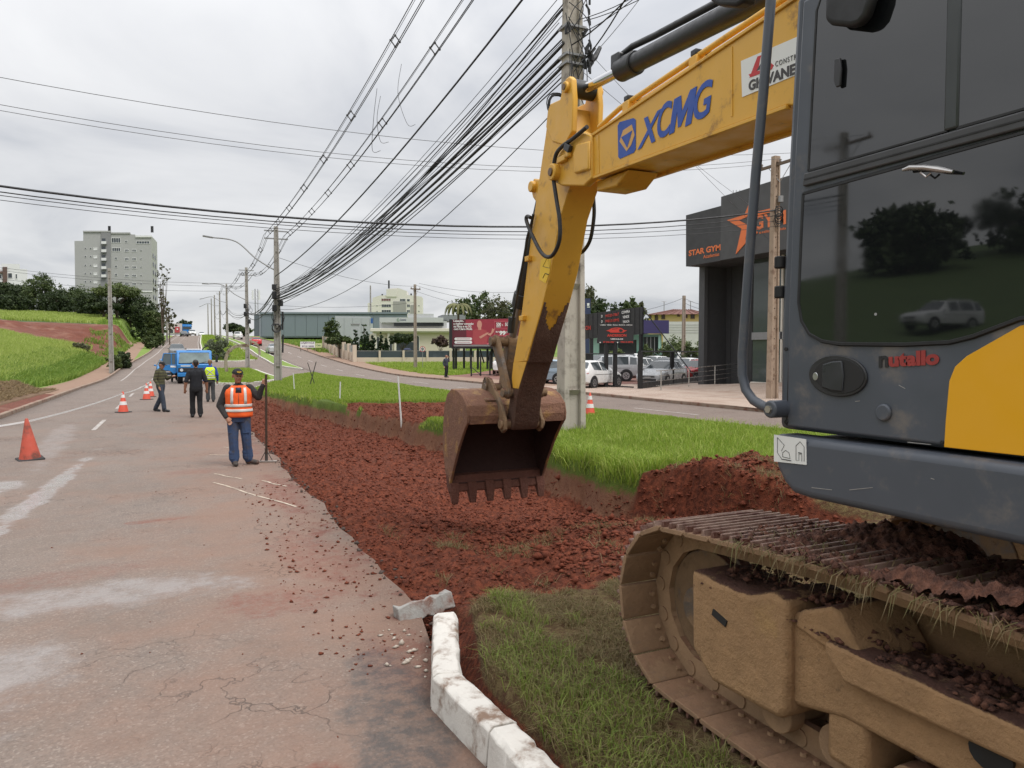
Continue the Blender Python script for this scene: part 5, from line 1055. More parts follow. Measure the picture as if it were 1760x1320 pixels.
# ---- cables
def sagpts(a, b, sag, n=18, tw=0.0): return [a.lerp(b, i/n)+Vector((0, 0, -4*sag*(i/n)*(1-i/n))) for i in range(n+1)]
def cable(a, b, sag, r_, label, grp, m=None, n=18, name='overhead_cable', parent=None):
    mb = MB(); mb.tube(sagpts(Vector(a), Vector(b), sag, n), r_, 5); o = mb.build(name, m or M_WIRE, parent)
    return tag(o, label, 'cable', grp) if parent is None else o
random.seed(3)
for i in range(17):
    a = Vector((P1.x+random.uniform(-.34, .2), P1.y+random.uniform(-.05, .15), P1.z+random.uniform(8.5, 10.3))); b = Vector((P2.x+random.uniform(-.18, .25), P2.y-.15, P2.z+random.uniform(5.0, 6.1)))
    cable(a, b, random.uniform(.55, 1.0)+(.15 if i % 5 == 0 else 0), random.choice((.009, .009, .012, .016, .02)), 'thin black telecom cable in the tangled bundle between the two nearest median poles', 'telecom bundle between the two nearest median poles', random.choice((M_WIRE, M_WIRE, M_WIREG)))
for i in range(3):
    a = Vector((P1.x-.2, P1.y, P1.z+8.6+.25*i)); b = Vector((P2.x, P2.y-.15, P2.z+5.3+.15*i)); cable(a, b, .85, .038, ('lowest', 'middle', 'highest')[i]+' of the thick twisted black cable bundles between the two nearest median poles', 'thick cable bundles between the two nearest median poles')
cable(P1+Vector((-.3, 0, 11.2)), P2+Vector((-.1, -.15, 6.9)), .75, .03, 'heavy black cable running above the telecom bundle to the big pole', None); cable(P1+Vector((.2, 0, 8.2)), P2+Vector((.1, -.15, 4.75)), 1.5, .013, 'lowest slack black cable hanging below the telecom bundle', None)
for k_ in range(1, 5):
    for i in range(6 if k_ == 1 else 4):
        a = POLES[k_]+Vector((random.uniform(-.2, .2), -.1, random.uniform(5.0, 6.6))); b = POLES[k_+1]+Vector((random.uniform(-.2, .2), -.1, random.uniform(5.2, 6.8)))
        cable(a, b, random.uniform(.5, 1.1), random.choice((.012, .018, .03)), 'black cable sagging '+('between the coil pole and the pole by the arches', 'between the pole by the arches and the next pole uphill', 'between the second and third poles up the hill', 'between the third and fourth poles up the hill')[k_-1], 'cables between the poles up the hill '+'abcd'[k_-1], n=10)
for i in range(5): cable(P1+Vector((random.uniform(-.1, .3), -.1, random.uniform(8.7, 9.9))), at(1105+i*22, -60, 14+i*.5), .15, random.choice((.01, .016)), 'black telecom cable leaving the big pole towards the upper right', 'telecom cables right of the big pole', n=8)
cable(P1+Vector((.75, 0, 9.15)), at(1120, -30, 20), .05, .009, 'thin wire from the tension clamp on the big pole', None, n=6)
cable(P1+Vector((.3, 0, 8.5)), at(1300, 360, 34), .1, .006, 'thin stay wire running down from the big pole towards the gym', 'stay wires towards the gym', M_WIREG, 8); cable(P1+Vector((.3, 0, 9.1)), at(1330, 420, 34), .1, .006, 'thin stay wire running down from the big pole towards the gym', 'stay wires towards the gym', M_WIREG, 8)
# the two spaced circuits: messenger, three conductors and diamond spacers
def circuit(pts, label):
    t_ = thing('spacer_cable', label, 'power line', pts[0], 'spaced power lines along the poles')
    for si, (a, b) in enumerate(zip(pts[:-1], pts[1:])):
        n_ = 22 if si == 0 else 10; sg = .75 if si == 0 else .9; ax = (b-a).normalized().cross(Vector((0, 0, 1))).normalized()
        off = [Vector((0, 0, .17)), ax*.15, -ax*.15, Vector((0, 0, -.17))]; rr = [.008, .014, .014, .014]
        for o_, r_ in zip(off, rr):
            o2 = MB(); f = lambda i: (a+o_).lerp(b+o_, i/n_)+Vector((0, 0, -4*sg*(i/n_)*(1-i/n_))); o2.tube([f(i) for i in range(n_+1)], r_, 5); o2.build('conductor', M_WIRE, t_)
        if si < 3:
            for s_ in ([.20, .36, .50, .63, .75, .86, .95] if si == 0 else [.15, .4, .65, .88]):
                c_ = a.lerp(b, s_)+Vector((0, 0, -4*sg*s_*(1-s_))); mb = MB(); P_ = [c_+o_*1.0 for o_ in (off[0], off[1], off[3], off[2])]
                for i in range(4): mb.tube([P_[i], P_[(i+1) % 4]], .020, 5); mb.ball(P_[i], .042, 6, 4)
                mb.build('spacer', M_WIREG, t_)
mid4 = POLES[3]+Vector((0, 0, 10.3)); mid5 = POLES[4]+Vector((0, 0, 10.3))
circuit([at(838, -215, 16.5), P2+Vector((-.62, 0, 9.55)), P3+Vector((-.6, 0, 9.8)), mid4+Vector((-.6, 0, 0)), mid5+Vector((-.6, 0, 0))], 'left one of the two spaced power circuits above the road')
circuit([at(945, -215, 15.5), P2+Vector((.62, 0, 9.55)), P3+Vector((.6, 0, 9.8)), mid4+Vector((.6, 0, 0)), mid5+Vector((.6, 0, 0))], 'right one of the two spaced power circuits above the road')
# wires that cross the road from the field pole to the gym pole
def crossing(a, b, u, v, r_, label, grp, m=None):
    """sag is solved so that the wire passes the direction of pixel (u, v)"""
    a, b = Vector(a), Vector(b); d = ray(u, v); t_ = (d.y*a.x-d.x*a.y)/((d.y*a.x-d.x*a.y)-(d.y*b.x-d.x*b.y)); c_ = a.lerp(b, t_); zq = EYE+d.z*(c_.x*_s+c_.y*_c)/(d.x*_s+d.y*_c); sag = (c_.z-zq)/(4*t_*(1-t_)); return cable(a, b, sag, r_, label, grp, m, n=30)
for i, (v, dz) in enumerate(((133, 9.6), (180, 9.55), (190, 9.5))): crossing(PW+Vector((0, -1.0+i, 9.45)), PRt+Vector((0, -1.25+i*1.0, 9.85)), 0, v, .0085, ('highest', 'middle', 'lowest')[i]+' of the three thin grey wires crossing the road to the gym pole crossarm', 'thin wires crossing the road', M_WIREG)
for i, (v, r_, lb) in enumerate(((320, .032, 'thick twisted black cable crossing the whole picture at mid sky'), (330, .016, 'thin black cable just below the thick twisted crossing cable'), (336, .011, 'third black cable of the group crossing at mid sky'), (344, .009, 'lowest thin cable of the group crossing at mid sky'))): crossing(PW+Vector((.1, -.2, 7.2-.2*i)), PRt+Vector((-.15, -.2, 7.75-.22*i)), 0, v, r_, lb, 'cables crossing at mid sky')
random.seed(12)
for i, (u0, v0, d0, u1, v1, d1) in enumerate(((0, 452, 66, 420, 487, 78), (0, 457, 66, 425, 492, 78), (0, 473, 70, 424, 500, 78), (470, 440, 48, 714, 492, 77), (714, 490, 77, 900, 520, 70), (714, 500, 77, 920, 540, 70), (720, 487, 77, 930, 500, 72), (425, 520, 77, 714, 520, 77), (1010, 540, 60, 1175, 512, 62), (1175, 512, 62, 1260, 520, 66), (1175, 520, 62, 1270, 530, 66))):
    a, b = at(u0, v0, d0), at(u1, v1, d1)
    if i < 3: a = at(-60, v0, d0)
    cable(a, b, .5, .014, ('upper fine wire running from the left edge to the pole by the arches', 'middle fine wire running from the left edge to the pole by the arches', 'lower fine wire running from the left edge to the pole by the arches', 'fine wire from the coil pole down to the pole before the cream building', 'upper fine wire right of the pole before the cream building', 'lower fine wire right of the pole before the cream building', 'topmost fine wire right of the pole before the cream building', 'level fine wire across the warehouse roof', 'fine wire left of the pole before the yellow house', 'upper fine wire right of the pole before the yellow house', 'lower fine wire right of the pole before the yellow house')[i], 'distant wires', M_WIRE, 10)
for i, (u, v, u2, v2) in enumerate(((648, 152, 640, 258), (654, 165, 654, 243), (690, 110, 700, 213))): mb = MB(); a, b = at(u, v, 27+2*i), at(u2, v2, 27.5+2*i); mb.tube(smoothpts([a, a.lerp(b, .5)+(at(u-6, (v+v2)/2, 27+2*i)-a.lerp(b, .5)), b, at(u2+14, v2+1, 27.5+2*i)], 6), .010, 5); o = mb.build('jumper_lead', M_WIREG); tag(o, ('left', 'middle', 'right')[i]+' one of the curved jumper leads hanging from the right power circuit', 'cable', 'jumper leads')
# ---- the two arched ribs on the islands
def arch(pts, label):
    mb = MB(); P_ = smoothpts(pts, 6); rs = []
    for i, q in enumerate(P_):
        t_ = (P_[min(i+1, len(P_)-1)]-P_[max(i-1, 0)]).normalized(); n_ = Vector((-t_.z, 0, t_.x)).normalized(); rs.append([q+n_*.14+Vector((0, -.12, 0)), q+n_*.14+Vector((0, .12, 0)), q-n_*.14+Vector((0, .12, 0)), q-n_*.14+Vector((0, -.12, 0))])
    mb.rings(rs); o = mb.build('arched_rib', mat('stained_rib', (.34, .29, .22), .85, var=.3, vs=2, dirt=((.12, .07, .04), .45, 2)), bevel=.02); return tag(o, label, 'arch')
fa = spot(390, 638, 66); fa.z += .1; YA = fa.y
arch([fa+Vector((0, 0, -.05)), ony(388, 620, YA), ony(392, 606, YA), ony(402, 597, YA), ony(414, 594, YA), ony(428, 594, YA)], 'stained curved rib arching from the island towards the pole')
fb = spot(446, 612, 98); fb.z += .08; YB = fb.y
arch([fb+Vector((0, 0, -.05)), ony(446, 603, YB), ony(443, 594, YB), ony(438, 589, YB), ony(431, 587, YB), ony(425, 587, YB)], 'smaller curved rib farther back, arching to the left beside the red car')
# ================================================================ PEOPLE
class Fig:
    """parts of a figure are fused by a voxel remesh into one continuous skin"""
    def __init__(s): s.mb = MB(); s.seg = []
    def cap(s, a, b, ra, rb, lab, n=10):
        a, b = Vector(a), Vector(b); s.seg.append((a, b, ra, rb, lab)); d = (b-a); L_ = d.length; d = d/L_ if L_ > 1e-6 else Vector((0, 0, 1))
        pts = []; rr = []
        for i in range(5):
            an = math.pi/2*(i/4); pts.append(a-d*ra*math.cos(an)); rr.append(max(.002, ra*math.sin(an)))
        for i in range(5):
            an = math.pi/2*(i/4); pts.append(b+d*rb*math.sin(an)); rr.append(max(.002, rb*math.cos(an)))
        s.mb.tube(pts, rr, n)
    def loft(s, rings_, lab, n=16):
        rs = []
        for (cx_, cy_, cz_, rx, ry) in rings_: rs.append([(cx_+rx*math.cos(2*math.pi*j/n), cy_+ry*math.sin(2*math.pi*j/n), cz_) for j in range(n)])
        s.mb.rings(rs)
        for a, b in zip(rings_[:-1], rings_[1:]):
            for o_ in (-.45, 0, .45): s.seg.append((Vector((a[0]+o_*a[3], a[1], a[2])), Vector((b[0]+o_*b[3], b[1], b[2])), a[4], b[4], lab))
    def finish(s, name, mats, labs, parent, vox=.01):
        me = s.mb.mesh('fig'); ob = bpy.data.objects.new('fig', me); COL.objects.link(ob)
        r_ = ob.modifiers.new('r', 'REMESH'); r_.mode = 'VOXEL'; r_.voxel_size = vox; q = ob.modifiers.new('s', 'SMOOTH'); q.iterations = 3; q.factor = .5
        dg = bpy.context.evaluated_depsgraph_get(); m2 = bpy.data.meshes.new_from_object(ob.evaluated_get(dg)); bpy.data.objects.remove(ob); bpy.data.meshes.remove(me)
        for m_ in mats: m2.materials.append(m_)
        nf = len(m2.polygons); C_ = np.zeros(nf*3, np.float32); m2.polygons.foreach_get('center', C_); C_ = C_.reshape(-1, 3); best = np.full(nf, 1e9); idx = np.zeros(nf, np.int32)
        for a, b, ra, rb, lab in s.seg:
            a_, d = np.array(a), np.array(b-a); L2 = max(1e-9, float(d@d)); t_ = np.clip(((C_-a_)@d)/L2, 0, 1); dist = np.linalg.norm(C_-a_-t_[:, None]*d, axis=1)-(ra+(rb-ra)*t_); w_ = dist < best; best[w_] = dist[w_]; idx[w_] = labs.index(lab)
        m2.polygons.foreach_set('material_index', idx); m2.polygons.foreach_set('use_smooth', np.ones(nf, bool)); m2.name = name
        o = bpy.data.objects.new(name, m2); COL.objects.link(o); o.parent = parent; return o
def cloth(name, col, rough=.9, var=.2, vs=14, bump=.9, dirt=None): return mat(name, col, rough, var=var, vs=vs, bump=bump, bs=16, dirt=dirt)
M_SKIN = mat('skin', (.36, .18, .115), .55, var=.12, vs=20); M_HAIR = mat('dark_hair', (.015, .012, .01), .6, var=.3, vs=60, bump=.6, bs=120); M_SHOEL = mat('boot_leather', (.05, .04, .035), .7, var=.25, vs=12, dirt=((.12, .06, .04), .3, 10))
BULK = [1.0]
SHIRT_RINGS = [(0, 0, .86, .165, .115), (0, 0, .96, .172, .120), (0, 0, 1.08, .160, .118), (0, -.005, 1.20, .168, .122), (0, -.005, 1.31, .182, .124), (0, 0, 1.39, .175, .105), (0, .01, 1.445, .115, .082), (0, .01, 1.49, .062, .062), (0, .005, 1.54, .053, .055)]
def ring_at(z):
    R_ = SHIRT_RINGS; zs = [r[2] for r in R_]; q = [float(np.interp(z, zs, [r[i] for r in R_])) for i in (0, 1, 3, 4)]; k_ = 1+(BULK[0]-1)*float(sst(1.47, 1.40, z)); return [q[0], q[1], q[2]*k_, q[3]*k_]
def person(label, loc, rz, J, top, low, shoes=None, hair=M_HAIR, scale=1.0, vox=.011, sleeves='long', handr=.011, hold=None, grp=None, bulk=1.07):
    BULK[0] = bulk; SR_ = [(a, b, c_, *ring_at(c_)[2:]) for a, b, c_, d, e_ in SHIRT_RINGS]
    t_ = thing('person', label, 'person', loc, grp, rz=rz, world=False); t_.scale = (scale,)*3; F_ = Fig(); shoes = shoes or M_SHOEL
    Lk = dict(hipL=(-.09, 0, .90), kneeL=(-.105, -.01, .50), ankL=(-.105, .02, .10), toeL=(-.12, -.14, .045), hipR=(.09, 0, .90), kneeR=(.105, -.01, .50), ankR=(.105, .02, .10), toeR=(.12, -.14, .045),
              shL=(-.185, .005, 1.40), elL=(-.25, .03, 1.13), wrL=(-.265, -.05, .89), tipL=(-.265, -.09, .76), shR=(.185, .005, 1.40), elR=(.25, .03, 1.13), wrR=(.265, -.05, .89), tipR=(.265, -.09, .76), head=(0, -.015, 1.635), look=(0, -1, -.05))
    Lk.update(J); V_ = {a: Vector(b) for a, b in Lk.items()}
    F_.loft(SR_[:2], 'low'); F_.loft(SR_[1:8], 'top'); F_.cap((0, .01, 1.47), V_['head']+Vector((0, .01, -.07)), .058, .055, 'skin')
    F_.loft([(0, 0, .80, .15*bulk, .11*bulk), (0, 0, .88, .172*bulk, .122*bulk), (0, 0, .96, .168*bulk, .118*bulk)], 'low')
    for s_ in 'LR':
        h, k_, a, te = V_['hip'+s_], V_['knee'+s_], V_['ank'+s_], V_['toe'+s_]
        F_.cap(h, k_, .098*bulk, .076*bulk, 'low'); F_.cap(k_, a.lerp(k_, .06), .076*bulk, .068*bulk, 'low')
        for f_ in (.12, .22, .36): F_.cap(a.lerp(k_, f_)+Vector((-.025, -.01, 0)), a.lerp(k_, f_)+Vector((.02, .0, .015)), .060*bulk, .060*bulk, 'low'); F_.cap(a+Vector((0, .03, -.03)), te, .05, .042, 'shoe'); F_.cap(a, a+Vector((0, .01, -.04)), .052, .055, 'shoe')
        sh, e_, w_, ti = V_['sh'+s_], V_['el'+s_], V_['wr'+s_], V_['tip'+s_]
        F_.cap(sh, e_, .070*bulk, .058*bulk, 'top'); F_.cap(e_, w_, .056*bulk, .042 if sleeves == 'long' else .036, 'top' if sleeves == 'long' else 'skin')
        if sleeves == 'short': F_.cap(sh, sh.lerp(e_, .72), .076, .070, 'top')
        d = (ti-w_).normalized(); side = Vector((1, 0, 0)) if abs(d.x) < .8 else Vector((0, 1, 0)); side = (side-d*side.dot(d)).normalized(); front = d.cross(side).normalized()
        F_.cap(w_, w_+d*.05, .030, .034, 'skin'); F_.cap(w_+d*.05, w_+d*.085, .034, .034, 'skin')
        if hold == s_:     # fingers closed round a handle along z
            for i in range(4):
                z_ = Vector((0, 0, -.012-.021*i)); c_ = w_+d*.085; F_.cap(c_+z_+Vector((0, -.01, 0)), c_+z_+Vector((.045, -.025, 0)), handr, handr, 'skin'); F_.cap(c_+z_+Vector((.045, -.025, 0)), c_+z_+Vector((.055, .02, 0)), handr, handr*.9, 'skin')
            F_.cap(w_+d*.04+Vector((0, -.02, .02)), w_+d*.09+Vector((.03, -.03, .035)), handr*1.15, handr, 'skin')
        else:
            for i, ln in enumerate((.062, .072, .067, .052)):
                b_ = w_+d*.095+side*(i-1.5)*.020; k1 = b_+d*ln*.5-front*.0; k2 = k1+(d*.8+Vector((0, -.5, 0))).normalized()*ln*.5; F_.cap(b_, k1, handr, handr*.95, 'skin'); F_.cap(k1, k2, handr*.95, handr*.8, 'skin')
            F_.cap(w_+d*.03+side*(.03 if s_ == 'L' else -.03), w_+d*.085+side*(.055 if s_ == 'L' else -.055), handr*1.2, handr, 'skin')
    H_ = V_['head']; lk = V_['look'].normalized(); rt = lk.cross(Vector((0, 0, 1))).normalized(); upv = rt.cross(lk)
    def hp_(a, b, c_): return H_+rt*a+lk*b+upv*c_
    # head: skull, jaw, nose, ears, brow, lips
    F_.cap(hp_(0, -.012, .035), hp_(0, .0, .03), .089, .086, 'skin', 14); F_.cap(hp_(0, .03, -.03), hp_(0, .02, -.06), .066, .058, 'skin'); F_.cap(hp_(0, .055, -.085), hp_(0, .03, -.08), .035, .045, 'skin')
    F_.cap(hp_(0, .088, .012), hp_(0, .105, -.022), .010, .016, 'skin'); F_.cap(hp_(-.04, .072, .025), hp_(.04, .072, .025), .012, .012, 'skin'); F_.cap(hp_(-.022, .082, -.058), hp_(.022, .082, -.058), .010, .010, 'lip')
    for s_ in (-1, 1): F_.cap(hp_(s_*.084, -.01, .02), hp_(s_*.088, -.012, -.02), .016, .012, 'skin')
    if hair:
        F_.cap(hp_(0, -.035, .055), hp_(0, -.02, .06), .083, .085, 'hair', 14); F_.cap(hp_(0, -.05, .0), hp_(0, -.055, -.03), .065, .05, 'hair')
    labs = ['top', 'low', 'shoe', 'skin', 'hair', 'lip']
    F_.finish('body', [top, low, shoes, M_SKIN, hair or M_SKIN, mat('lips', (.30, .11, .085), .5)], labs, t_, vox)
    for s_ in (-1, 1):
        mb = MB(); mb.ball(hp_(s_*.032, .083, .008), .0095, 8, 6); mb.build('eye', mat('eye_dark', (.03, .02, .015), .2), t_)
    return t_, hp_, (lk, rt, upv)
def shell(t_, z0, z1, off, m, name, parent=None, a0=0, a1=2*math.pi, n=36, zs=None, thick=.006, nz=9):
    mb = MB(); rs = []
    for i in range(nz+1):
        z = z0+(z1-z0)*i/nz; cx_, cy_, rx, ry = ring_at(z); of_ = off*(1-.65*float(sst(1.34, 1.45, z))); wv = lambda j: .009*math.sin(5*(2*math.pi*j/n)+z*9)*float(sst(1.3, .95, z))
        rs.append([(cx_+(rx+of_+wv(j))*math.cos(a0+(a1-a0)*j/n), cy_+(ry+of_+wv(j))*math.sin(a0+(a1-a0)*j/n), z) for j in range(n)])
    fs = []
    V_ = [p_ for r in rs for p_ in r]
    for i in range(nz):
        for j in range(n if a1-a0 > 6.2 else n-1): fs.append((i*n+j, i*n+(j+1) % n, (i+1)*n+(j+1) % n, (i+1)*n+j))
    mb.add(V_, fs); o = mb.build(name, m, parent or t_); s_ = o.modifiers.new('t', 'SOLIDIFY'); s_.thickness = thick; s_.offset = 1; return o
def patch(path, off, wd, m, name, parent, side=-1):
    """a strip lying on the front (side=-1) or back (+1) of the torso along (x, z) points"""
    vs = []; fs = []
    for i, (x, z) in enumerate(path):
        a, b = path[max(i-1, 0)], path[min(i+1, len(path)-1)]; t_ = Vector((b[0]-a[0], b[1]-a[1], 0)).normalized(); n_ = Vector((-t_.y, t_.x, 0))
        for s_ in (-1, 1):
            px, pz = x+n_.x*s_*wd/2, z+n_.y*s_*wd/2; cx_, cy_, rx, ry = ring_at(pz); q = max(0, 1-((px-cx_)/(rx+off))**2); vs.append((px, cy_+side*(ry+off)*math.sqrt(q), pz))
        if i: fs.append((2*i-2, 2*i-1, 2*i+1, 2*i))
    o = MB().add(vs, fs).build(name, m, parent); s_ = o.modifiers.new('t', 'SOLIDIFY'); s_.thickness = .004; s_.offset = 0; return o
def cap_hat(t_, hp_, m, badge=None, back=False):
    mb = MB(); rs = []
    for i in range(7):
        a = math.pi/2*i/6; rs.append([hp_(.096*math.cos(a)*math.cos(g_)+0, -.012+.106*math.cos(a)*math.sin(g_), .052+.088*math.sin(a)) if i < 6 else hp_(.004*math.cos(g_), -.012+.004*math.sin(g_), .141) for g_ in [2*math.pi*j/20 for j in range(20)]])
    mb.rings(rs); c_ = mb.build('cap', m, t_)
    pts = [hp_(.082*math.cos(a), .06+.115*math.sin(a), .052+.012*abs(math.sin(a))-.01) for a in [math.pi*j/10 for j in range(11)]]; up = (hp_(0, 0, 1)-hp_(0, 0, 0)); MB().slab(pts, up, .008).build('brim', m, c_)
    if badge:
        pts = [hp_(.042*math.cos(a), .094-.012*abs(math.cos(a)), .088+.016*math.sin(a)) for a in [2*math.pi*j/12 for j in range(12)]]; MB().slab(pts, hp_(0, 1, 0)-hp_(0, 0, 0), .006).build('cap_badge', badge, c_)
    return c_
M_JACK = cloth('dark_jacket', (.026, .022, .022)); M_JEANB = cloth('blue_work_trousers', (.035, .062, .135), dirt=((.055, .05, .055), .35, 7)); M_VESTO = cloth('orange_vest', (.85, .12, .018), .8, var=.08, bump=.8); M_REFL = mat('reflective_strip', (.62, .60, .57), .4, var=.08)
M_CAPB = cloth('black_cap', (.014, .014, .016), bump=.3); M_BADGE = mat('cap_badge_yellow', (.65, .42, .06), .5)
wl_ = onz(412, 800)
J = dict(elR=(.335, -.05, 1.245), wrR=(.415, -.12, 1.46), tipR=(.445, -.13, 1.60), elL=(-.315, .02, 1.10), wrL=(-.215, -.13, .90), tipL=(-.15, -.15, .79), hipL=(-.10, 0, .9), kneeL=(-.10, -.03, .5), ankL=(-.085, -.02, .10), toeL=(-.06, -.16, .045), kneeR=(.12, 0, .5), ankR=(.15, .05, .10), toeR=(.30, -.01, .045), head=(-.01, -.03, 1.625), look=(.30, -1, -.12))
wk_, hp_, ax_ = person('worker in orange hi-vis vest and black cap leaning on an asphalt rake', wl_, R(-4), J, M_JACK, M_JEANB, vox=.0075, hold='R', scale=1.0, bulk=1.18)
vest = shell(wk_, .89, 1.455, .026, M_VESTO, 'vest', nz=16)
for z0, z1 in ((.985, 1.035), (1.075, 1.125)): shell(wk_, z0, z1, .034, M_REFL, 'reflective_band', vest, nz=3)
for x_ in (-.105, .105): patch([(x_*1.0, 1.42), (x_*1.05, 1.36), (x_*1.1, 1.28), (x_*1.1, 1.2), (x_*1.1, 1.13)], .037, .046, M_REFL, 'reflective_strip', vest)
patch([(.0, 1.425), (.0, 1.38), (.0, 1.33)], .036, .10, M_JACK, 'collar_opening', vest); patch([(0, 1.33), (0, 1.2), (0, 1.08), (.0, .95)], .035, .012, mat('zip_dark', (.25, .05, .02), .6), 'zip', vest)
patch([(.0, 1.42), (.0, 1.375)], .039, .045, cloth('navy_shirt', (.03, .035, .09)), 'shirt_front', vest)
cap_hat(wk_, hp_, M_CAPB, M_BADGE)
# trouser folds and pockets
for s_ in (-1, 1): mb = MB(); mb.box(s_*.125-.06, s_*.125+.06, -.107, -.085, .60, .615); mb.build('knee_seam', M_JEANB, wk_, bevel=.006)
rk = thing('asphalt_rake', 'long-handled asphalt rake held upright by the worker in orange', 'rake', onz(458, 795)); r0 = onz(458, 795); hand = wk_.matrix_basis @ Vector((.47, -.15, 1.52)); topr = r0+(hand-r0)*1.09
mb = MB(); mb.tube([r0+Vector((0, 0, .14)), r0.lerp(topr, .5), topr], .021, 10); mb.build('handle', mat('worn_handle', (.075, .05, .035), .6, var=.3), rk)
mb = MB(); d = Vector((math.cos(-.25), math.sin(-.25), 0)); mb.obox(r0+Vector((0, 0, .02)), d*.19, d.cross(Vector((0, 0, 1)))*.03, (0, 0, .016)); mb.build('head', mat('worn_blade', (.35, .31, .28), .45, .7), rk, bevel=.005)
for s_ in (-1, 1): mb = MB(); mb.tube([r0+d*s_*.11+Vector((0, 0, .03)), r0+Vector((0, 0, .24))], .008, 6); mb.build('brace', mat('brace_dark', (.05, .045, .04), .6), rk)
mb = MB(); mb.cyl(r0+Vector((0, 0, .03)), r0+Vector((0, 0, .26)), .028, 10); mb.build('socket', mat('brace_dark', (.05, .045, .04), .6), rk)
# man in the olive striped sweater, side on
M_OLV = NT('olive_stripe_sweater'); p = M_OLV.pos(); zz = M_OLV.n('ShaderNodeSeparateXYZ', {0: p}).outputs[2]; st = M_OLV.ramp(M_OLV.math('SINE', M_OLV.math('MULTIPLY', zz, 62.0)), .3, .7); M_OLV.set('Base Color', M_OLV.mix(st, (.085, .082, .04), (.035, .032, .022))); M_OLV.set('Roughness', .95); M_OLV.bump(M_OLV.noise(22), .8, .01); M_OLV = M_OLV.m
M_DJEAN = cloth('dark_jeans', (.035, .045, .065)); M_BLACKT = cloth('black_tee', (.012, .013, .017)); M_BLACKP = cloth('black_trousers', (.010, .010, .012)); M_GREYP = cloth('grey_trousers', (.05, .052, .055)); M_SHOEK = mat('black_shoes', (.02, .02, .022), .5, var=.2)
gl = onz(277, 708)
J = dict(kneeL=(-.10, -.12, .50), ankL=(-.10, -.17, .10), toeL=(-.11, -.34, .045), kneeR=(.10, .05, .50), ankR=(.10, .26, .11), toeR=(.11, .12, .045), elL=(-.25, .06, 1.13), wrL=(-.25, -.07, .90), tipL=(-.25, -.12, .78), elR=(.22, -.12, 1.14), wrR=(.16, -.33, 1.22), tipR=(.14, -.45, 1.24), head=(0, -.06, 1.61), look=(0, -1, -.35))
gm_, hq, _x = person('man in olive striped sweater, jeans and flat black cap, seen from the side', gl, R(62), J, M_OLV, M_DJEAN, shoes=M_SHOEK, vox=.012, hair=mat('grey_hair', (.16, .15, .14), .7))
cap_hat(gm_, hq, M_CAPB)
bl_ = onz(338, 718)
J = dict(kneeL=(-.10, -.03, .5), ankL=(-.10, .05, .11), toeL=(-.12, -.10, .045), kneeR=(.10, -.10, .52), ankR=(.10, -.10, .10), toeR=(.12, -.26, .045), elL=(-.28, .05, 1.12), wrL=(-.31, -.05, .88), elR=(.28, .05, 1.12), wrR=(.31, -.04, .88), tipL=(-.31, -.1, .76), tipR=(.31, -.1, .76))
bm_, _y, _x = person('dark-haired man in black t-shirt and trousers walking away', bl_, R(184), J, M_BLACKT, M_BLACKP, shoes=M_SHOEK, sleeves='short', vox=.012, scale=1.03)
yl_ = onz(362, 691)
J = dict(kneeL=(-.10, -.02, .5), kneeR=(.10, -.08, .5), ankR=(.10, -.06, .1), toeR=(.12, -.2, .045), elR=(.25, .0, 1.12), wrR=(.25, -.1, .9), elL=(-.27, .05, 1.12), wrL=(-.28, -.06, .9))
ym_, hy, _x = person('man in yellow hi-vis vest over a blue sweater walking away', yl_, R(178), J, cloth('royal_blue_sweater', (.02, .05, .28)), M_GREYP, shoes=M_SHOEK, vox=.013, hair=mat('sandy_hair', (.22, .13, .07), .7), scale=1.0)
yv = shell(ym_, .93, 1.44, .028, cloth('yellow_vest', (.62, .85, .03), .8, var=.06), 'vest', nz=14)
GB = mat('grey_band', (.42, .43, .42), .4)
for z0, z1 in ((.985, 1.03), (1.075, 1.12)): shell(ym_, z0, z1, .036, GB, 'reflective_band', yv, nz=3)
for s_ in (-1, 1): patch([(s_*.13, 1.36), (s_*.08, 1.31), (0, 1.25), (-s_*.08, 1.18), (-s_*.12, 1.13)], .038, .035, GB, 'reflective_strip', yv, side=1)
# man climbing out behind the lorry door (only his legs show below it)
J = dict(kneeL=(-.10, -.10, .52), ankL=(-.10, -.02, .10), kneeR=(.14, -.14, .55), ankR=(.20, -.06, .22), toeR=(.22, -.2, .18))
dm = at(297, 606, 51.2); dm = Vector((dm.x, dm.y, g(dm.x, dm.y)))
person('person in black standing behind the open lorry door, only legs visible', dm, R(20), J, M_BLACKT, M_BLACKP, shoes=M_SHOEK, vox=.016, handr=.015, scale=.97)
# two walkers on the far footpath
pd = onz(767, 649, .12)
J = dict(elR=(.30, .0, 1.25), wrR=(.22, -.05, 1.55), tipR=(.12, -.05, 1.66), elL=(-.27, .05, 1.13), kneeL=(-.09, -.05, .5), ankR=(.1, .08, .1))
person('pedestrian in dark jacket on the far footpath, hand raised to the head', pd, R(25), J, cloth('slate_jacket', (.035, .04, .06)), M_BLACKP, shoes=M_SHOEK, vox=.018, handr=.016)
pu = at(698, 628, 92); pu.z = g(pu.x, pu.y)+.05
J = dict(elR=(.22, -.15, 1.2), wrR=(.12, -.2, 1.42), tipR=(.1, -.2, 1.52))
person('tiny pedestrian in dark clothes by the cream wall, under an umbrella', pu, R(0), J, cloth('dark_coat', (.02, .02, .022)), M_BLACKP, vox=.022, handr=.02, scale=.9)
um = thing('umbrella', 'small dark blue umbrella above the pedestrian at the cream wall', 'umbrella', pu)
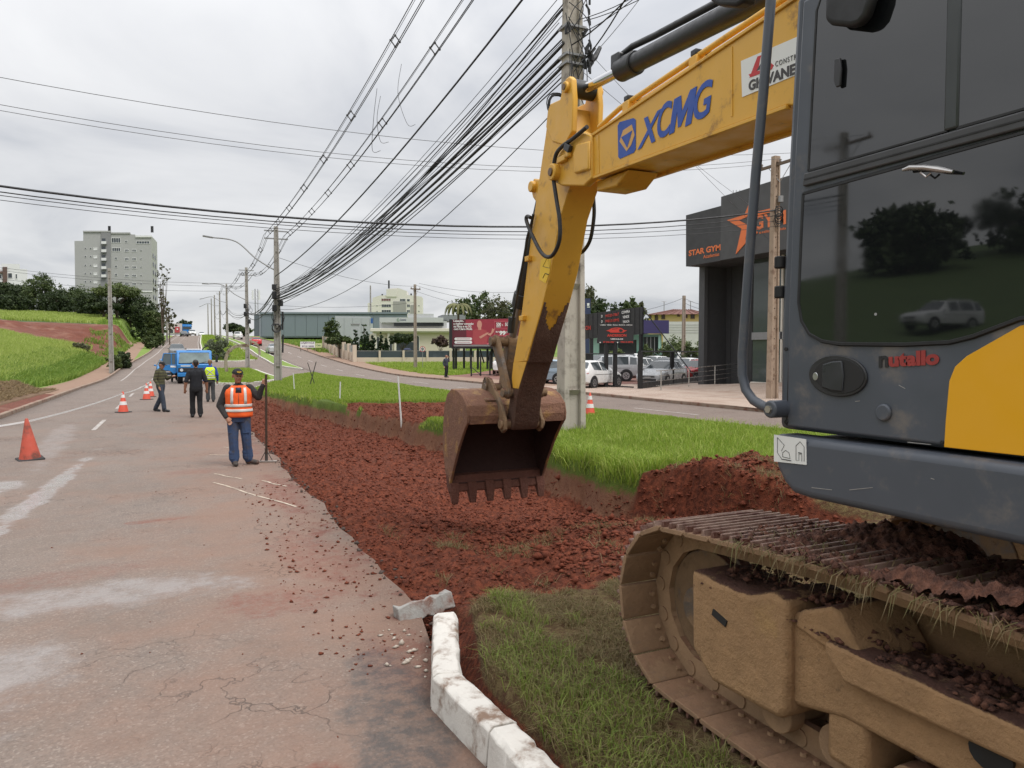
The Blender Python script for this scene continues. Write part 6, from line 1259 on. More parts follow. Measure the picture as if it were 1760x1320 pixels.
uc = pu+Vector((.1, -.2, 1.55)); mb = MB(); mb.tube([uc+Vector((0, 0, -.4)), uc+Vector((0, 0, .22))], .012, 6); mb.build('shaft', M_GALV, um); mb = MB(); mb.lathe([(.55, 0), (.45, .1), (.28, .18), (.03, .22), (.02, .2), (.27, .16), (.44, .08)], uc, 12); mb.build('canopy', cloth('umbrella_blue', (.03, .035, .07)), um)

# ================================================================ VEHICLES
M_TYRE = mat('tyre', (.018, .018, .019), .85, var=.2); M_RIM = mat('alloy_rim', (.42, .42, .43), .35, .8, var=.1); M_CGL = mat('car_glass', (.045, .055, .06), .06, var=.3, ior=1.6); M_LAMP = mat('lamp_clear', (.55, .56, .57), .12, var=.1); M_TAIL = mat('tail_red', (.42, .02, .025), .2, var=.1); M_TRIM = mat('black_trim', (.02, .02, .022), .5); M_PLATE = mat('plate', (.35, .34, .33), .5)
def paint(name, col, metal=0.0): return mat('paint_'+name, col, .24, metal, var=.03, vs=2)
PT = {'white': paint('white', (.72, .72, .71)), 'silver': paint('silver', (.46, .47, .48)), 'grey': paint('grey', (.17, .175, .18)), 'red': paint('red', (.50, .03, .035)), 'blue': paint('blue', (.03, .20, .46)), 'black': paint('black', (.02, .02, .022)), 'dark': paint('dark', (.05, .055, .06), .4)}
SED = [(-2.25, .34, .52, .60, .66, .58, 'b'), (-2.12, .24, .64, .72, .80, .70, 'b'), (-1.75, .22, .76, .84, .86, .74, 'b'), (-.85, .22, .88, .97, .88, .78, 'w'), (-.12, .22, .92, 1.40, .89, .60, 'p'), (-.04, .22, .92, 1.42, .89, .60, 's'), (.48, .22, .94, 1.46, .89, .60, 'p'), (.56, .22, .94, 1.46, .89, .60, 's'), (1.12, .22, .96, 1.41, .88, .60, 'w'), (1.72, .22, .98, 1.06, .87, .74, 'b'), (2.12, .26, .92, 1.03, .83, .72, 'b'), (2.25, .36, .60, .92, .74, .68, 'b')]
HAT = [(-1.95, .34, .54, .62, .64, .56, 'b'), (-1.82, .24, .68, .76, .78, .68, 'b'), (-1.45, .22, .80, .88, .83, .72, 'b'), (-.85, .22, .90, 1.0, .85, .76, 'w'), (-.15, .22, .94, 1.44, .86, .60, 'p'), (-.07, .22, .94, 1.46, .86, .60, 's'), (.42, .22, .96, 1.50, .86, .60, 'p'), (.50, .22, .96, 1.50, .86, .60, 's'), (1.30, .22, 1.0, 1.46, .85, .58, 'p'), (1.42, .22, 1.0, 1.42, .85, .58, 'w'), (1.80, .26, 1.0, 1.08, .83, .70, 'b'), (1.95, .34, .66, .9, .76, .68, 'b')]
SUV = [(-2.3, .42, .66, .76, .70, .62, 'b'), (-2.18, .32, .82, .92, .84, .74, 'b'), (-1.8, .30, .96, 1.04, .90, .78, 'b'), (-1.0, .30, 1.04, 1.14, .91, .80, 'w'), (-.42, .30, 1.08, 1.64, .92, .66, 'p'), (-.32, .30, 1.08, 1.67, .92, .66, 's'), (.38, .30, 1.10, 1.72, .92, .67, 'p'), (.48, .30, 1.10, 1.72, .92, .67, 's'), (1.45, .30, 1.12, 1.70, .91, .66, 'p'), (1.55, .30, 1.12, 1.69, .91, .66, 's'), (2.0, .30, 1.12, 1.62, .90, .65, 'w'), (2.2, .34, 1.1, 1.2, .88, .76, 'b'), (2.3, .44, .75, 1.0, .80, .72, 'b')]
PICK = [(-2.6, .46, .72, .82, .74, .66, 'b'), (-2.45, .36, .88, .98, .86, .76, 'b'), (-2.0, .34, 1.0, 1.08, .90, .80, 'b'), (-1.15, .34, 1.06, 1.16, .91, .82, 'w'), (-.6, .34, 1.10, 1.66, .91, .68, 'p'), (-.5, .34, 1.10, 1.70, .91, .68, 's'), (.15, .34, 1.10, 1.72, .91, .68, 'p'), (.25, .34, 1.10, 1.72, .91, .68, 's'), (.8, .34, 1.10, 1.68, .91, .68, 'w'), (.98, .34, 1.10, 1.16, .91, .84, 'b'), (2.5, .36, 1.10, 1.16, .90, .84, 'b'), (2.6, .44, .8, 1.1, .86, .80, 'b')]
def make_car(label, prof_, paintm, p_, rz, wheel=.31, wb=(-1.38, 1.30), grp=None, detail=True, cat='car', name='parked_car', roof_rack=False):
    t_ = thing(name, label, cat, p_, grp, rz=rz, world=False)
    def sect(s_):
        y, zl, zb, zt, wb_, wt, _ = s_; zm = zl+(zb-zl)*.45; h = [(wb_*.80, zl), (wb_*.96, zl+.10*(zb-zl)), (wb_*1.0, zm), (wb_*.985, zb), (wt, zt-.045*(zt > 1.15)-.012), (wt-.07, zt-.002), (wt*.4, zt+.018)]
        return [(a, y, b) for a, b in h]+[(-a, y, b) for a, b in h[::-1]]
    S_ = [sect(q) for q in prof_]; n = len(S_[0]); vs = [p__ for r in S_ for p__ in r]; body = []; side_g = []; scr_g = []
    for i in range(len(S_)-1):
        fl = prof_[i][6]
        for j in range(n):
            k_ = (j+1) % n; q = (i*n+j, i*n+k_, (i+1)*n+k_, (i+1)*n+j)
            if fl == 's' and j in (3, 9): side_g.append(q)
            elif fl == 'w' and j in (4, 5, 6, 7, 8): scr_g.append(q)
            else: body.append(q)
    body += [tuple(range(n))[::-1], tuple(range((len(S_)-1)*n, len(S_)*n))]
    def sub(fs):
        ids = sorted({i for f in fs for i in f}); mp = {a: b for b, a in enumerate(ids)}; mb = MB(); mb.add([vs[i] for i in ids], [tuple(mp[i] for i in f) for f in fs]); return mb
    sub(body).build('body', paintm, t_, smooth=42)
    # split the glass: front screen, rear screen, each side window
    for nm, fs in (('windscreen', [f for f in scr_g if vs[f[0]][1] < 0]), ('rear_window', [f for f in scr_g if vs[f[0]][1] >= 0])):
        if fs: sub(fs).build(nm, M_CGL, t_)
    for f in side_g: sub([f]).build('side_window', M_CGL, t_, smooth=0)
    for yw in wb:
        for s_ in (-1, 1):
            x0 = s_*(prof_[3][4]-.20); x1 = s_*(prof_[3][4]+.005); mb = MB(); mb.cyl((s_*(prof_[3][4]-.10), yw, wheel+.015), (s_*(prof_[3][4]+.004), yw, wheel+.015), wheel+.065, 22); mb.build('wheel_arch', M_TRIM, t_)
            mb = MB(); mb.cyl((x0, yw, wheel), (x1+s_*.012, yw, wheel), wheel, 24); wh = mb.build('tyre', M_TYRE, t_, bevel=.02)
            if detail:
                mb = MB(); mb.cyl((x1, yw, wheel), (x1+s_*.016, yw, wheel), wheel*.66, 20); mb.build('rim', M_RIM, wh)
                mb = MB()
                for a in range(5): g_ = a*2*math.pi/5+.3; mb.obox((x1+s_*.017, yw+.11*math.cos(g_), wheel+.11*math.sin(g_)), (.002, 0, 0), (0, .03*math.sin(g_), -.03*math.cos(g_)), (0, .05*math.cos(g_), .05*math.sin(g_)))
                mb.build('rim_gaps', M_TRIM, wh)
    f0, f1 = prof_[1], prof_[-2]; zf = f0[2]-.05
    for s_ in (-1, 1):
        mb = MB(); mb.slab([(s_*f0[4]*.97, f0[0]+.28, zf+.06), (s_*f0[4]*.97, f0[0]+.05, zf-.03), (s_*f0[4]*.55, f0[0]-.07, zf-.06), (s_*f0[4]*.58, f0[0]-.05, zf+.055), (s_*f0[4]*.80, f0[0]+.10, zf+.10)], (0, -1, .25), .03); mb.build('headlight', M_LAMP, t_)
        mb = MB(); mb.slab([(s_*f1[4]*.99, f1[0]-.22, f1[2]-.02), (s_*f1[4]*.98, f1[0]+.05, f1[2]-.18), (s_*f1[4]*.68, f1[0]+.10, f1[2]-.18), (s_*f1[4]*.70, f1[0]+.06, f1[2]+.0)], (0, 1, 0), .05); mb.build('taillight', M_TAIL, t_)
        c_ = prof_[3]; mb = MB(); mb.ball((s_*(c_[4]+.10), c_[0]+.22, c_[2]+.10), (.10, .05, .065), 10, 6); mb.build('mirror', paintm, t_)
    mb = MB(); w_ = f0[4]*.5; mb.box(-w_, w_, f0[0]-.15, f0[0]-.0, zf-.10, zf+.0); gr_ = mb.build('grille', M_TRIM, t_, bevel=.015)
    if detail:
        for q in range(3): mb = MB(); mb.box(-w_*.96, w_*.96, f0[0]-.158, f0[0]-.145, zf-.085+q*.03, zf-.077+q*.03); mb.build('grille_bar', M_RIM, gr_)
    mb = MB(); mb.box(-f0[4]*.62, f0[4]*.62, f0[0]-.16, f0[0], f0[1]+.06, f0[1]+.17); mb.build('lower_intake', M_TRIM, t_, bevel=.02)
    mb = MB(); mb.box(-.20, .20, f0[0]-.175, f0[0]-.13, f0[1]+.20, f0[1]+.30); mb.build('number_plate', M_PLATE, t_)
    mb = MB(); mb.box(-.20, .20, f1[0]+.10, f1[0]+.16, .62, .72); mb.build('number_plate', M_PLATE, t_)
    for s_ in (-1, 1): mb = MB(); c_ = prof_[4]; mb.box(s_*(c_[4]+.002)-.004, s_*(c_[4]+.002)+.004, prof_[3][0]+.2, prof_[-4][0], c_[2]-.20, c_[2]-.185); mb.build('door_crease', M_TRIM, t_)
    if roof_rack:
        for s_ in (-1, 1): mb = MB(); mb.tube([(s_*.58, -.2, 1.70), (s_*.58, -.1, 1.77), (s_*.58, 1.5, 1.77), (s_*.58, 1.6, 1.72)], .02, 6); mb.build('roof_rail', M_RIM, t_)
    return t_
def gp(u, depth): q = at(u, 606, depth); return Vector((q.x, q.y, g(q.x, q.y)+.004))
def lot(u, v, z=.10): q = onz(u, v, z); return q
# road traffic (heading 0 = bonnet towards the camera)
make_car('grey pickup coming down the hill behind the blue lorry', PICK, PT['grey'], gp(304, 92), R(2), .36, (-1.6, 1.55), 'cars on the left carriageway', cat='pickup', name='pickup_truck')
make_car('dark car near the hill crest in the left lane', SED, PT['dark'], gp(317, 185), R(3), grp='cars on the left carriageway', name='car')
make_car('white car near the hill crest beside the dark one', SUV, PT['white'], gp(331, 205), R(3), .34, grp='cars on the left carriageway', name='car')
make_car('small white car right at the brow of the hill', HAT, PT['white'], gp(347, 235), R(3), grp='cars on the left carriageway', name='car')
make_car('blue car mostly hidden behind the open lorry door', HAT, PT['blue'], gp(288, 60), R(2), name='car')
make_car('white car climbing the right carriageway farthest away', SUV, PT['white'], gp(409, 165), R(180), .34, grp='cars on the right carriageway', name='car')
make_car('red car on the right carriageway seen past the small arch', HAT, PT['red'], gp(440, 128), R(180), grp='cars on the right carriageway', name='car')
make_car('silver car on the right carriageway half hidden by the coil pole', SED, PT['silver'], gp(470, 104), R(180), grp='cars on the right carriageway', name='car')
# dealer's lot
GL = 'cars for sale in the lot'
def lotp(u, dp): q = at(u, 606, dp); return Vector((q.x, q.y, float(lotz(q.y, q.x)+prof(q.y))+.004))
for lb, pf_, pc, u, dp, hd, wr, dt in (
    ('silver sedan facing out at the front of the car lot', SED, 'silver', 1139, 44.5, -58, .31, 1), ('white hatchback at the lot entrance showing its tail', HAT, 'white', 1020, 41, 118, .31, 1),
    ('silver off-roader behind the white hatchback', SUV, 'silver', 1043, 50, 238, .37, 1), ('white sedan standing side-on in the middle of the lot', SED, 'white', 1092, 55, -74, .31, 1),
    ('red coupe beside the gym wall', SED, 'red', 1199, 49.5, -74, .31, 1), ('white hatchback just behind the silver sedan', HAT, 'white', 1120, 59, -70, .31, 1), ('grey hatchback behind the silver sedan roof', HAT, 'grey', 1139, 54, -68, .31, 1),
    ('white sedan behind the red coupe', SED, 'white', 1176, 55.5, -72, .31, 1), ('silver hatchback at the left back of the lot', HAT, 'silver', 1064, 62, -66, .31, 0), ('white off-roader at the back right of the lot', SUV, 'white', 1160, 65, -70, .36, 0),
    ('white sedan at the far back right by the shrubs', SED, 'white', 1194, 63, -72, .31, 0), ('grey sedan in the back row by the mint shop', SED, 'grey', 1030, 64, -66, .31, 0), ('white hatchback in the back row under the shrubs', HAT, 'white', 1085, 68, -66, .31, 0), ('white off-roader in the back row left of the big panel post', SUV, 'white', 1110, 70, -66, .36, 0)):
    make_car(lb, pf_, PT[pc], lotp(u, dp), R(hd), wr, grp=GL, detail=bool(dt), roof_rack='off-roader behind' in lb)
make_car('dark car parked left of the lot sign posts', HAT, PT['dark'], lotp(960, 47), R(215), grp=GL)
make_car('pale blue car glimpsed between arm and pole', HAT, paint('paleblue', (.30, .38, .46)), lotp(937, 46), R(215), grp=GL)
make_car('white car with dark wheel seen left of the excavator arm', HAT, PT['white'], lotp(868, 61), R(150), grp=GL)
# station wagon parked across the road, reflected in the cab window
wp = Vector((-36, 28.5, 0)); wp.z = g(wp.x, wp.y)
make_car('silver estate car parked across the road, seen reflected in the cab window', SUV, PT['silver'], wp, R(100), .34, name='car', roof_rack=True)
# ---- blue lorry
tk = gp(333, 49.5); TR = thing('lorry', 'bright blue flat-fronted lorry with its driver door swung open', 'lorry', tk, rz=R(1), world=False)
M_BLU = mat('lorry_blue', (.02, .19, .50), .35, var=.10, vs=2, dirt=((.10, .12, .16), .12, 5)); M_BLUL = mat('lorry_roof', (.10, .30, .55), .35)
cabp = [(-1.10, .72), (-1.14, 1.28), (-1.06, 1.34), (-.86, 2.08), (-.72, 2.20), (.6, 2.24), (.68, 2.1), (.68, .72)]
mb = MB(); mb.prx(cabp, -1.08, 1.08); mb.build('cab', M_BLU, TR, bevel=.06, seg=3)
mb = MB(); mb.slab([(-.96, -1.073, 1.38), (.96, -1.073, 1.38), (.88, -.895, 2.05), (-.88, -.895, 2.05)], (0, -1, .25), .012); ws = mb.build('windscreen', mat('lorry_glass', (.20, .25, .25), .08, var=.5, vs=2.5), TR)
for x0, x1, za, zb_ in ((-.98, .98, 1.35, 1.39), (-.92, .92, 2.04, 2.08)): mb = MB(); y_ = -1.09 if za < 1.5 else -.905; mb.box(x0, x1, y_, y_+.03, za, zb_); mb.build('screen_seal', M_TRIM, ws)
for x_ in (-.35, .35): mb = MB(); mb.tube([(x_, -1.11, 1.37), (x_+.38, -1.06, 1.48)], .012, 5); mb.build('wiper', M_TRIM, ws)
mb = MB(); mb.box(-1.0, 1.0, -1.16, -1.10, .78, 1.06); gr_ = mb.build('grille', M_TRIM, TR, bevel=.02)
for s_ in (-1, 1): mb = MB(); mb.cyl((s_*.80, -1.165, .92), (s_*.80, -1.19, .92), .10, 18); mb.build('headlight', M_LAMP, gr_)
mb = MB(); mb.box(-1.06, 1.06, -1.26, -1.10, .48, .74); mb.build('bumper', M_BLU, TR, bevel=.03); mb = MB(); mb.box(-.22, .22, -1.275, -1.255, .56, .68); mb.build('number_plate', M_PLATE, TR)
mb = MB(); mb.box(-.45, .45, -.5, .1, 2.24, 2.33); mb.build('roof_hatch', M_CONEW, TR, bevel=.02)
mb = MB(); mb.box(-.95, .95, .6, 4.6, .62, .82); mb.build('chassis', M_TRIM, TR); mb = MB(); mb.box(-1.12, 1.12, .85, 4.8, .98, 1.75); mb.build('tipper_body', mat('tipper_grey', (.10, .12, .15), .6), TR, bevel=.02)
mb = MB(); mb.tube([(.45, .9, 1.7), (.62, .9, 2.35), (.95, .9, 2.62)], .05, 6); mb.build('crane_arm', M_TRIM, TR)
for yw in (-.35, 3.4):
    for s_ in (-1, 1): mb = MB(); mb.cyl((s_*.72, yw, .46), (s_*1.03, yw, .46), .46, 26); wh = mb.build('tyre', M_TYRE, TR, bevel=.03); mb = MB(); mb.cyl((s_*1.03, yw, .46), (s_*1.045, yw, .46), .24, 18); mb.build('rim', M_RIM, wh)
    if yw < 0: mb = MB(); mb.box(-.95, .95, yw-.08, yw+.08, .4, .52); mb.build('axle', M_TRIM, TR)
for s_ in (1,): mb = MB(); mb.box(1.30, 1.46, -.98, -.90, 1.42, 1.86); mr = mb.build('mirror', M_TRIM, TR, bevel=.03); mb = MB(); mb.tube([(1.06, -.9, 1.95), (1.38, -.94, 1.90)], .015, 6); mb.build('mirror_arm', M_TRIM, mr)
# open door (driver's side is the left of the picture), swung out to face the camera
dp_ = [(-1.10, .84), (-1.30, .80), (-1.46, .95), (-1.60, 1.02), (-2.02, 1.0), (-2.05, 1.38), (-1.10, 1.40)]
mb = MB(); mb.slab([(a, -.78+.0*(a), b-.12) for a, b in dp_], (0, 1, 0), .06); dor = mb.build('door', M_BLU, TR, bevel=.015)
mb = MB()
for a, b in (((-1.13, 1.26), (-1.13, 2.02)), ((-1.13, 2.02), (-1.86, 2.02)), ((-1.86, 2.02), (-2.02, 1.26)), ((-1.40, 1.26), (-1.40, 2.02))): mb.tube([(a[0], -.75, a[1]), (b[0], -.75, b[1])], .03, 6)
mb.build('door_frame', M_BLU, dor); mb = MB(); mb.slab([(-1.15, -.75, 1.28), (-2.0, -.75, 1.28), (-1.85, -.75, 2.0), (-1.15, -.75, 2.0)], (0, 1, 0), .008); mb.build('door_window', mat('clear_glass', (.10, .13, .15), .05, ior=1.5), dor)
mb = MB(); mb.slab([(-1.14, -.785, 1.08), (-1.46, -.785, 1.10), (-1.46, -.785, 1.22), (-1.14, -.785, 1.20)], (0, -1, 0), .005); dl = mb.build('door_sticker', M_WHITE, dor, smooth=0)
mb = MB(); mb.slab([(-.85, -1.145, 1.14), (-.25, -1.145, 1.14), (-.25, -1.14, 1.24), (-.85, -1.14, 1.24)], (0, -1, 0), .004); mb.build('front_lettering_strip', mat('pale_strip', (.45, .52, .6), .5), TR, smooth=0)
mb = MB(); mb.ball((-.35, -.75, 1.62), (.16, .05, .15), 12, 8); mb.build('dashboard_ornament', mat('salmon', (.62, .22, .18), .7), TR)
mb = MB(); mb.slab([(-.52, -1.02, 1.52), (-.22, -1.02, 1.52), (-.25, -.985, 1.72), (-.45, -.985, 1.72)], (0, -1, .25), .004); mb.build('screen_card', mat('salmon', (.62, .22, .18), .7), ws)
# far blue lorry at the crest
q = gp(322, 215); t_ = thing('lorry', 'distant blue lorry cresting the hill behind the cars', 'lorry', q, world=False); mb = MB(); mb.box(-1.2, 1.2, -3, -1.2, .6, 2.9); mb.build('cab', M_BLU, t_, bevel=.1); mb = MB(); mb.box(-1.05, 1.05, -3.04, -2.98, 1.7, 2.5); mb.build('windscreen', M_CGL, t_); mb = MB(); mb.box(-1.25, 1.25, -1.1, 4, .8, 3.3); mb.build('box_body', PT['blue'], t_)
for yw in (-2.2, 2.8):
    for s_ in (-1, 1): mb = MB(); mb.cyl((s_*.85, yw, .48), (s_*1.15, yw, .48), .48, 16); mb.build('tyre', M_TYRE, t_)
# ================================================================ TREES AND SHRUBS
def leafmat(name, dark, mid, light):
    k = NT(name); a = k.attr('tint'); r_ = k.n('ShaderNodeValToRGB', {0: a}); e_ = r_.color_ramp.elements; e_[0].color = (*dark, 1); e_[1].color = (*light, 1); q = e_.new(.5); q.color = (*mid, 1)
    k.set('Base Color', r_.outputs[0]); k.set('Roughness', .55); k.set('Specular IOR Level', .3)
    tr_ = k.n('ShaderNodeBsdfTranslucent', {'Color': r_.outputs[0]}); ms = k.n('ShaderNodeMixShader', {0: .22}); o_ = k.t.nodes['Material Output']; k.t.links.new(k.b.outputs[0], ms.inputs[1]); k.t.links.new(tr_.outputs[0], ms.inputs[2]); k.t.links.new(ms.outputs[0], o_.inputs[0]); return k.m
LF = {'dark': leafmat('dark_leaves', (.022, .035, .014), (.04, .062, .022), (.075, .10, .035)), 'mid': leafmat('mid_leaves', (.035, .055, .018), (.065, .095, .03), (.12, .15, .05)), 'light': leafmat('light_leaves', (.05, .075, .022), (.10, .135, .04), (.17, .20, .07)), 'grey': leafmat('greygreen_leaves', (.07, .09, .05), (.13, .155, .09), (.20, .23, .14)), 'red': leafmat('reddish_leaves', (.04, .03, .025), (.09, .055, .045), (.14, .10, .07)), 'cyp': leafmat('cypress_leaves', (.015, .032, .014), (.03, .055, .022), (.055, .085, .032)), 'olive': leafmat('olive_leaves', (.05, .055, .025), (.10, .105, .05), (.16, .15, .08))}
M_BARK = mat('bark', (.10, .075, .055), .95, var=.3, vs=6, bump=.6, bs=20)
def leaves(name, blobs, clumps, per, size, m, parent, org, spread=.16, sharp=.75):
    """leaf-sized faces gathered in clumps through the volume of a few ellipsoids"""
    blobs = np.array(blobs, float); vol = blobs[:, 3]*blobs[:, 4]*blobs[:, 5]; pick = RNG.choice(len(blobs), clumps, p=vol/vol.sum()); B_ = blobs[pick]
    d = RNG.normal(size=(clumps, 3)); d /= np.linalg.norm(d, axis=1)[:, None]; r_ = RNG.random(clumps)**(1/3*sharp); cc = B_[:, :3]+d*r_[:, None]*B_[:, 3:]*(.82+.36*RNG.random((clumps, 1)))
    sp = spread*B_[:, 3:].mean(1)*(.6+.8*RNG.random(clumps)); c_ = np.repeat(cc, per, 0)+RNG.normal(size=(clumps*per, 3))*np.repeat(sp, per)[:, None]*np.array([1, 1, .7])
    n = len(c_); a = RNG.normal(size=(n, 3)); a /= np.linalg.norm(a, axis=1)[:, None]; b = np.cross(a, RNG.normal(size=(n, 3))); b /= np.linalg.norm(b, axis=1)[:, None]; s_ = size*(.5+RNG.random(n))[:, None]
    V = np.stack([c_-a*s_*.5, c_+b*s_*.28, c_+a*s_*.5, c_-b*s_*.28], 1)-np.array(org); T = np.arange(n)[:, None]*4+[0, 1, 2, 3]
    tint = np.clip(np.repeat(RNG.random(clumps), per)*.65+RNG.random(n)*.35, 0, 1)
    o = npmesh(name, V, T, 4, m, cols=np.repeat(tint, 4)); o.parent = parent; return o
def tree(label, base, h, w_, kind, grp=None, trunk=.3, dens=1.0, leaf=.4, name='tree', shape='round', cat='tree', lowfrac=.12):
    t_ = thing(name, label, cat, base, grp); x, y, z = base; rnd = random.Random(int(abs(x*31+y*17+h*7)))
    tr_h = h*(.28 if shape == 'round' else .12); blobs = []
    if shape == 'round':
        blobs.append((x, y, z+h*.60, w_*.40, w_*.40, h*.34))
        for i in range(7):
            a = i*2*math.pi/7+rnd.random(); rr = w_*(.22+.12*rnd.random()); blobs.append((x+rr*math.cos(a), y+rr*math.sin(a), z+h*(.42+.34*rnd.random()), w_*.24, w_*.24, h*.20))
        blobs.append((x+w_*.06*rnd.random(), y, z+h*.84, w_*.22, w_*.22, h*.16))
        if lowfrac < .1: blobs += [(x+w_*.25*math.cos(a), y+w_*.25*math.sin(a), z+h*.2, w_*.28, w_*.28, h*.2) for a in (0, 1.6, 3.1, 4.7)]
    elif shape == 'cypress':
        for i in range(9): f = i/9; rr = w_*.5*(1-f)**.75*(.55+.45*min(1, f*5)); blobs.append((x+rnd.uniform(-.06, .06)*w_, y, z+h*(.06+.90*f), rr+.08, rr+.08, h*.10))
    elif shape == 'umbrella':
        for i in range(9): a = i*2*math.pi/8; rr = w_*.30*(i > 0); blobs.append((x+rr*math.cos(a), y+rr*math.sin(a), z+h*(.80-.10*(i > 0)+.10*rnd.random()), w_*.24, w_*.24, h*.12))
    elif shape == 'sparse':
        for i in range(16): a = rnd.random()*6.28; f = .35+.62*i/12; rr = w_*.42*rnd.random(); blobs.append((x+rr*math.cos(a), y+rr*math.sin(a), z+h*f, w_*.15, w_*.15, h*.05))
    elif shape == 'bush':
        for i in range(6): a = i*1.05; blobs.append((x+w_*.24*math.cos(a), y+w_*.24*math.sin(a), z+h*(.38+.12*rnd.random()), w_*.28, w_*.28, h*.38))
    top = z+h*(.9 if shape in ('cypress', 'sparse') else .62); mb = MB(); mb.tube([(x, y, z-.2), (x+.02*h*rnd.uniform(-1, 1), y, z+h*.3), (x+.03*h*rnd.uniform(-1, 1), y, top)], [trunk, trunk*.7, trunk*.25], 8)
    for bx in blobs[1:]:
        mb.tube([(x, y, z+h*.22+(bx[2]-z-h*.22)*.25), ((x+bx[0])/2, (y+bx[1])/2, (z+h*.28+bx[2])/2), bx[:3]], [trunk*.35, trunk*.22, trunk*.08], 5)
    mb.build('trunk', M_BARK, t_)
    cl = int(dens*(90 if shape != 'sparse' else 46)); leaves('crown', blobs, cl, 34 if shape != 'sparse' else 16, leaf, LF[kind], t_, base); return t_
def tree_px(label, u, vtop, depth, wpx, kind, grp=None, **k_):
    q = at(u, 606, depth); b = Vector((q.x, q.y, g(q.x, q.y))); h = EYE+ray(u, vtop).z*depth-b.z; return tree(label, b, max(.6, h), wpx/FPX*depth, kind, grp, **k_)
GT = 'trees on the ridge below the apartment block'
ridge = [(-40, 486, 150, 62, 'dark', 'leftmost tree of the ridge, at the picture edge'), (6, 484, 156, 52, 'dark', 'dark ridge tree below the white building'), (38, 487, 160, 44, 'dark', 'bushy dark ridge tree left of the tallest one'), (72, 470, 154, 50, 'mid', 'tallest round tree of the left ridge'), (100, 499, 148, 46, 'dark', 'low dark ridge tree right of the tallest one'), (132, 492, 160, 60, 'mid', 'broad green ridge tree left of the apartment block'), (160, 505, 146, 48, 'dark', 'dark low ridge tree before the apartment block corner'), (203, 486, 142, 62, 'light', 'yellow-green spreading umbrella tree behind the left pole'), (225, 506, 146, 44, 'dark', 'dark ridge tree under the right half of the apartment block'), (252, 510, 140, 42, 'dark', 'dark ridge tree at the right end of the block'), (20, 505, 142, 40, 'dark', 'low dark tree in front of the ridge at the far left'), (180, 520, 138, 50, 'dark', 'low dark tree below the umbrella tree'), (266, 533, 134, 30, 'mid', 'last low tree of the ridge above the road')]
for u, v, dp, wp_, kd_, lb in ridge: tree_px(lb, u, v, dp, wp_*1.15, kd_, GT, shape='umbrella' if 'umbrella' in lb else 'round', leaf=.36, lowfrac=.05, dens=2.6)
tree_px('tall thin sparse tree right of the apartment block', 282, 474, 128, 34, 'olive', None, shape='sparse', leaf=.22, trunk=.20, dens=2.2)
tree_px('small sparse tree beside the thin tall one', 292, 522, 125, 22, 'olive', None, shape='sparse', leaf=.35, trunk=.12)
for i, (u, v, dp, wp_, lb) in enumerate(((212, 598, 72, 26, 'dark leafy shrub right of the slim left pole'), (196, 606, 70, 22, 'green shrub at the foot of the slim left pole'), (138, 588, 88, 30, 'dry brownish shrub at the edge of the wheat field'), (270, 566, 112, 26, 'roadside shrub at the end of the red cutting'), (256, 574, 110, 20, 'small shrub beside the end of the red cutting'))): tree_px(lb, u, v, dp, wp_, ('dark', 'light', 'olive', 'mid', 'mid')[i], 'roadside shrubs on the left', shape='bush', leaf=.22, trunk=.06, name='shrub', cat='shrub', dens=.8)
tree_px('feathery grey-green young tree on the long island', 372, 573, 88, 44, 'grey', None, leaf=.22, trunk=.07, dens=1.1, name='young_tree', lowfrac=.05)
tree_px('dark tree on the skyline left of the road crest', 317, 550, 235, 26, 'dark', 'skyline trees', leaf=.6); tree_px('dark tree on the skyline behind the pole row', 402, 556, 230, 34, 'dark', 'skyline trees', leaf=.6); tree_px('low trees at the skyline right of the pole row', 420, 562, 200, 26, 'mid', 'skyline trees', leaf=.6)
tree_px('round green tree with bare twigs above, before the warehouse', 571, 546, 118, 26, 'mid', None, leaf=.3, trunk=.14)
tree_px('broad spreading tree left of the cypresses', 584, 574, 100, 44, 'mid', None, leaf=.3, trunk=.12, shape='umbrella', dens=1.2)
for u, v, wp_, lb in ((611, 560, 15, 'slim left cypress'), (627, 551, 21, 'tallest cypress'), (641, 571, 16, 'short cypress touching the tallest'), (655, 568, 16, 'cypress at the cream building corner'), (664, 577, 12, 'smallest cypress at the cream building')): tree_px(lb+' in the group by the fence', u, v, 94, wp_, 'cyp', 'cypresses by the cream building', shape='cypress', leaf=.22, trunk=.10, dens=1.1, name='cypress')
tree_px('round bushy tree in front of the cream building', 692, 571, 97, 46, 'dark', None, leaf=.28, trunk=.14, shape='umbrella', dens=1.4); tree_px('reddish-leaved small tree left of the billboard', 757, 577, 92, 28, 'red', None, leaf=.24, trunk=.08, shape='umbrella')
for i, (u, v, dp, wp_, lb) in enumerate(((800, 506, 135, 44, 'left tree behind the red billboard'), (826, 500, 140, 50, 'tallest tree behind the red billboard'), (855, 508, 132, 50, 'tree behind the right half of the red billboard'), (880, 514, 138, 40, 'tree behind the excavator arm right of the billboard'), (1012, 490, 120, 40, 'yellowish tall tree right of the big pole'), (1030, 508, 112, 44, 'green tree behind the black dealer panel'), (1056, 515, 116, 40, 'low tree above the black dealer panel'), (1082, 508, 118, 36, 'tree at the right end of the black dealer panel'), (1100, 520, 120, 24, 'small thin tree beside the dealer panel'))): tree_px(lb, u, v, dp, wp_*1.2, ('mid', 'mid', 'olive', 'dark', 'olive', 'dark', 'dark', 'mid', 'olive')[i], 'background trees on the right', leaf=.5, trunk=.25, dens=1.2, lowfrac=.05)
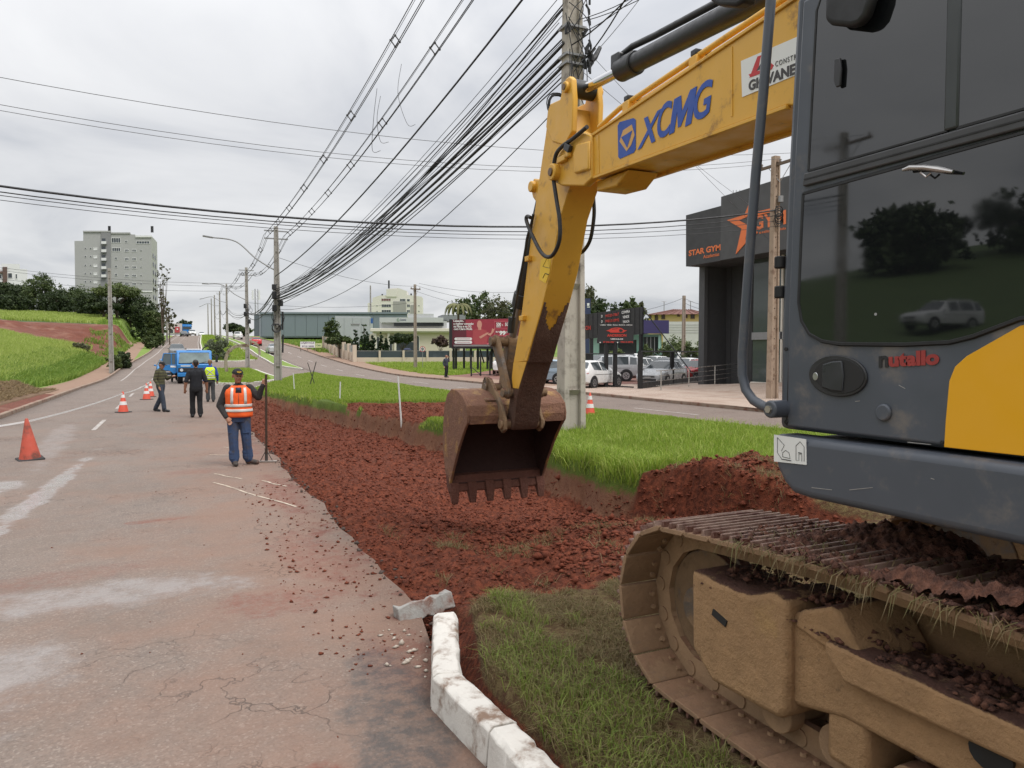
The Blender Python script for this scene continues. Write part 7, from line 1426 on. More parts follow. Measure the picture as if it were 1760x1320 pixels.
# palm behind the billboard
q = at(788, 606, 100); pb_ = Vector((q.x, q.y, g(q.x, q.y))); pm = thing('palm_tree', 'palm with drooping yellowing fronds left above the red billboard', 'palm', pb_); ph_ = EYE+ray(788, 528).z*100-pb_.z
mb = MB(); mb.tube([pb_, pb_+Vector((0, 0, ph_))], [.22, .14], 8); mb.build('trunk', M_BARK, pm)
for i in range(16):
    a = i*2*math.pi/16; d = Vector((math.cos(a), math.sin(a), 0)); c_ = pb_+Vector((0, 0, ph_)); pts = [c_, c_+d*.8+Vector((0, 0, .5)), c_+d*1.6+Vector((0, 0, .1)), c_+d*2.0+Vector((0, 0, -1.1))]; P_ = smoothpts(pts, 4); sd_ = d.cross(Vector((0, 0, 1))); vs = []; fs = []
    for j, q in enumerate(P_):
        w_ = .22*math.sin(math.pi*(j+.6)/(len(P_)+.4)); vs += [q-sd_*w_-Vector((0, 0, w_)), q, q+sd_*w_-Vector((0, 0, w_))]
        if j: b_ = 3*j; fs += [(b_-3, b_-2, b_+1, b_), (b_-2, b_-1, b_+2, b_+1)]
    MB().add(vs, fs).build('frond', mat('palm_frond', (.12, .12, .04), .7, var=.4, vs=1.5), pm)
for i, (u, v, dp, wp_, lb) in enumerate(((1145, 575, 64, 34, 'leafy shrub left of the pole before the yellow house'), (1165, 565, 66, 36, 'tallest shrub behind the car lot'), (1190, 573, 62, 34, 'rounded shrub against the gym wall'), (1058, 590, 58, 30, 'pale green shrub behind the hanging dealer sign'), (1112, 583, 60, 20, 'shrub before the mint entrance'))): tree_px(lb, u, v, dp, wp_*1.1, ('mid', 'light', 'mid', 'light', 'mid')[i], 'shrubs behind the car lot', shape='bush', leaf=.18, trunk=.05, name='shrub', cat='shrub', dens=1.1)
# trees across the road that the cab window reflects
for x_, y_, h_, w_, lb in ((-58, 47, 6.0, 9, 'left'), (-66, 53, 6.0, 10, 'middle'), (-72, 43, 5.5, 13, 'right')): tree(lb+' one of the big trees across the road, seen only in the cab window', Vector((x_, y_, g(x_, y_))), h_, w_, 'dark', 'trees reflected in the cab window', leaf=.7, trunk=.4, dens=1.3, lowfrac=.05)

# ================================================================ BUILDINGS
M_PANE = mat('window_pane', (.05, .06, .07), .12, var=.3, vs=.6, ior=1.5); M_SHUT = mat('white_shutter', (.66, .66, .65), .6, var=.04)
class Facade:
    """a wall seen by the camera: pixel rectangles are placed on its plane"""
    def __init__(s, u, v, depth, yaw=0.0):
        q = at(u, v, depth); d = Vector((q.x, q.y, 0)).normalized(); c_, s_ = math.cos(yaw), math.sin(yaw); n = Vector((-d.x*c_+d.y*s_, -d.x*s_-d.y*c_, 0)); s.pl = Plane(q, n); s.n = n
    def q(s, u0, v0, u1, v1, off=0.0): return [s.pl.hit(u0, v1)+s.n*off, s.pl.hit(u1, v1)+s.n*off, s.pl.hit(u1, v0)+s.n*off, s.pl.hit(u0, v0)+s.n*off]
    def poly(s, pts, off=0.0): return [s.pl.hit(u, v)+s.n*off for u, v in pts]
    def part(s, name, r_, t_, m, parent, off=0.0, **k_): return MB().slab(s.q(*r_, off=off), s.n, t_).build(name, m, parent, **k_)
    def window(s, r_, parent, glass=None, frame=None, fw=.12, sill=True, mull=0):
        P_ = s.q(*r_); cx_ = sum(P_, Vector())/4; f = MB()
        ux = (P_[1]-P_[0]).normalized(); uz = Vector((0, 0, 1)); w_ = (P_[1]-P_[0]).length; h_ = (P_[3]-P_[0]).length
        for a, b, hw, hh in ((-w_/2, 0, fw/2, h_/2+fw/2), (w_/2, 0, fw/2, h_/2+fw/2), (0, -h_/2, w_/2-fw/2, fw/2), (0, h_/2, w_/2-fw/2, fw/2)): f.obox(cx_+ux*a+uz*b+s.n*.05, ux*hw, s.n*.06, uz*hh)
        for i in range(mull): f.obox(cx_+ux*(-w_/2+w_*(i+1)/(mull+1))+s.n*.04, ux*fw*.35, s.n*.05, uz*(h_/2-fw/2))
        wo = f.build('window', frame or M_SHUT, parent, smooth=0); MB().slab(s.q(*r_, off=.012), s.n, .02).build('pane', glass or M_PANE, wo, smooth=0); return wo
def block(name, label, cat, fc, poly, depth_m, m, extra=None):
    P_ = fc.poly(poly); base = Vector((sum(p_.x for p_ in P_)/len(P_), sum(p_.y for p_ in P_)/len(P_), min(p_.z for p_ in P_))); t_ = thing(name, label, cat, base); MB().slab(P_, fc.n*-1, depth_m).build('wall', m, t_, smooth=0); return t_
# left apartment block
M_APT = mat('apartment_render', (.36, .36, .35), .9, var=.06, vs=.3); M_APTD = mat('apartment_dark_strip', (.22, .22, .225), .9, var=.06, vs=.3)
fc = Facade(200, 500, 250, R(-9)); apt = block('apartment_building', 'tall grey apartment block rising behind the trees on the left', 'building', fc, [(128, 414), (143, 414), (143, 397.5), (175, 398), (224, 401), (226, 403), (232, 403), (233, 406), (260, 405), (262, 560), (130, 560)], 16, M_APT)
fc.part('dark_strip', (174, 399, 190.5, 545), .25, M_APTD, apt); fc.part('roof_band', (143, 396.8, 191, 399.2), .35, M_APT, apt); fc.part('roof_band', (191, 399.5, 224, 401.8), .3, M_APT, apt); fc.part('roof_band', (233, 405, 261, 408), .4, M_SHUT, apt)
rows = [427, 441, 456, 470, 484]
for v in rows:
    for u in (147, 156): fc.window((u-1.2, v-1.4, u+1.2, v+1.4), apt, fw=.06)
    fc.window((161, v-1.5, 167, v+3), apt, glass=M_SHUT)
for i, v in enumerate((419, 433, 447.5, 462, 476)):
    bw = fc.part('balcony_door', (175.5, v-9, 181.5, v-.2), .05, M_PANE, apt, off=.25, smooth=0); bl_o = fc.part('balcony', (175, v-3.8, 183.2, v+.6), .7, M_SHUT, apt, off=.25, smooth=0); fc.part('balcony_slab', (174.6, v+.7, 183.6, v+1.6), .8, M_APTD, bl_o, off=.25, smooth=0)
fc.window((191.8, 409, 207, 417.3), apt, mull=3); fc.window((192.8, 426, 207, 432), apt, mull=3)
for v in (444, 458, 472): fc.window((197.4, v-1.8, 201.4, v+2.2), apt, mull=1, fw=.08)
fc.window((215, 413.5, 219, 417), apt, mull=1, fw=.08); fc.window((234.5, 414.5, 257, 419), apt, mull=4)
for v in (430.8, 445.4, 459.6, 473.9, 488):
    for u in (218, 230.6): fc.window((u-3.4, v-2.2, u+3.4, v+2.2), apt, mull=2)
    fc.window((241.3, v-1.6, 243.8, v+.6), apt, fw=.06)
fc.part('plinth_band', (216, 500, 262, 502), .2, M_SHUT, apt)
for u in (185, 187.5, 259, 261.5): P_ = fc.poly([(u, 398)], -2)[0]; mb = MB(); mb.cyl(P_, P_+Vector((0, 0, 2.2)), .22, 8); mb.build('chimney', M_TRIM, apt)
# its side wall windows (right flank)
ev = fc.pl.hit(262, 480); sn = Vector((0, 0, 1)).cross(fc.n).normalized()
for i in range(6):
    for j in (.25, .6):
        c_ = ev-fc.n*16*j+Vector((0, 0, -6+i*2.9)); s_ = sn if (sn.dot((fc.pl.hit(262, 480)-fc.pl.hit(128, 480))) > 0) else -sn; mb = MB(); mb.obox(c_+s_*.03, s_*.05, fc.n*.9, (0, 0, .75)); mb.build('side_window', M_PANE, apt, smooth=0)
# white building at far left
fc = Facade(20, 470, 215, R(6)); wb_ = block('white_building', 'white flat-roofed building at the far left behind the trees', 'building', fc, [(-40, 462), (3, 462), (3, 453), (34, 454), (34, 462), (47, 463), (47, 520), (-40, 520)], 12, mat('white_render', (.68, .68, .67), .8, var=.04, vs=.4))
fc.part('brown_column', (4.5, 459, 12, 490), .6, mat('brown_cladding', (.12, .075, .06), .8), wb_, smooth=0); fc.part('brown_beam', (-40, 466.5, 4.4, 470), .5, mat('brown_cladding', (.12, .075, .06), .8), wb_, smooth=0)
for r_ in ((13.5, 469.5, 21, 478), (26.5, 471, 29.5, 479), (-8, 472, 3, 479), (-30, 472, -12, 479)): fc.window(r_, wb_)
# small shops at the top of the left road
fc = Facade(302, 563, 205, 0); sh = block('shop', 'small pale shop with red sign left of the hill crest', 'building', fc, [(288, 556), (313, 556), (313, 574), (288, 574)], 8, mat('pale_pink_render', (.52, .46, .45), .8)); fc.part('sign_board', (300.5, 562, 309, 571.5), .2, mat('red_sign', (.42, .06, .07), .5), sh, smooth=0); fc.part('sign_disc', (303.5, 564.5, 306, 567), .1, M_WHITE, sh, off=.2, smooth=0); fc.window((290, 566, 298, 573), sh)
# right-hand white apartment block
fc = Facade(680, 520, 380, R(-5)); M_APW = mat('apartment_cream', (.62, .59, .55), .8, var=.05, vs=.2)
apw = block('apartment_building', 'pale apartment tower with grey panel behind the warehouse', 'building', fc, [(632, 521), (640, 520), (640, 512), (652, 508), (668, 507), (668, 496), (684, 495), (699, 500), (699, 507), (712, 508), (725, 510), (725, 545), (632, 545)], 14, M_APW)
fc.part('grey_panel', (676, 518, 698, 545), .3, mat('apartment_grey_panel', (.30, .29, .28), .8), apw, smooth=0)
fc.part('tower_head', (664, 497, 682, 510), .4, M_APW, apw, smooth=0)
for v in (525.5, 535):
    for u in (679.3, 692.3): fc.window((u-2.5, v-2.3, u+2.5, v+2.3), apw, glass=M_SHUT)
    fc.window((656, v-2.5, 672, v+2.5), apw, mull=3); fc.window((699.5, v-2.5, 704.5, v+2.5), apw, mull=1)
    for u in (648, 720): fc.window((u-1.2, v-.8, u+1.2, v+.8), apw, fw=.08)
fc.window((655.5, 513, 671.5, 517.5), apw, glass=mat('maroon_glass', (.16, .07, .07), .3), mull=3); fc.window((687.5, 513.5, 697, 518), apw, mull=3); fc.window((699.5, 514, 704.5, 518), apw)
fc.part('dark_recess', (705.5, 524, 711, 541), .2, mat('apartment_grey_panel', (.30, .29, .28), .8), apw, smooth=0)
for u, v in ((667.5, 492), (656, 507), (673, 505), (684.5, 508), (706, 506)): P_ = fc.poly([(u, v+3)], -3)[0]; mb = MB(); mb.cyl(P_, P_+Vector((0, 0, 4.2 if u == 667.5 else 1.6)), .45, 8); mb.build('chimney', M_TRIM, apw)
# grey warehouse of upright panels
fc = Facade(600, 555, 175, R(-4)); M_WH = mat('warehouse_blue_grey', (.17, .205, .23), .7, var=.05, vs=.15); M_WHL = mat('warehouse_light_grey', (.38, .40, .41), .7, var=.04, vs=.15)
wh = block('warehouse', 'long blue-grey warehouse with upright wall panels', 'building', fc, [(447, 538), (700, 538.5), (700, 580), (447, 580)], 30, M_WH)
for i in range(13): u = 450+i*19.2; fc.part('wall_panel', (u, 541.5, u+18.6, 578), .12, M_WH, wh, smooth=0)
fc.part('roof_trim', (446, 536.6, 701, 539.6), .4, M_WH, wh, smooth=0)
fc.part('end_wall', (437, 540, 446.6, 578), .2, mat('warehouse_dark', (.10, .12, .135), .7), wh, smooth=0)
fd = Facade(605, 560, 150, R(-4)); wl2 = block('warehouse', 'lighter grey annex in front of the blue-grey warehouse', 'building', fd, [(576, 543), (636, 544), (636, 582), (576, 582)], 14, M_WHL)
for i in range(4): fd.part('wall_panel', (577+i*14.7, 546, 577+i*14.7+14.2, 580), .1, M_WHL, wl2, smooth=0)
fd.part('blue_sign', (637, 547, 641, 556), .2, mat('blue_sign', (.03, .10, .30), .5), wl2, smooth=0)
fe = Facade(612, 560, 112, R(-3)); tt = block('sign_tower', 'pale rectangular sign pylon behind the cypresses', 'sign', fe, [(603, 557), (618, 557), (618, 608), (603, 608)], .5, M_WHL); fe.part('frame', (602.4, 556.4, 618.6, 558), .1, M_GALV, tt, smooth=0)
# cream building with grey upper storey
M_CREAM = mat('cream_render', (.58, .52, .43), .85, var=.05, vs=.3); M_CRML = mat('pale_cornice', (.62, .58, .51), .85, var=.05); M_ZINC = mat('zinc_cladding', (.46, .47, .47), .6, var=.04, vs=.3)
ff = Facade(720, 580, 108, R(6)); cb = block('commercial_building', 'cream single-storey building with grey metal top behind the low wall', 'building', ff, [(643, 571), (800, 570), (800, 612), (643, 612)], 18, M_CREAM)
ff.part('cornice', (636, 564.5, 802, 570), .9, M_CRML, cb, smooth=0, bevel=.05); ff.part('cornice_moulding', (640, 570.2, 800, 572.5), .5, M_CRML, cb, smooth=0)
ff.part('upper_storey', (656, 549.5, 768, 564), -6, M_ZINC, cb, smooth=0); ff.part('upper_fascia', (652, 546, 761, 554.5), .5, M_ZINC, cb, smooth=0, off=.2); ff.part('upper_block', (701, 539.5, 745, 546), .3, M_ZINC, cb, smooth=0); ff.part('strip_window', (677, 555, 762, 560.5), .25, mat('dark_strip_glass', (.035, .038, .045), .2), cb, off=.1, smooth=0)
lettering('building_lettering', 'Central', ff.pl.hit(687, 551.6)+ff.n*.72, ff.pl.hit(697, 551.6)+ff.n*.72, ff.pl.hit(687, 548.2)+ff.n*.72, mat('navy_letter', (.05, .06, .12), .5), cb, .01, bold=.02, normal=ff.n)
mb = MB(); c_ = ff.pl.hit(683.8, 550)+ff.n*.74; ux = (ff.pl.hit(690, 550)-ff.pl.hit(680, 550)).normalized(); mb.tube([c_+ux*.17*math.cos(a)+Vector((0, 0, .17*math.sin(a))) for a in [.9+i*.45 for i in range(12)]], .04, 6); mb.build('building_emblem', mat('green_letter', (.10, .22, .12), .5), cb)
for u in (645, 667.5, 679): ff.part('column', (u-1.8, 572.6, u+1.8, 612), .5, M_CRML, cb, smooth=0)
for r_ in ((647.5, 579, 652, 606), (669, 578, 674, 606), (716, 578, 720.5, 606)): ff.window(r_, cb, fw=.08)
ff.part('entrance_glass', (681, 588, 712, 603), .2, M_PANE, cb, smooth=0); ff.part('side_wing', (760, 541, 800, 552), -5, mat('dark_wing', (.2, .21, .22), .7), cb, smooth=0)
# boundary wall with glazed bays
fw_ = Facade(690, 616, 90, R(3)); M_WALL = mat('cream_wall', (.56, .47, .375), .9, var=.07, vs=.5, dirt=((.33, .26, .2), .2, .6)); bw_ = block('boundary_wall', 'cream garden wall with glass panels before the building', 'wall', fw_, [(609, 614.5), (960, 613.5), (960, 634), (609, 631)], .25, M_WALL)
for u in (609, 651, 692, 733, 773, 815, 860): fw_.part('pillar', (u-.2, 602.3, u+3.4, 631), .12, M_WALL, bw_, smooth=0)
for u0, u1 in ((612.6, 650.6), (654.6, 691.6), (695.6, 732.6), (736.6, 772.6), (776.6, 814.6), (818.6, 859)): gp_ = fw_.part('glass_panel', (u0, 603.6, u1, 614.4), -.05, mat('smoked_glass', (.05, .065, .075), .1, ior=1.5), bw_, smooth=0, off=-.08); fw_.part('top_rail', (u0, 602.6, u1, 603.6), -.1, M_GALV, gp_, smooth=0, off=-.05)
# its return along the street with barred bays
A0, A1 = fw_.pl.hit(609.5, 631), at(557, 616, 118); A1.z = g(A1.x, A1.y)
bw2 = thing('boundary_wall', 'cream wall with barred bays climbing along the side street', 'wall', A0); nb = 7; dv = (A1-A0); nrm = Vector((dv.y, -dv.x, 0)).normalized()
for i in range(nb+1): c_ = A0+dv*(i/nb); c_.z = g(c_.x, c_.y); mb = MB(); mb.box(c_.x-.22, c_.x+.22, c_.y-.22, c_.y+.22, c_.z-.4, c_.z+2.2); mb.build('pillar', M_WALL, bw2)
for i in range(nb):
    a, b = A0+dv*((i+.06)/nb), A0+dv*((i+.94)/nb); za, zb_ = g(a.x, a.y)-.3, g(b.x, b.y)-.3; MB().slab([Vector((a.x, a.y, za)), Vector((b.x, b.y, zb_)), Vector((b.x, b.y, zb_+1.5)), Vector((a.x, a.y, za+1.5))], nrm, .12).build('wall_bay', M_WALL, bw2, smooth=0)
    mb = MB()
    for j in range(9): c_ = a.lerp(b, (j+.5)/9); z_ = g(c_.x, c_.y)+1.2; mb.box(c_.x-.02, c_.x+.02, c_.y-.02, c_.y+.02, z_, z_+.85)
    mb.build('railing', M_GALV, bw2)
# plot banner, speed sign
fb_ = Facade(530, 593, 112, 0); bn = block('plot_banner', 'white realtor banner with purple lettering on the grass plot', 'sign', fb_, [(516, 587.3), (541.5, 587.3), (541.5, 597.6), (516, 597.6)], .06, M_WHITE); MP = mat('purple_ink', (.12, .06, .14), .6)
for tx, r_ in (('LAJEVALE', (517.2, 591.2, 540, 588)), ('3710 2020', (519, 596.4, 539.5, 593.8))): lettering('banner_lettering', tx, fb_.pl.hit(r_[0], r_[1]), fb_.pl.hit(r_[2], r_[1]), fb_.pl.hit(r_[0], r_[3]), MP, bn, .02, bold=.02, normal=fb_.n)
for u in (517, 529, 541): P_ = fb_.pl.hit(u, 597.6); mb = MB(); mb.cyl((P_.x, P_.y+.08, g(P_.x, P_.y)-.2), (P_.x, P_.y+.08, P_.z+.9), .05, 6); mb.build('post', M_BARK, bn)
bn2 = block('plot_banner', 'small pale yellow banner beside the white realtor banner', 'sign', fb_, [(542.2, 590), (553, 590), (553, 597.5), (542.2, 597.5)], .05, mat('pale_yellow', (.58, .60, .32), .6)); lettering('banner_lettering', 'Cem', fb_.pl.hit(543.8, 594.9), fb_.pl.hit(551, 594.9), fb_.pl.hit(543.8, 591.6), mat('green_ink', (.10, .20, .10), .6), bn2, .02, bold=.02, normal=fb_.n)
for u in (543, 552): P_ = fb_.pl.hit(u, 597.5); mb = MB(); mb.cyl((P_.x, P_.y+.06, g(P_.x, P_.y)-.2), (P_.x, P_.y+.06, P_.z+.6), .04, 6); mb.build('post', M_BARK, bn2)
ps = at(726.5, 630, 80); ps.z = g(ps.x, ps.y); ss = thing('speed_sign', 'round white speed limit sign with red rim by the cream wall', 'road sign', ps); cs = at(726.3, 600, 80); mb = MB(); mb.cyl((ps.x, ps.y, ps.z-.1), (ps.x, ps.y, cs.z+.3), .03, 8); mb.build('post', M_GALV, ss)
dn = Vector((-cs.x, -cs.y, 0)).normalized(); mb = MB(); mb.cyl(cs+dn*.04, cs+dn*.06, .31, 28); pl_ = mb.build('disc', M_RED, ss); mb = MB(); mb.cyl(cs+dn*.062, cs+dn*.07, .245, 28); mb.build('face', M_WHITE, pl_); sd_ = Vector((-dn.y, dn.x, 0)); sd_ = sd_ if sd_.dot(Vector((_c, -_s, 0))) > 0 else -sd_
lettering('number', '50', cs-sd_*.16-Vector((0, 0, .12))+dn*.075, cs+sd_*.16-Vector((0, 0, .12))+dn*.075, cs-sd_*.16+Vector((0, 0, .12))+dn*.075, M_INK, pl_, .004, bold=.02, normal=dn)

# ---- red billboard
fx = Facade(830, 575, 74, R(8)); bb = block('billboard', 'dark red telecom billboard on black posts left of the excavator arm', 'billboard', fx, [(776.5, 549.5), (925, 546), (925, 597.5), (776.5, 597)], .25, mat('billboard_dark', (.12, .018, .03), .5, var=.2, vs=.25))
fx.part('side_panel', (771.8, 549, 776.4, 598), .5, M_INK, bb, smooth=0)
BM = mat('billboard_red', (.30, .03, .05), .5, var=.12, vs=.3); pr = MB().slab(fx.poly([(800, 549.6), (878, 548), (882, 560), (882, 578), (848, 590), (812, 595), (802, 580)], .001), fx.n, .012).build('printed_glow', BM, bb, smooth=0)
def bt(tx, u0, vb, u1, vt, m=M_WHITE, bold=.03, off=.03): lettering('billboard_lettering', tx, fx.pl.hit(u0, vb)+fx.n*off, fx.pl.hit(u1, vb)+fx.n*off, fx.pl.hit(u0, vt)+fx.n*off, m, bb, .004, bold=bold, normal=fx.n)
bt('Lajeado,', 779, 554.2, 797, 549.8); bt('a melhor conexão', 779.3, 558.2, 814, 554.4); bt('na Fibra e no 5G', 779.5, 563, 810, 558.8); bt('com Claro Multi.', 779.8, 567.3, 812, 563.4)
PKN = mat('printed_skin', (.55, .26, .20), .5); SHR = mat('printed_shirt', (.38, .06, .07), .5)
def pp(pts, m, off, name): MB().slab(fx.poly(pts, off), fx.n, .006).build(name, m, bb, smooth=0)
pp([(813, 568), (819, 565), (828, 565.5), (836, 568), (838, 580), (836, 592), (816, 592), (812, 580)], SHR, .02, 'printed_torso'); pp([(824+4.2*math.cos(a), 557.8+7*math.sin(a)) for a in [i*math.pi/8 for i in range(16)]], PKN, .028, 'printed_head'); pp([(821.5, 563), (827, 563), (827, 567), (822, 567)], PKN, .026, 'printed_neck'); pp([(823, 579), (837, 571.5), (840, 571.5), (838.5, 574), (826, 582)], PKN, .034, 'printed_arm'); pp([(838, 574), (844, 572), (846, 564), (848, 566), (851, 562.5), (848, 571), (843, 577), (839, 576)], PKN, .032, 'printed_hand')
def frame_px(r_, m, off, name, w_=.05):
    P_ = fx.q(*r_, off=off); mb = MB(); mb.tube(P_+[P_[0]], w_, 4); mb.build(name, m, bb, smooth=0)
frame_px((850, 552.5, 877, 577), mat('billboard_pink', (.55, .12, .15), .5), .02, 'price_frame', .035); frame_px((850, 552.5, 877, 565.5), mat('billboard_pink', (.55, .12, .15), .5), .02, 'price_frame', .02)
bt('500', 853, 560.5, 861, 554.5); bt('MEGA', 853, 562.7, 861, 561); bt('+', 862.4, 560, 864.6, 557.6); bt('5G', 868, 560.5, 873.5, 554.5); bt('R$', 852, 572.5, 857, 569); bt('99', 858, 576, 869, 568.6, bold=.05); bt(',90', 869.3, 572.8, 876, 569.2, bold=.04)
for v in (582.5, 588.3): pp([(782.5, v-2.3), (810, v-2.3), (811.6, v), (810, v+2.3), (782.5, v+2.3), (780.6, v)], M_WHITE, .02, 'printed_button'); fx.part('printed_line', (785, v-.6, 808, v+.6), .004, mat('pinkish_ink', (.45, .25, .27), .5), bb, off=.028, smooth=0)
pp([(836, 591), (850, 583), (866, 578), (880, 577), (880, 578.5), (866, 580), (851, 585), (838, 592.5)], mat('billboard_pink', (.55, .12, .15), .5), .024, 'printed_swoosh')
fx.part('lower_beam', (779, 592.5, 925, 595.5), .3, mat('beam_grey', (.24, .22, .22), .6), bb, off=.05, smooth=0); fx.part('catwalk', (776, 597.2, 925, 599.2), .6, M_TRIM, bb, smooth=0)
for u in (780, 785, 799, 811, 822, 838.5, 846, 862, 880, 900): P_ = fx.pl.hit(u, 597)-fx.n*(.3+.5*(int(u) % 2)); mb = MB(); mb.box(P_.x-.09, P_.x+.09, P_.y-.09, P_.y+.09, g(P_.x, P_.y)-.2, P_.z); mb.build('post', M_INK, bb)
for u0, u1 in ((826, 833), (846, 839), (848, 857)): a, b = fx.pl.hit(u0, 600)-fx.n*.5, fx.pl.hit(u1, 624)-fx.n*.5; mb = MB(); mb.tube([a, b], .08, 5); mb.build('strut', M_INK, bb)
# mesh gate posts in front of the billboard
gt = [onz(u, 646, .1) for u in (810, 826, 842, 859)]; gtf = thing('lot_gate', 'open black gate frame on the grass below the billboard', 'gate', gt[0])
for q in gt: mb = MB(); mb.box(q.x-.05, q.x+.05, q.y-.05, q.y+.05, q.z-.2, q.z+1.75); mb.build('post', M_INK, gtf)
mb = MB(); mb.tube([gt[0]+Vector((0, 0, .75)), gt[1]+Vector((0, 0, .1))], .035, 5); mb.build('brace', M_INK, gtf); mb = MB(); mb.tube([gt[0]+Vector((0, 0, .1)), gt[-1]+Vector((0, 0, .1))], .03, 5); mb.build('rail', M_INK, gtf)

# ---- dealer's signs and fence
M_PANEL = mat('dealer_black', (.022, .022, .024), .55, var=.15, vs=1.5)
XS = 26.5; MRD = mat('dealer_red', (.55, .045, .03), .5)
def xq(u, v, off=0.0): q = onx(u, v, XS); q.x -= off; return q
dsn = thing('dealer_hoarding', 'long black car dealer panel with red phone numbers', 'sign', xq(1104, 668)); MB().slab([xq(985, 584), xq(1104, 574.5), xq(1104, 527), xq(985, 543)], (1, 0, 0), .10).build('panel', M_PANEL, dsn, smooth=0)
for i in range(15): u = 987+i*8; v0 = 543-(u-985)*16/119; v1 = 584-(u-985)*9.5/119; mb = MB(); mb.tube([xq(u, v0+1, .012), xq(u, v1-1, .012)], .012, 4); mb.build('panel_joint', M_INK, dsn)
def dl(tx, u0, v0, u1, v1, hp, m, bold=.02): lettering('dealer_lettering', tx, xq(u0, v0, .02), xq(u1, v1, .02), xq(u0, v0-hp, .02), m, dsn, .008, bold=bold, normal=(-1, 0, 0))
dl('99320-7867', 1041, 545.8, 1064.5, 542.2, 4.8, MRD); dl('99813-0992', 1041, 554.7, 1065, 552.2, 4.8, MRD); dl('COMPRA', 1069, 539.5, 1083.5, 537.4, 4.6, M_WHITE, .03); dl('VENDE', 1071, 547.6, 1082, 546, 4.6, M_WHITE, .03); dl('TROCA', 1071, 555.6, 1082.5, 554, 4.2, M_WHITE, .03); dl('D', 1034, 546, 1036.5, 545.6, 4.4, M_WHITE); dl('D', 1034, 555, 1036.5, 554.6, 4.4, M_WHITE); dl('ANDERSON', 985, 568.6, 1016, 566.8, 7, MRD)
for u in (1013.5, 1098.5): a = xq(u, 574); a.x += .15; mb = MB(); mb.box(a.x-.1, a.x+.1, a.y-.1, a.y+.1, .05, a.z+.4); mb.build('post', M_INK, dsn)
fs_ = Facade(1060, 575, 40.5, R(3)); ad = block('dealer_sign', 'square black dealer sign with red car emblem on two posts', 'sign', fs_, [(1030, 557), (1089, 557), (1089, 590), (1026, 590), (1026, 585)], .12, M_PANEL)
def al(tx, u0, vb, u1, vt, m, bold=.02): lettering('dealer_lettering', tx, fs_.pl.hit(u0, vb)+fs_.n*.01, fs_.pl.hit(u1, vb)+fs_.n*.01, fs_.pl.hit(u0, vt)+fs_.n*.01, m, ad, .004, bold=bold, normal=fs_.n)
al('ANDERSON', 1043.5, 578.8, 1076.5, 574.2, MRD, .03); al('VEÍCULOS', 1049, 583.8, 1071, 581.2, M_WHITE, .03); al('99320-7867', 1036.5, 589.3, 1057.5, 586.5, MRD); al('99813-0992', 1066.5, 589.3, 1088, 586.5, MRD); al('COMPRA · VENDE · TROCA · FINANCIA · AGENCIA', 1031.5, 559.6, 1087, 557.6, M_WHITE, .01)
for u in (1031.5, 1061.5): MB().slab([fs_.pl.hit(u+1.1*math.cos(a), 588.6+1.1*math.sin(a))+fs_.n*.005 for a in [i*math.pi/6 for i in range(12)]], fs_.n, .01).build('dot', M_WHITE, ad, smooth=0)
cr = [(1041.5, 568.6), (1046, 567), (1051, 564.3), (1057, 563.1), (1064, 563.1), (1069, 564.5), (1073, 567.5), (1078, 568), (1073.5, 570), (1071.5, 571.6), (1049.5, 571.8), (1046.5, 569.5)]
ce = MB().slab(fs_.poly(cr, .006), fs_.n, .012).build('car_emblem', MRD, ad, smooth=0); MB().slab(fs_.poly([(1064.5, 566), (1067.5, 565.6), (1070.5, 567.5), (1070, 570), (1066, 570.8), (1064.2, 569)], .02), fs_.n, .006).build('emblem_window', M_PANEL, ce, smooth=0); MB().slab(fs_.poly([(1052, 565.5), (1062, 564.3), (1062.5, 564.8), (1052.5, 566.2)], .02), fs_.n, .006).build('emblem_line', M_PANEL, ce, smooth=0)
for u in (1042, 1057.5):
    a = fs_.pl.hit(u, 590)-fs_.n*.08; mb = MB(); mb.box(a.x-.10, a.x+.10, a.y-.08, a.y+.08, .05, a.z+.1); mb.build('post', M_INK, ad); mb = MB(); mb.box(a.x-.3, a.x+.3, a.y-.2, a.y+.2, .11, .16); mb.build('foot_plate', M_INK, ad)
# fence round the lot: posts, rails, low plinth
pf = [onz(1022, 660, .13), onz(1100, 668, .13), onz(1154.5, 661, .13), onz(1206, 656, .13)]; fn = thing('lot_fence', 'black wire fence on a low plinth around the car lot', 'fence', pf[1])
for q in pf[1:]: mb = MB(); mb.box(q.x-.11, q.x+.11, q.y-.08, q.y+.08, .0, 2.1); mb.build('post', M_INK, fn)
for a, b in zip(pf[1:-1], pf[2:]):
    mb = MB(); mb.tube([a+Vector((0, 0, 1.98)), b+Vector((0, 0, 1.98))], .045, 6); mb.build('rail', M_INK, fn); d = (b-a); mb = MB(); nn = Vector((d.y, -d.x, 0)).normalized(); MB().slab([a+nn*.1+Vector((0, 0, -.1)), b+nn*.1+Vector((0, 0, -.1)), b+nn*.1+Vector((0, 0, .32)), a+nn*.1+Vector((0, 0, .32))], -nn, .2).build('plinth', M_PANEL, fn, smooth=0)
    n_ = int(d.length/.14)
    for i in range(1, n_): c_ = a+d*(i/n_); mb = MB(); mb.tube([c_+Vector((0, 0, .3)), c_+Vector((0, 0, 1.98))], .006, 4); mb.build('wire', M_INK, fn)
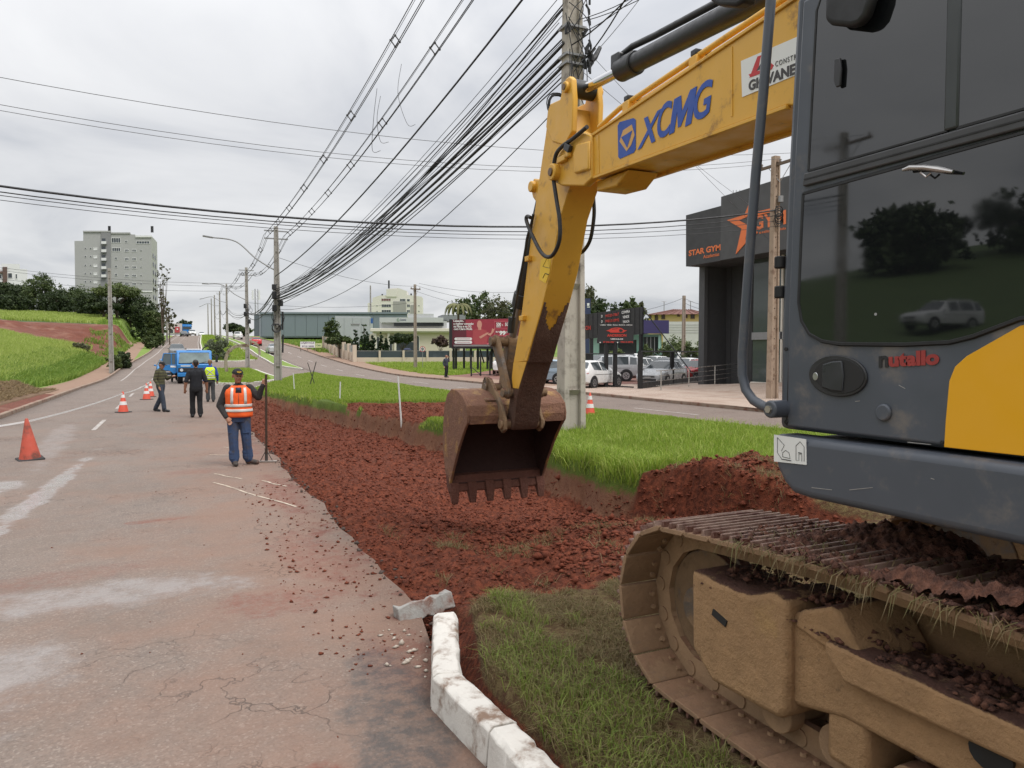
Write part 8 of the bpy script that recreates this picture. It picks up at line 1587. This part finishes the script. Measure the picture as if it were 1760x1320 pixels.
# sliding gate left of the fence
ga, gb = onz(1010, 662, .13), onz(1096, 668, .13); gto = thing('sliding_gate', 'low black gate rail across the lot entrance behind the sign posts', 'gate', ga)
for z_ in (.06, 1.85): mb = MB(); mb.tube([ga+Vector((0, 1.5, z_)), gb+Vector((0, .4, z_))], .04, 6); mb.build('rail', M_INK, gto)
mb = MB(); q = ga+Vector((.9, 1.5, 0)); mb.box(q.x-.12, q.x+.12, q.y-.1, q.y+.1, .05, 1.95); mb.build('post', M_INK, gto); mb = MB(); q = ga+Vector((.3, 1.5, 0)); mb.box(q.x-.1, q.x+.1, q.y-.1, q.y+.1, .05, 1.95); mb.build('post', M_INK, gto)
mb = MB(); mb.tube([xq(1104, 532)+Vector((.1, 0, 0)), onz(1200, 655, .35)], .035, 6); o = mb.build('stay_cable', M_INK); tag(o, 'taut black stay running from the dealer panel down to the gym wall', 'cable')
# stainless handrail
M_INOX = mat('stainless', (.55, .54, .52), .3, .9, var=.05); hr0 = [(1136, 671, 638), (1184, 665, 633), (1228.5, 660, 624), (1275, 653, 617)]; hb = [onz(u, v, .13+.1*i) for i, (u, v, _v) in enumerate(hr0)]; hrl = thing('handrail', 'stainless steel handrail on the ramp between lot and gym', 'railing', hb[0])
for q in hb: mb = MB(); mb.cyl(q, q+Vector((0, 0, 1.02)), .03, 8); mb.build('post', M_INOX, hrl)
for z_ in (.25, .5, .75, 1.0): mb = MB(); mb.tube([hb[0]+Vector((-.3, 0, z_))]+[q+Vector((0, 0, z_)) for q in hb]+[hb[-1]+(hb[-1]-hb[-2])*.6+Vector((0, 0, z_))], .022 if z_ > .9 else .012, 6); mb.build('rail', M_INOX, hrl)

# ---- gym
XG, XF = 28.6, 27.4; M_GYM = mat('gym_charcoal', (.050, .050, .052), .7, var=.06, vs=.8); M_GYM2 = mat('gym_charcoal_light', (.075, .075, .077), .7, var=.05, vs=.8); MOR = mat('gym_orange', (.72, .17, .045), .5, var=.05)
def G_(u, v, off=0.0): q = onx(u, v, XF); q.x -= off; return q
gy = thing('gym_building', 'black gym building with big orange star on its front', 'building', (XG, 30, .1))
yc_ = onx(1206, 600, XG).y; zt = onx(1206, 458, XG).z
def gbox(y0, y1, z0, z1, x0, x1, name, m, parent=gy): mb = MB(); mb.box(x0, x1, y0, y1, z0, z1); return mb.build(name, m, parent, smooth=0)
gbox(yc_-5.3, yc_-.4, .0, zt+.3, XG+1.5, XG+2.0, 'wall', M_GYM); gbox(yc_-.5, yc_, 0, zt+.3, XG-.25, XG-.003, 'corner_pier', M_GYM2)
gbox(yc_-.38, yc_-.002, 0, zt+.3, XG+.003, XG+4.99, 'end_wall', M_GYM); gbox(8, yc_, 0, zt+2.6, XG+5, XG+14, 'hall', M_GYM)
sgb = G_(1179, 458); sgt = G_(1179, 370); sg2 = G_(1240, 350); z_t2 = sg2.z+.25
MB().slab([(XF, sgb.y, sgb.z), (XF, 8, sgb.z), (XF, 8, sgt.z), (XF, sgt.y, sgt.z)], (1, 0, 0), 6).build('sign_box', M_GYM, gy, smooth=0)
MB().slab([(XF-.03, sg2.y, sgb.z+.02), (XF-.03, 8, sgb.z+.02), (XF-.03, 8, z_t2+.55), (XF-.03, sg2.y, z_t2+.12)], (1, 0, 0), 4).build('raised_sign_panel', M_GYM2, gy, smooth=0)
ygl = onx(1289, 600, XG).y
for i in range(4):
    y1 = ygl-i*2.2; y0 = y1-2.1; gbox(y0, y1, .45, 2.75, XG+.2, XG+.26, 'shopfront_glass', mat('shop_glass', (.06, .075, .07), .06, ior=1.5)); gbox(y0, y1, 3.15, zt, XG+.2, XG+.26, 'upper_glass', mat('shop_glass', (.06, .075, .07), .06, ior=1.5)); gbox(y0-.10, y0, .3, zt, XG+.1, XG+.3, 'mullion', M_CRML)
gbox(ygl-9, ygl, 2.75, 3.15, XG+.1, XG+.32, 'transom', mat('transom_grey', (.22, .22, .22), .6)); gbox(ygl-9, ygl, .15, .45, XG+.05, XG+.4, 'sill', M_CRML)
for i in range(4): y1 = ygl-.9-i*2.2; gbox(y1-.35, y1, .45, zt, XG+.7, XG+1.0, 'inner_column', M_SHUT)
for i in range(5): y1 = yc_-.8-i*.9; gbox(y1-.03, y1, .2, zt, XG+1.488, XG+1.498, 'cladding_joint', M_INK)
def gl_(tx, a, b, c_, bold=.02): lettering('gym_lettering', tx, a, b, c_, MOR, gy, .006, bold=bold, normal=(-1, 0, 0))
gl_('STAR GYM', G_(1184, 440.5, .004), G_(1239, 430, .004), G_(1184, 430.5, .004), .035); gl_('Academias', G_(1209, 444.5, .004), G_(1236.5, 439.5, .004), G_(1209, 438.5, .004), .01)
def S_(u, v): return G_(u, v, .034)
st = [(1251, 378.5), (1281, 369.5), (1288, 352), (1298, 365), (1340, 355), (1340, 361.5), (1303, 370.5), (1294, 371), (1288, 366), (1285, 373), (1271, 378.8), (1288, 388), (1282, 412), (1290, 405), (1300, 396), (1304, 400), (1283, 417.5), (1266, 437), (1276, 393)]
MB().slab([S_(*q) for q in st], (-1, 0, 0), .03).build('star_logo', MOR, gy, smooth=0)
[gl_(ch_, S_(a0, b0), S_(a1, b1), S_(a0, b0-24), .03) for ch_, a0, b0, a1, b1 in (('G', 1296, 396.5, 1313, 393), ('Y', 1314, 393, 1331, 389.3), ('M', 1332, 389.1, 1352, 385))]; [gl_(w_, S_(a0, b0), S_(a1, b1), S_(a0, b0-4.4), .01) for w_, a0, b0, a1, b1 in (('estilo', 1306, 402, 1325, 398.7), ('de', 1328, 398.2, 1335, 397), ('vida', 1338, 396.5, 1352, 394))]
for u in (1224, 1229, 1235): q = G_(u, 352); mb = MB(); mb.cyl((XF+1.5, q.y, q.z-.6), (XF+1.5, q.y, q.z+.95), .018, 6); mb.build('antenna', M_GALV, gy)

# ---- house and shops behind the lot
fh = Facade(1160, 545, 92, R(-4)); hs = block('house', 'yellow two-storey house with brown hipped roof', 'house', fh, [(1115, 540), (1215, 539), (1215, 600), (1115, 600)], 9, mat('yellow_render', (.66, .50, .20), .85, var=.05, vs=.4))
fh.part('lower_wall', (1140, 553, 1215, 600), .5, mat('white_band', (.55, .55, .52), .8), hs, smooth=0)
a, b, c_, d = [fh.pl.hit(u, v)+fh.n*.7 for u, v in ((1111, 541.2), (1222, 540), (1185, 528.5), (1152, 528.5))]; back = fh.n*-11; mb = MB(); mb.add([a, b, b+back, a+back, c_+fh.n*-5.5, d+fh.n*-5.5], [(0, 1, 4, 5), (1, 2, 4), (2, 3, 5, 4), (3, 0, 5), (0, 3, 2, 1)]); rf = mb.build('roof', mat('brown_roof_tiles', (.15, .065, .05), .85, var=.2, vs=1.5, bump=.5, bs=9), hs, smooth=0)
for i in range(9): t_ = (i+.5)/9; q0, q1 = a.lerp(b, t_), d.lerp(c_, t_)+fh.n*-5.5; mb = MB(); mb.tube([q0+Vector((0, 0, .03)), q1+Vector((0, 0, .03))], .06, 5); mb.build('tile_ridge', mat('brown_roof_tiles', (.15, .065, .05), .85), rf)
for r_ in ((1116, 543, 1119, 547), (1126, 542.5, 1130.5, 550.5), (1137.5, 541.5, 1142.5, 548), (1164.5, 540.8, 1168, 543.5), (1177, 541, 1181, 546), (1187.5, 540.5, 1193.5, 547.3)): fh.window(r_, hs, frame=mat('wood_frame', (.12, .06, .04), .7), mull=1, fw=.1)
for u in (1135, 1183): P_ = fh.pl.hit(u, 531)+fh.n*-5.5; mb = MB(); mb.cyl(P_, P_+Vector((0, 0, 1.3)), .05, 6); mb.build('antenna', M_GALV, rf); mb = MB(); mb.tube([P_+Vector((-.4, 0, 1.3)), P_+Vector((.4, 0, 1.3))], .03, 5); mb.build('antenna_bar', M_GALV, rf)
fm = Facade(1120, 585, 70, R(2)); M_MINT = mat('mint_render', (.30, .52, .42), .8, var=.05, vs=.5); mi = block('shop', 'mint green shop with dark purple fascia behind the lot', 'building', fm, [(1013, 577), (1137, 574), (1137, 612), (1013, 612)], 9, M_MINT)
fm.part('purple_fascia', (1098, 551, 1149, 573.5), .8, mat('purple_panel', (.045, .038, .12), .6, var=.1), mi, smooth=0); fm.part('canopy', (1010, 571.5, 1103.5, 576), .8, M_MINT, mi, smooth=0)
for r_ in ((1106, 579, 1131, 604), (1062, 584, 1094, 612), (1030, 588, 1056, 612)): fm.part('shop_window', r_, .05, mat('dark_shop_glass', (.03, .035, .035), .15), mi, smooth=0)
for u in (1101, 1133): fm.part('pillar', (u-1.8, 576.2, u+1.8, 612), .5, M_MINT, mi, smooth=0)
for u in (1112, 1118.5, 1125): fm.part('mullion', (u-.3, 579, u+.3, 604), .12, M_SHUT, mi, smooth=0)
fv = Facade(1150, 562, 84, 0); wv = block('shop', 'long white wall with grey joints behind the shrubs', 'wall', fv, [(1149, 554), (1215, 553.5), (1215, 600), (1149, 600)], 3, mat('white_band', (.55, .55, .52), .8))
for i in range(4): fv.part('joint', (1149, 558+i*4.5, 1215, 558.5+i*4.5), .03, mat('joint_grey', (.36, .36, .35), .8), wv, smooth=0)
ft = Facade(1012, 505, 95, 0); tw = block('sign_tower', 'dark blue sign pylon half hidden by the big concrete pole', 'sign', ft, [(1004, 513), (1015, 513), (1015, 612), (1004, 612)], .6, mat('navy_panel', (.03, .04, .10), .5)); ft.part('white_mark', (1009, 521, 1013, 525.5), .03, M_WHITE, tw, smooth=0); ft.part('white_mark', (1009, 527, 1014, 528.5), .03, M_WHITE, tw, smooth=0)
# lattice mast beyond the pole row
pm_ = at(441, 575, 210); pm_.z = g(pm_.x, pm_.y); ms_ = thing('radio_mast', 'thin distant radio mast right of the pole row', 'mast', pm_); hz = EYE+ray(441, 497).z*210-pm_.z
for a in range(3): q = pm_+Vector((.5*math.cos(a*2.1), .5*math.sin(a*2.1), 0)); mb = MB(); mb.tube([q, q+Vector((0, 0, hz))], .09, 5); mb.build('leg', M_GALV, ms_)
for i in range(12): mb = MB(); z_ = hz*i/12; mb.tube([pm_+Vector((.5, 0, z_)), pm_+Vector((-.25, .43, z_+hz/12)), pm_+Vector((-.25, -.43, z_+hz/24))], .05, 4); mb.build('bracing', M_GALV, ms_)
for s_ in (-1, 1): mb = MB(); mb.box(pm_.x+s_*.9-.25, pm_.x+s_*.9+.25, pm_.y-.2, pm_.y+.2, pm_.z+hz-3, pm_.z+hz-.4); mb.build('panel_antenna', M_SHUT, ms_)
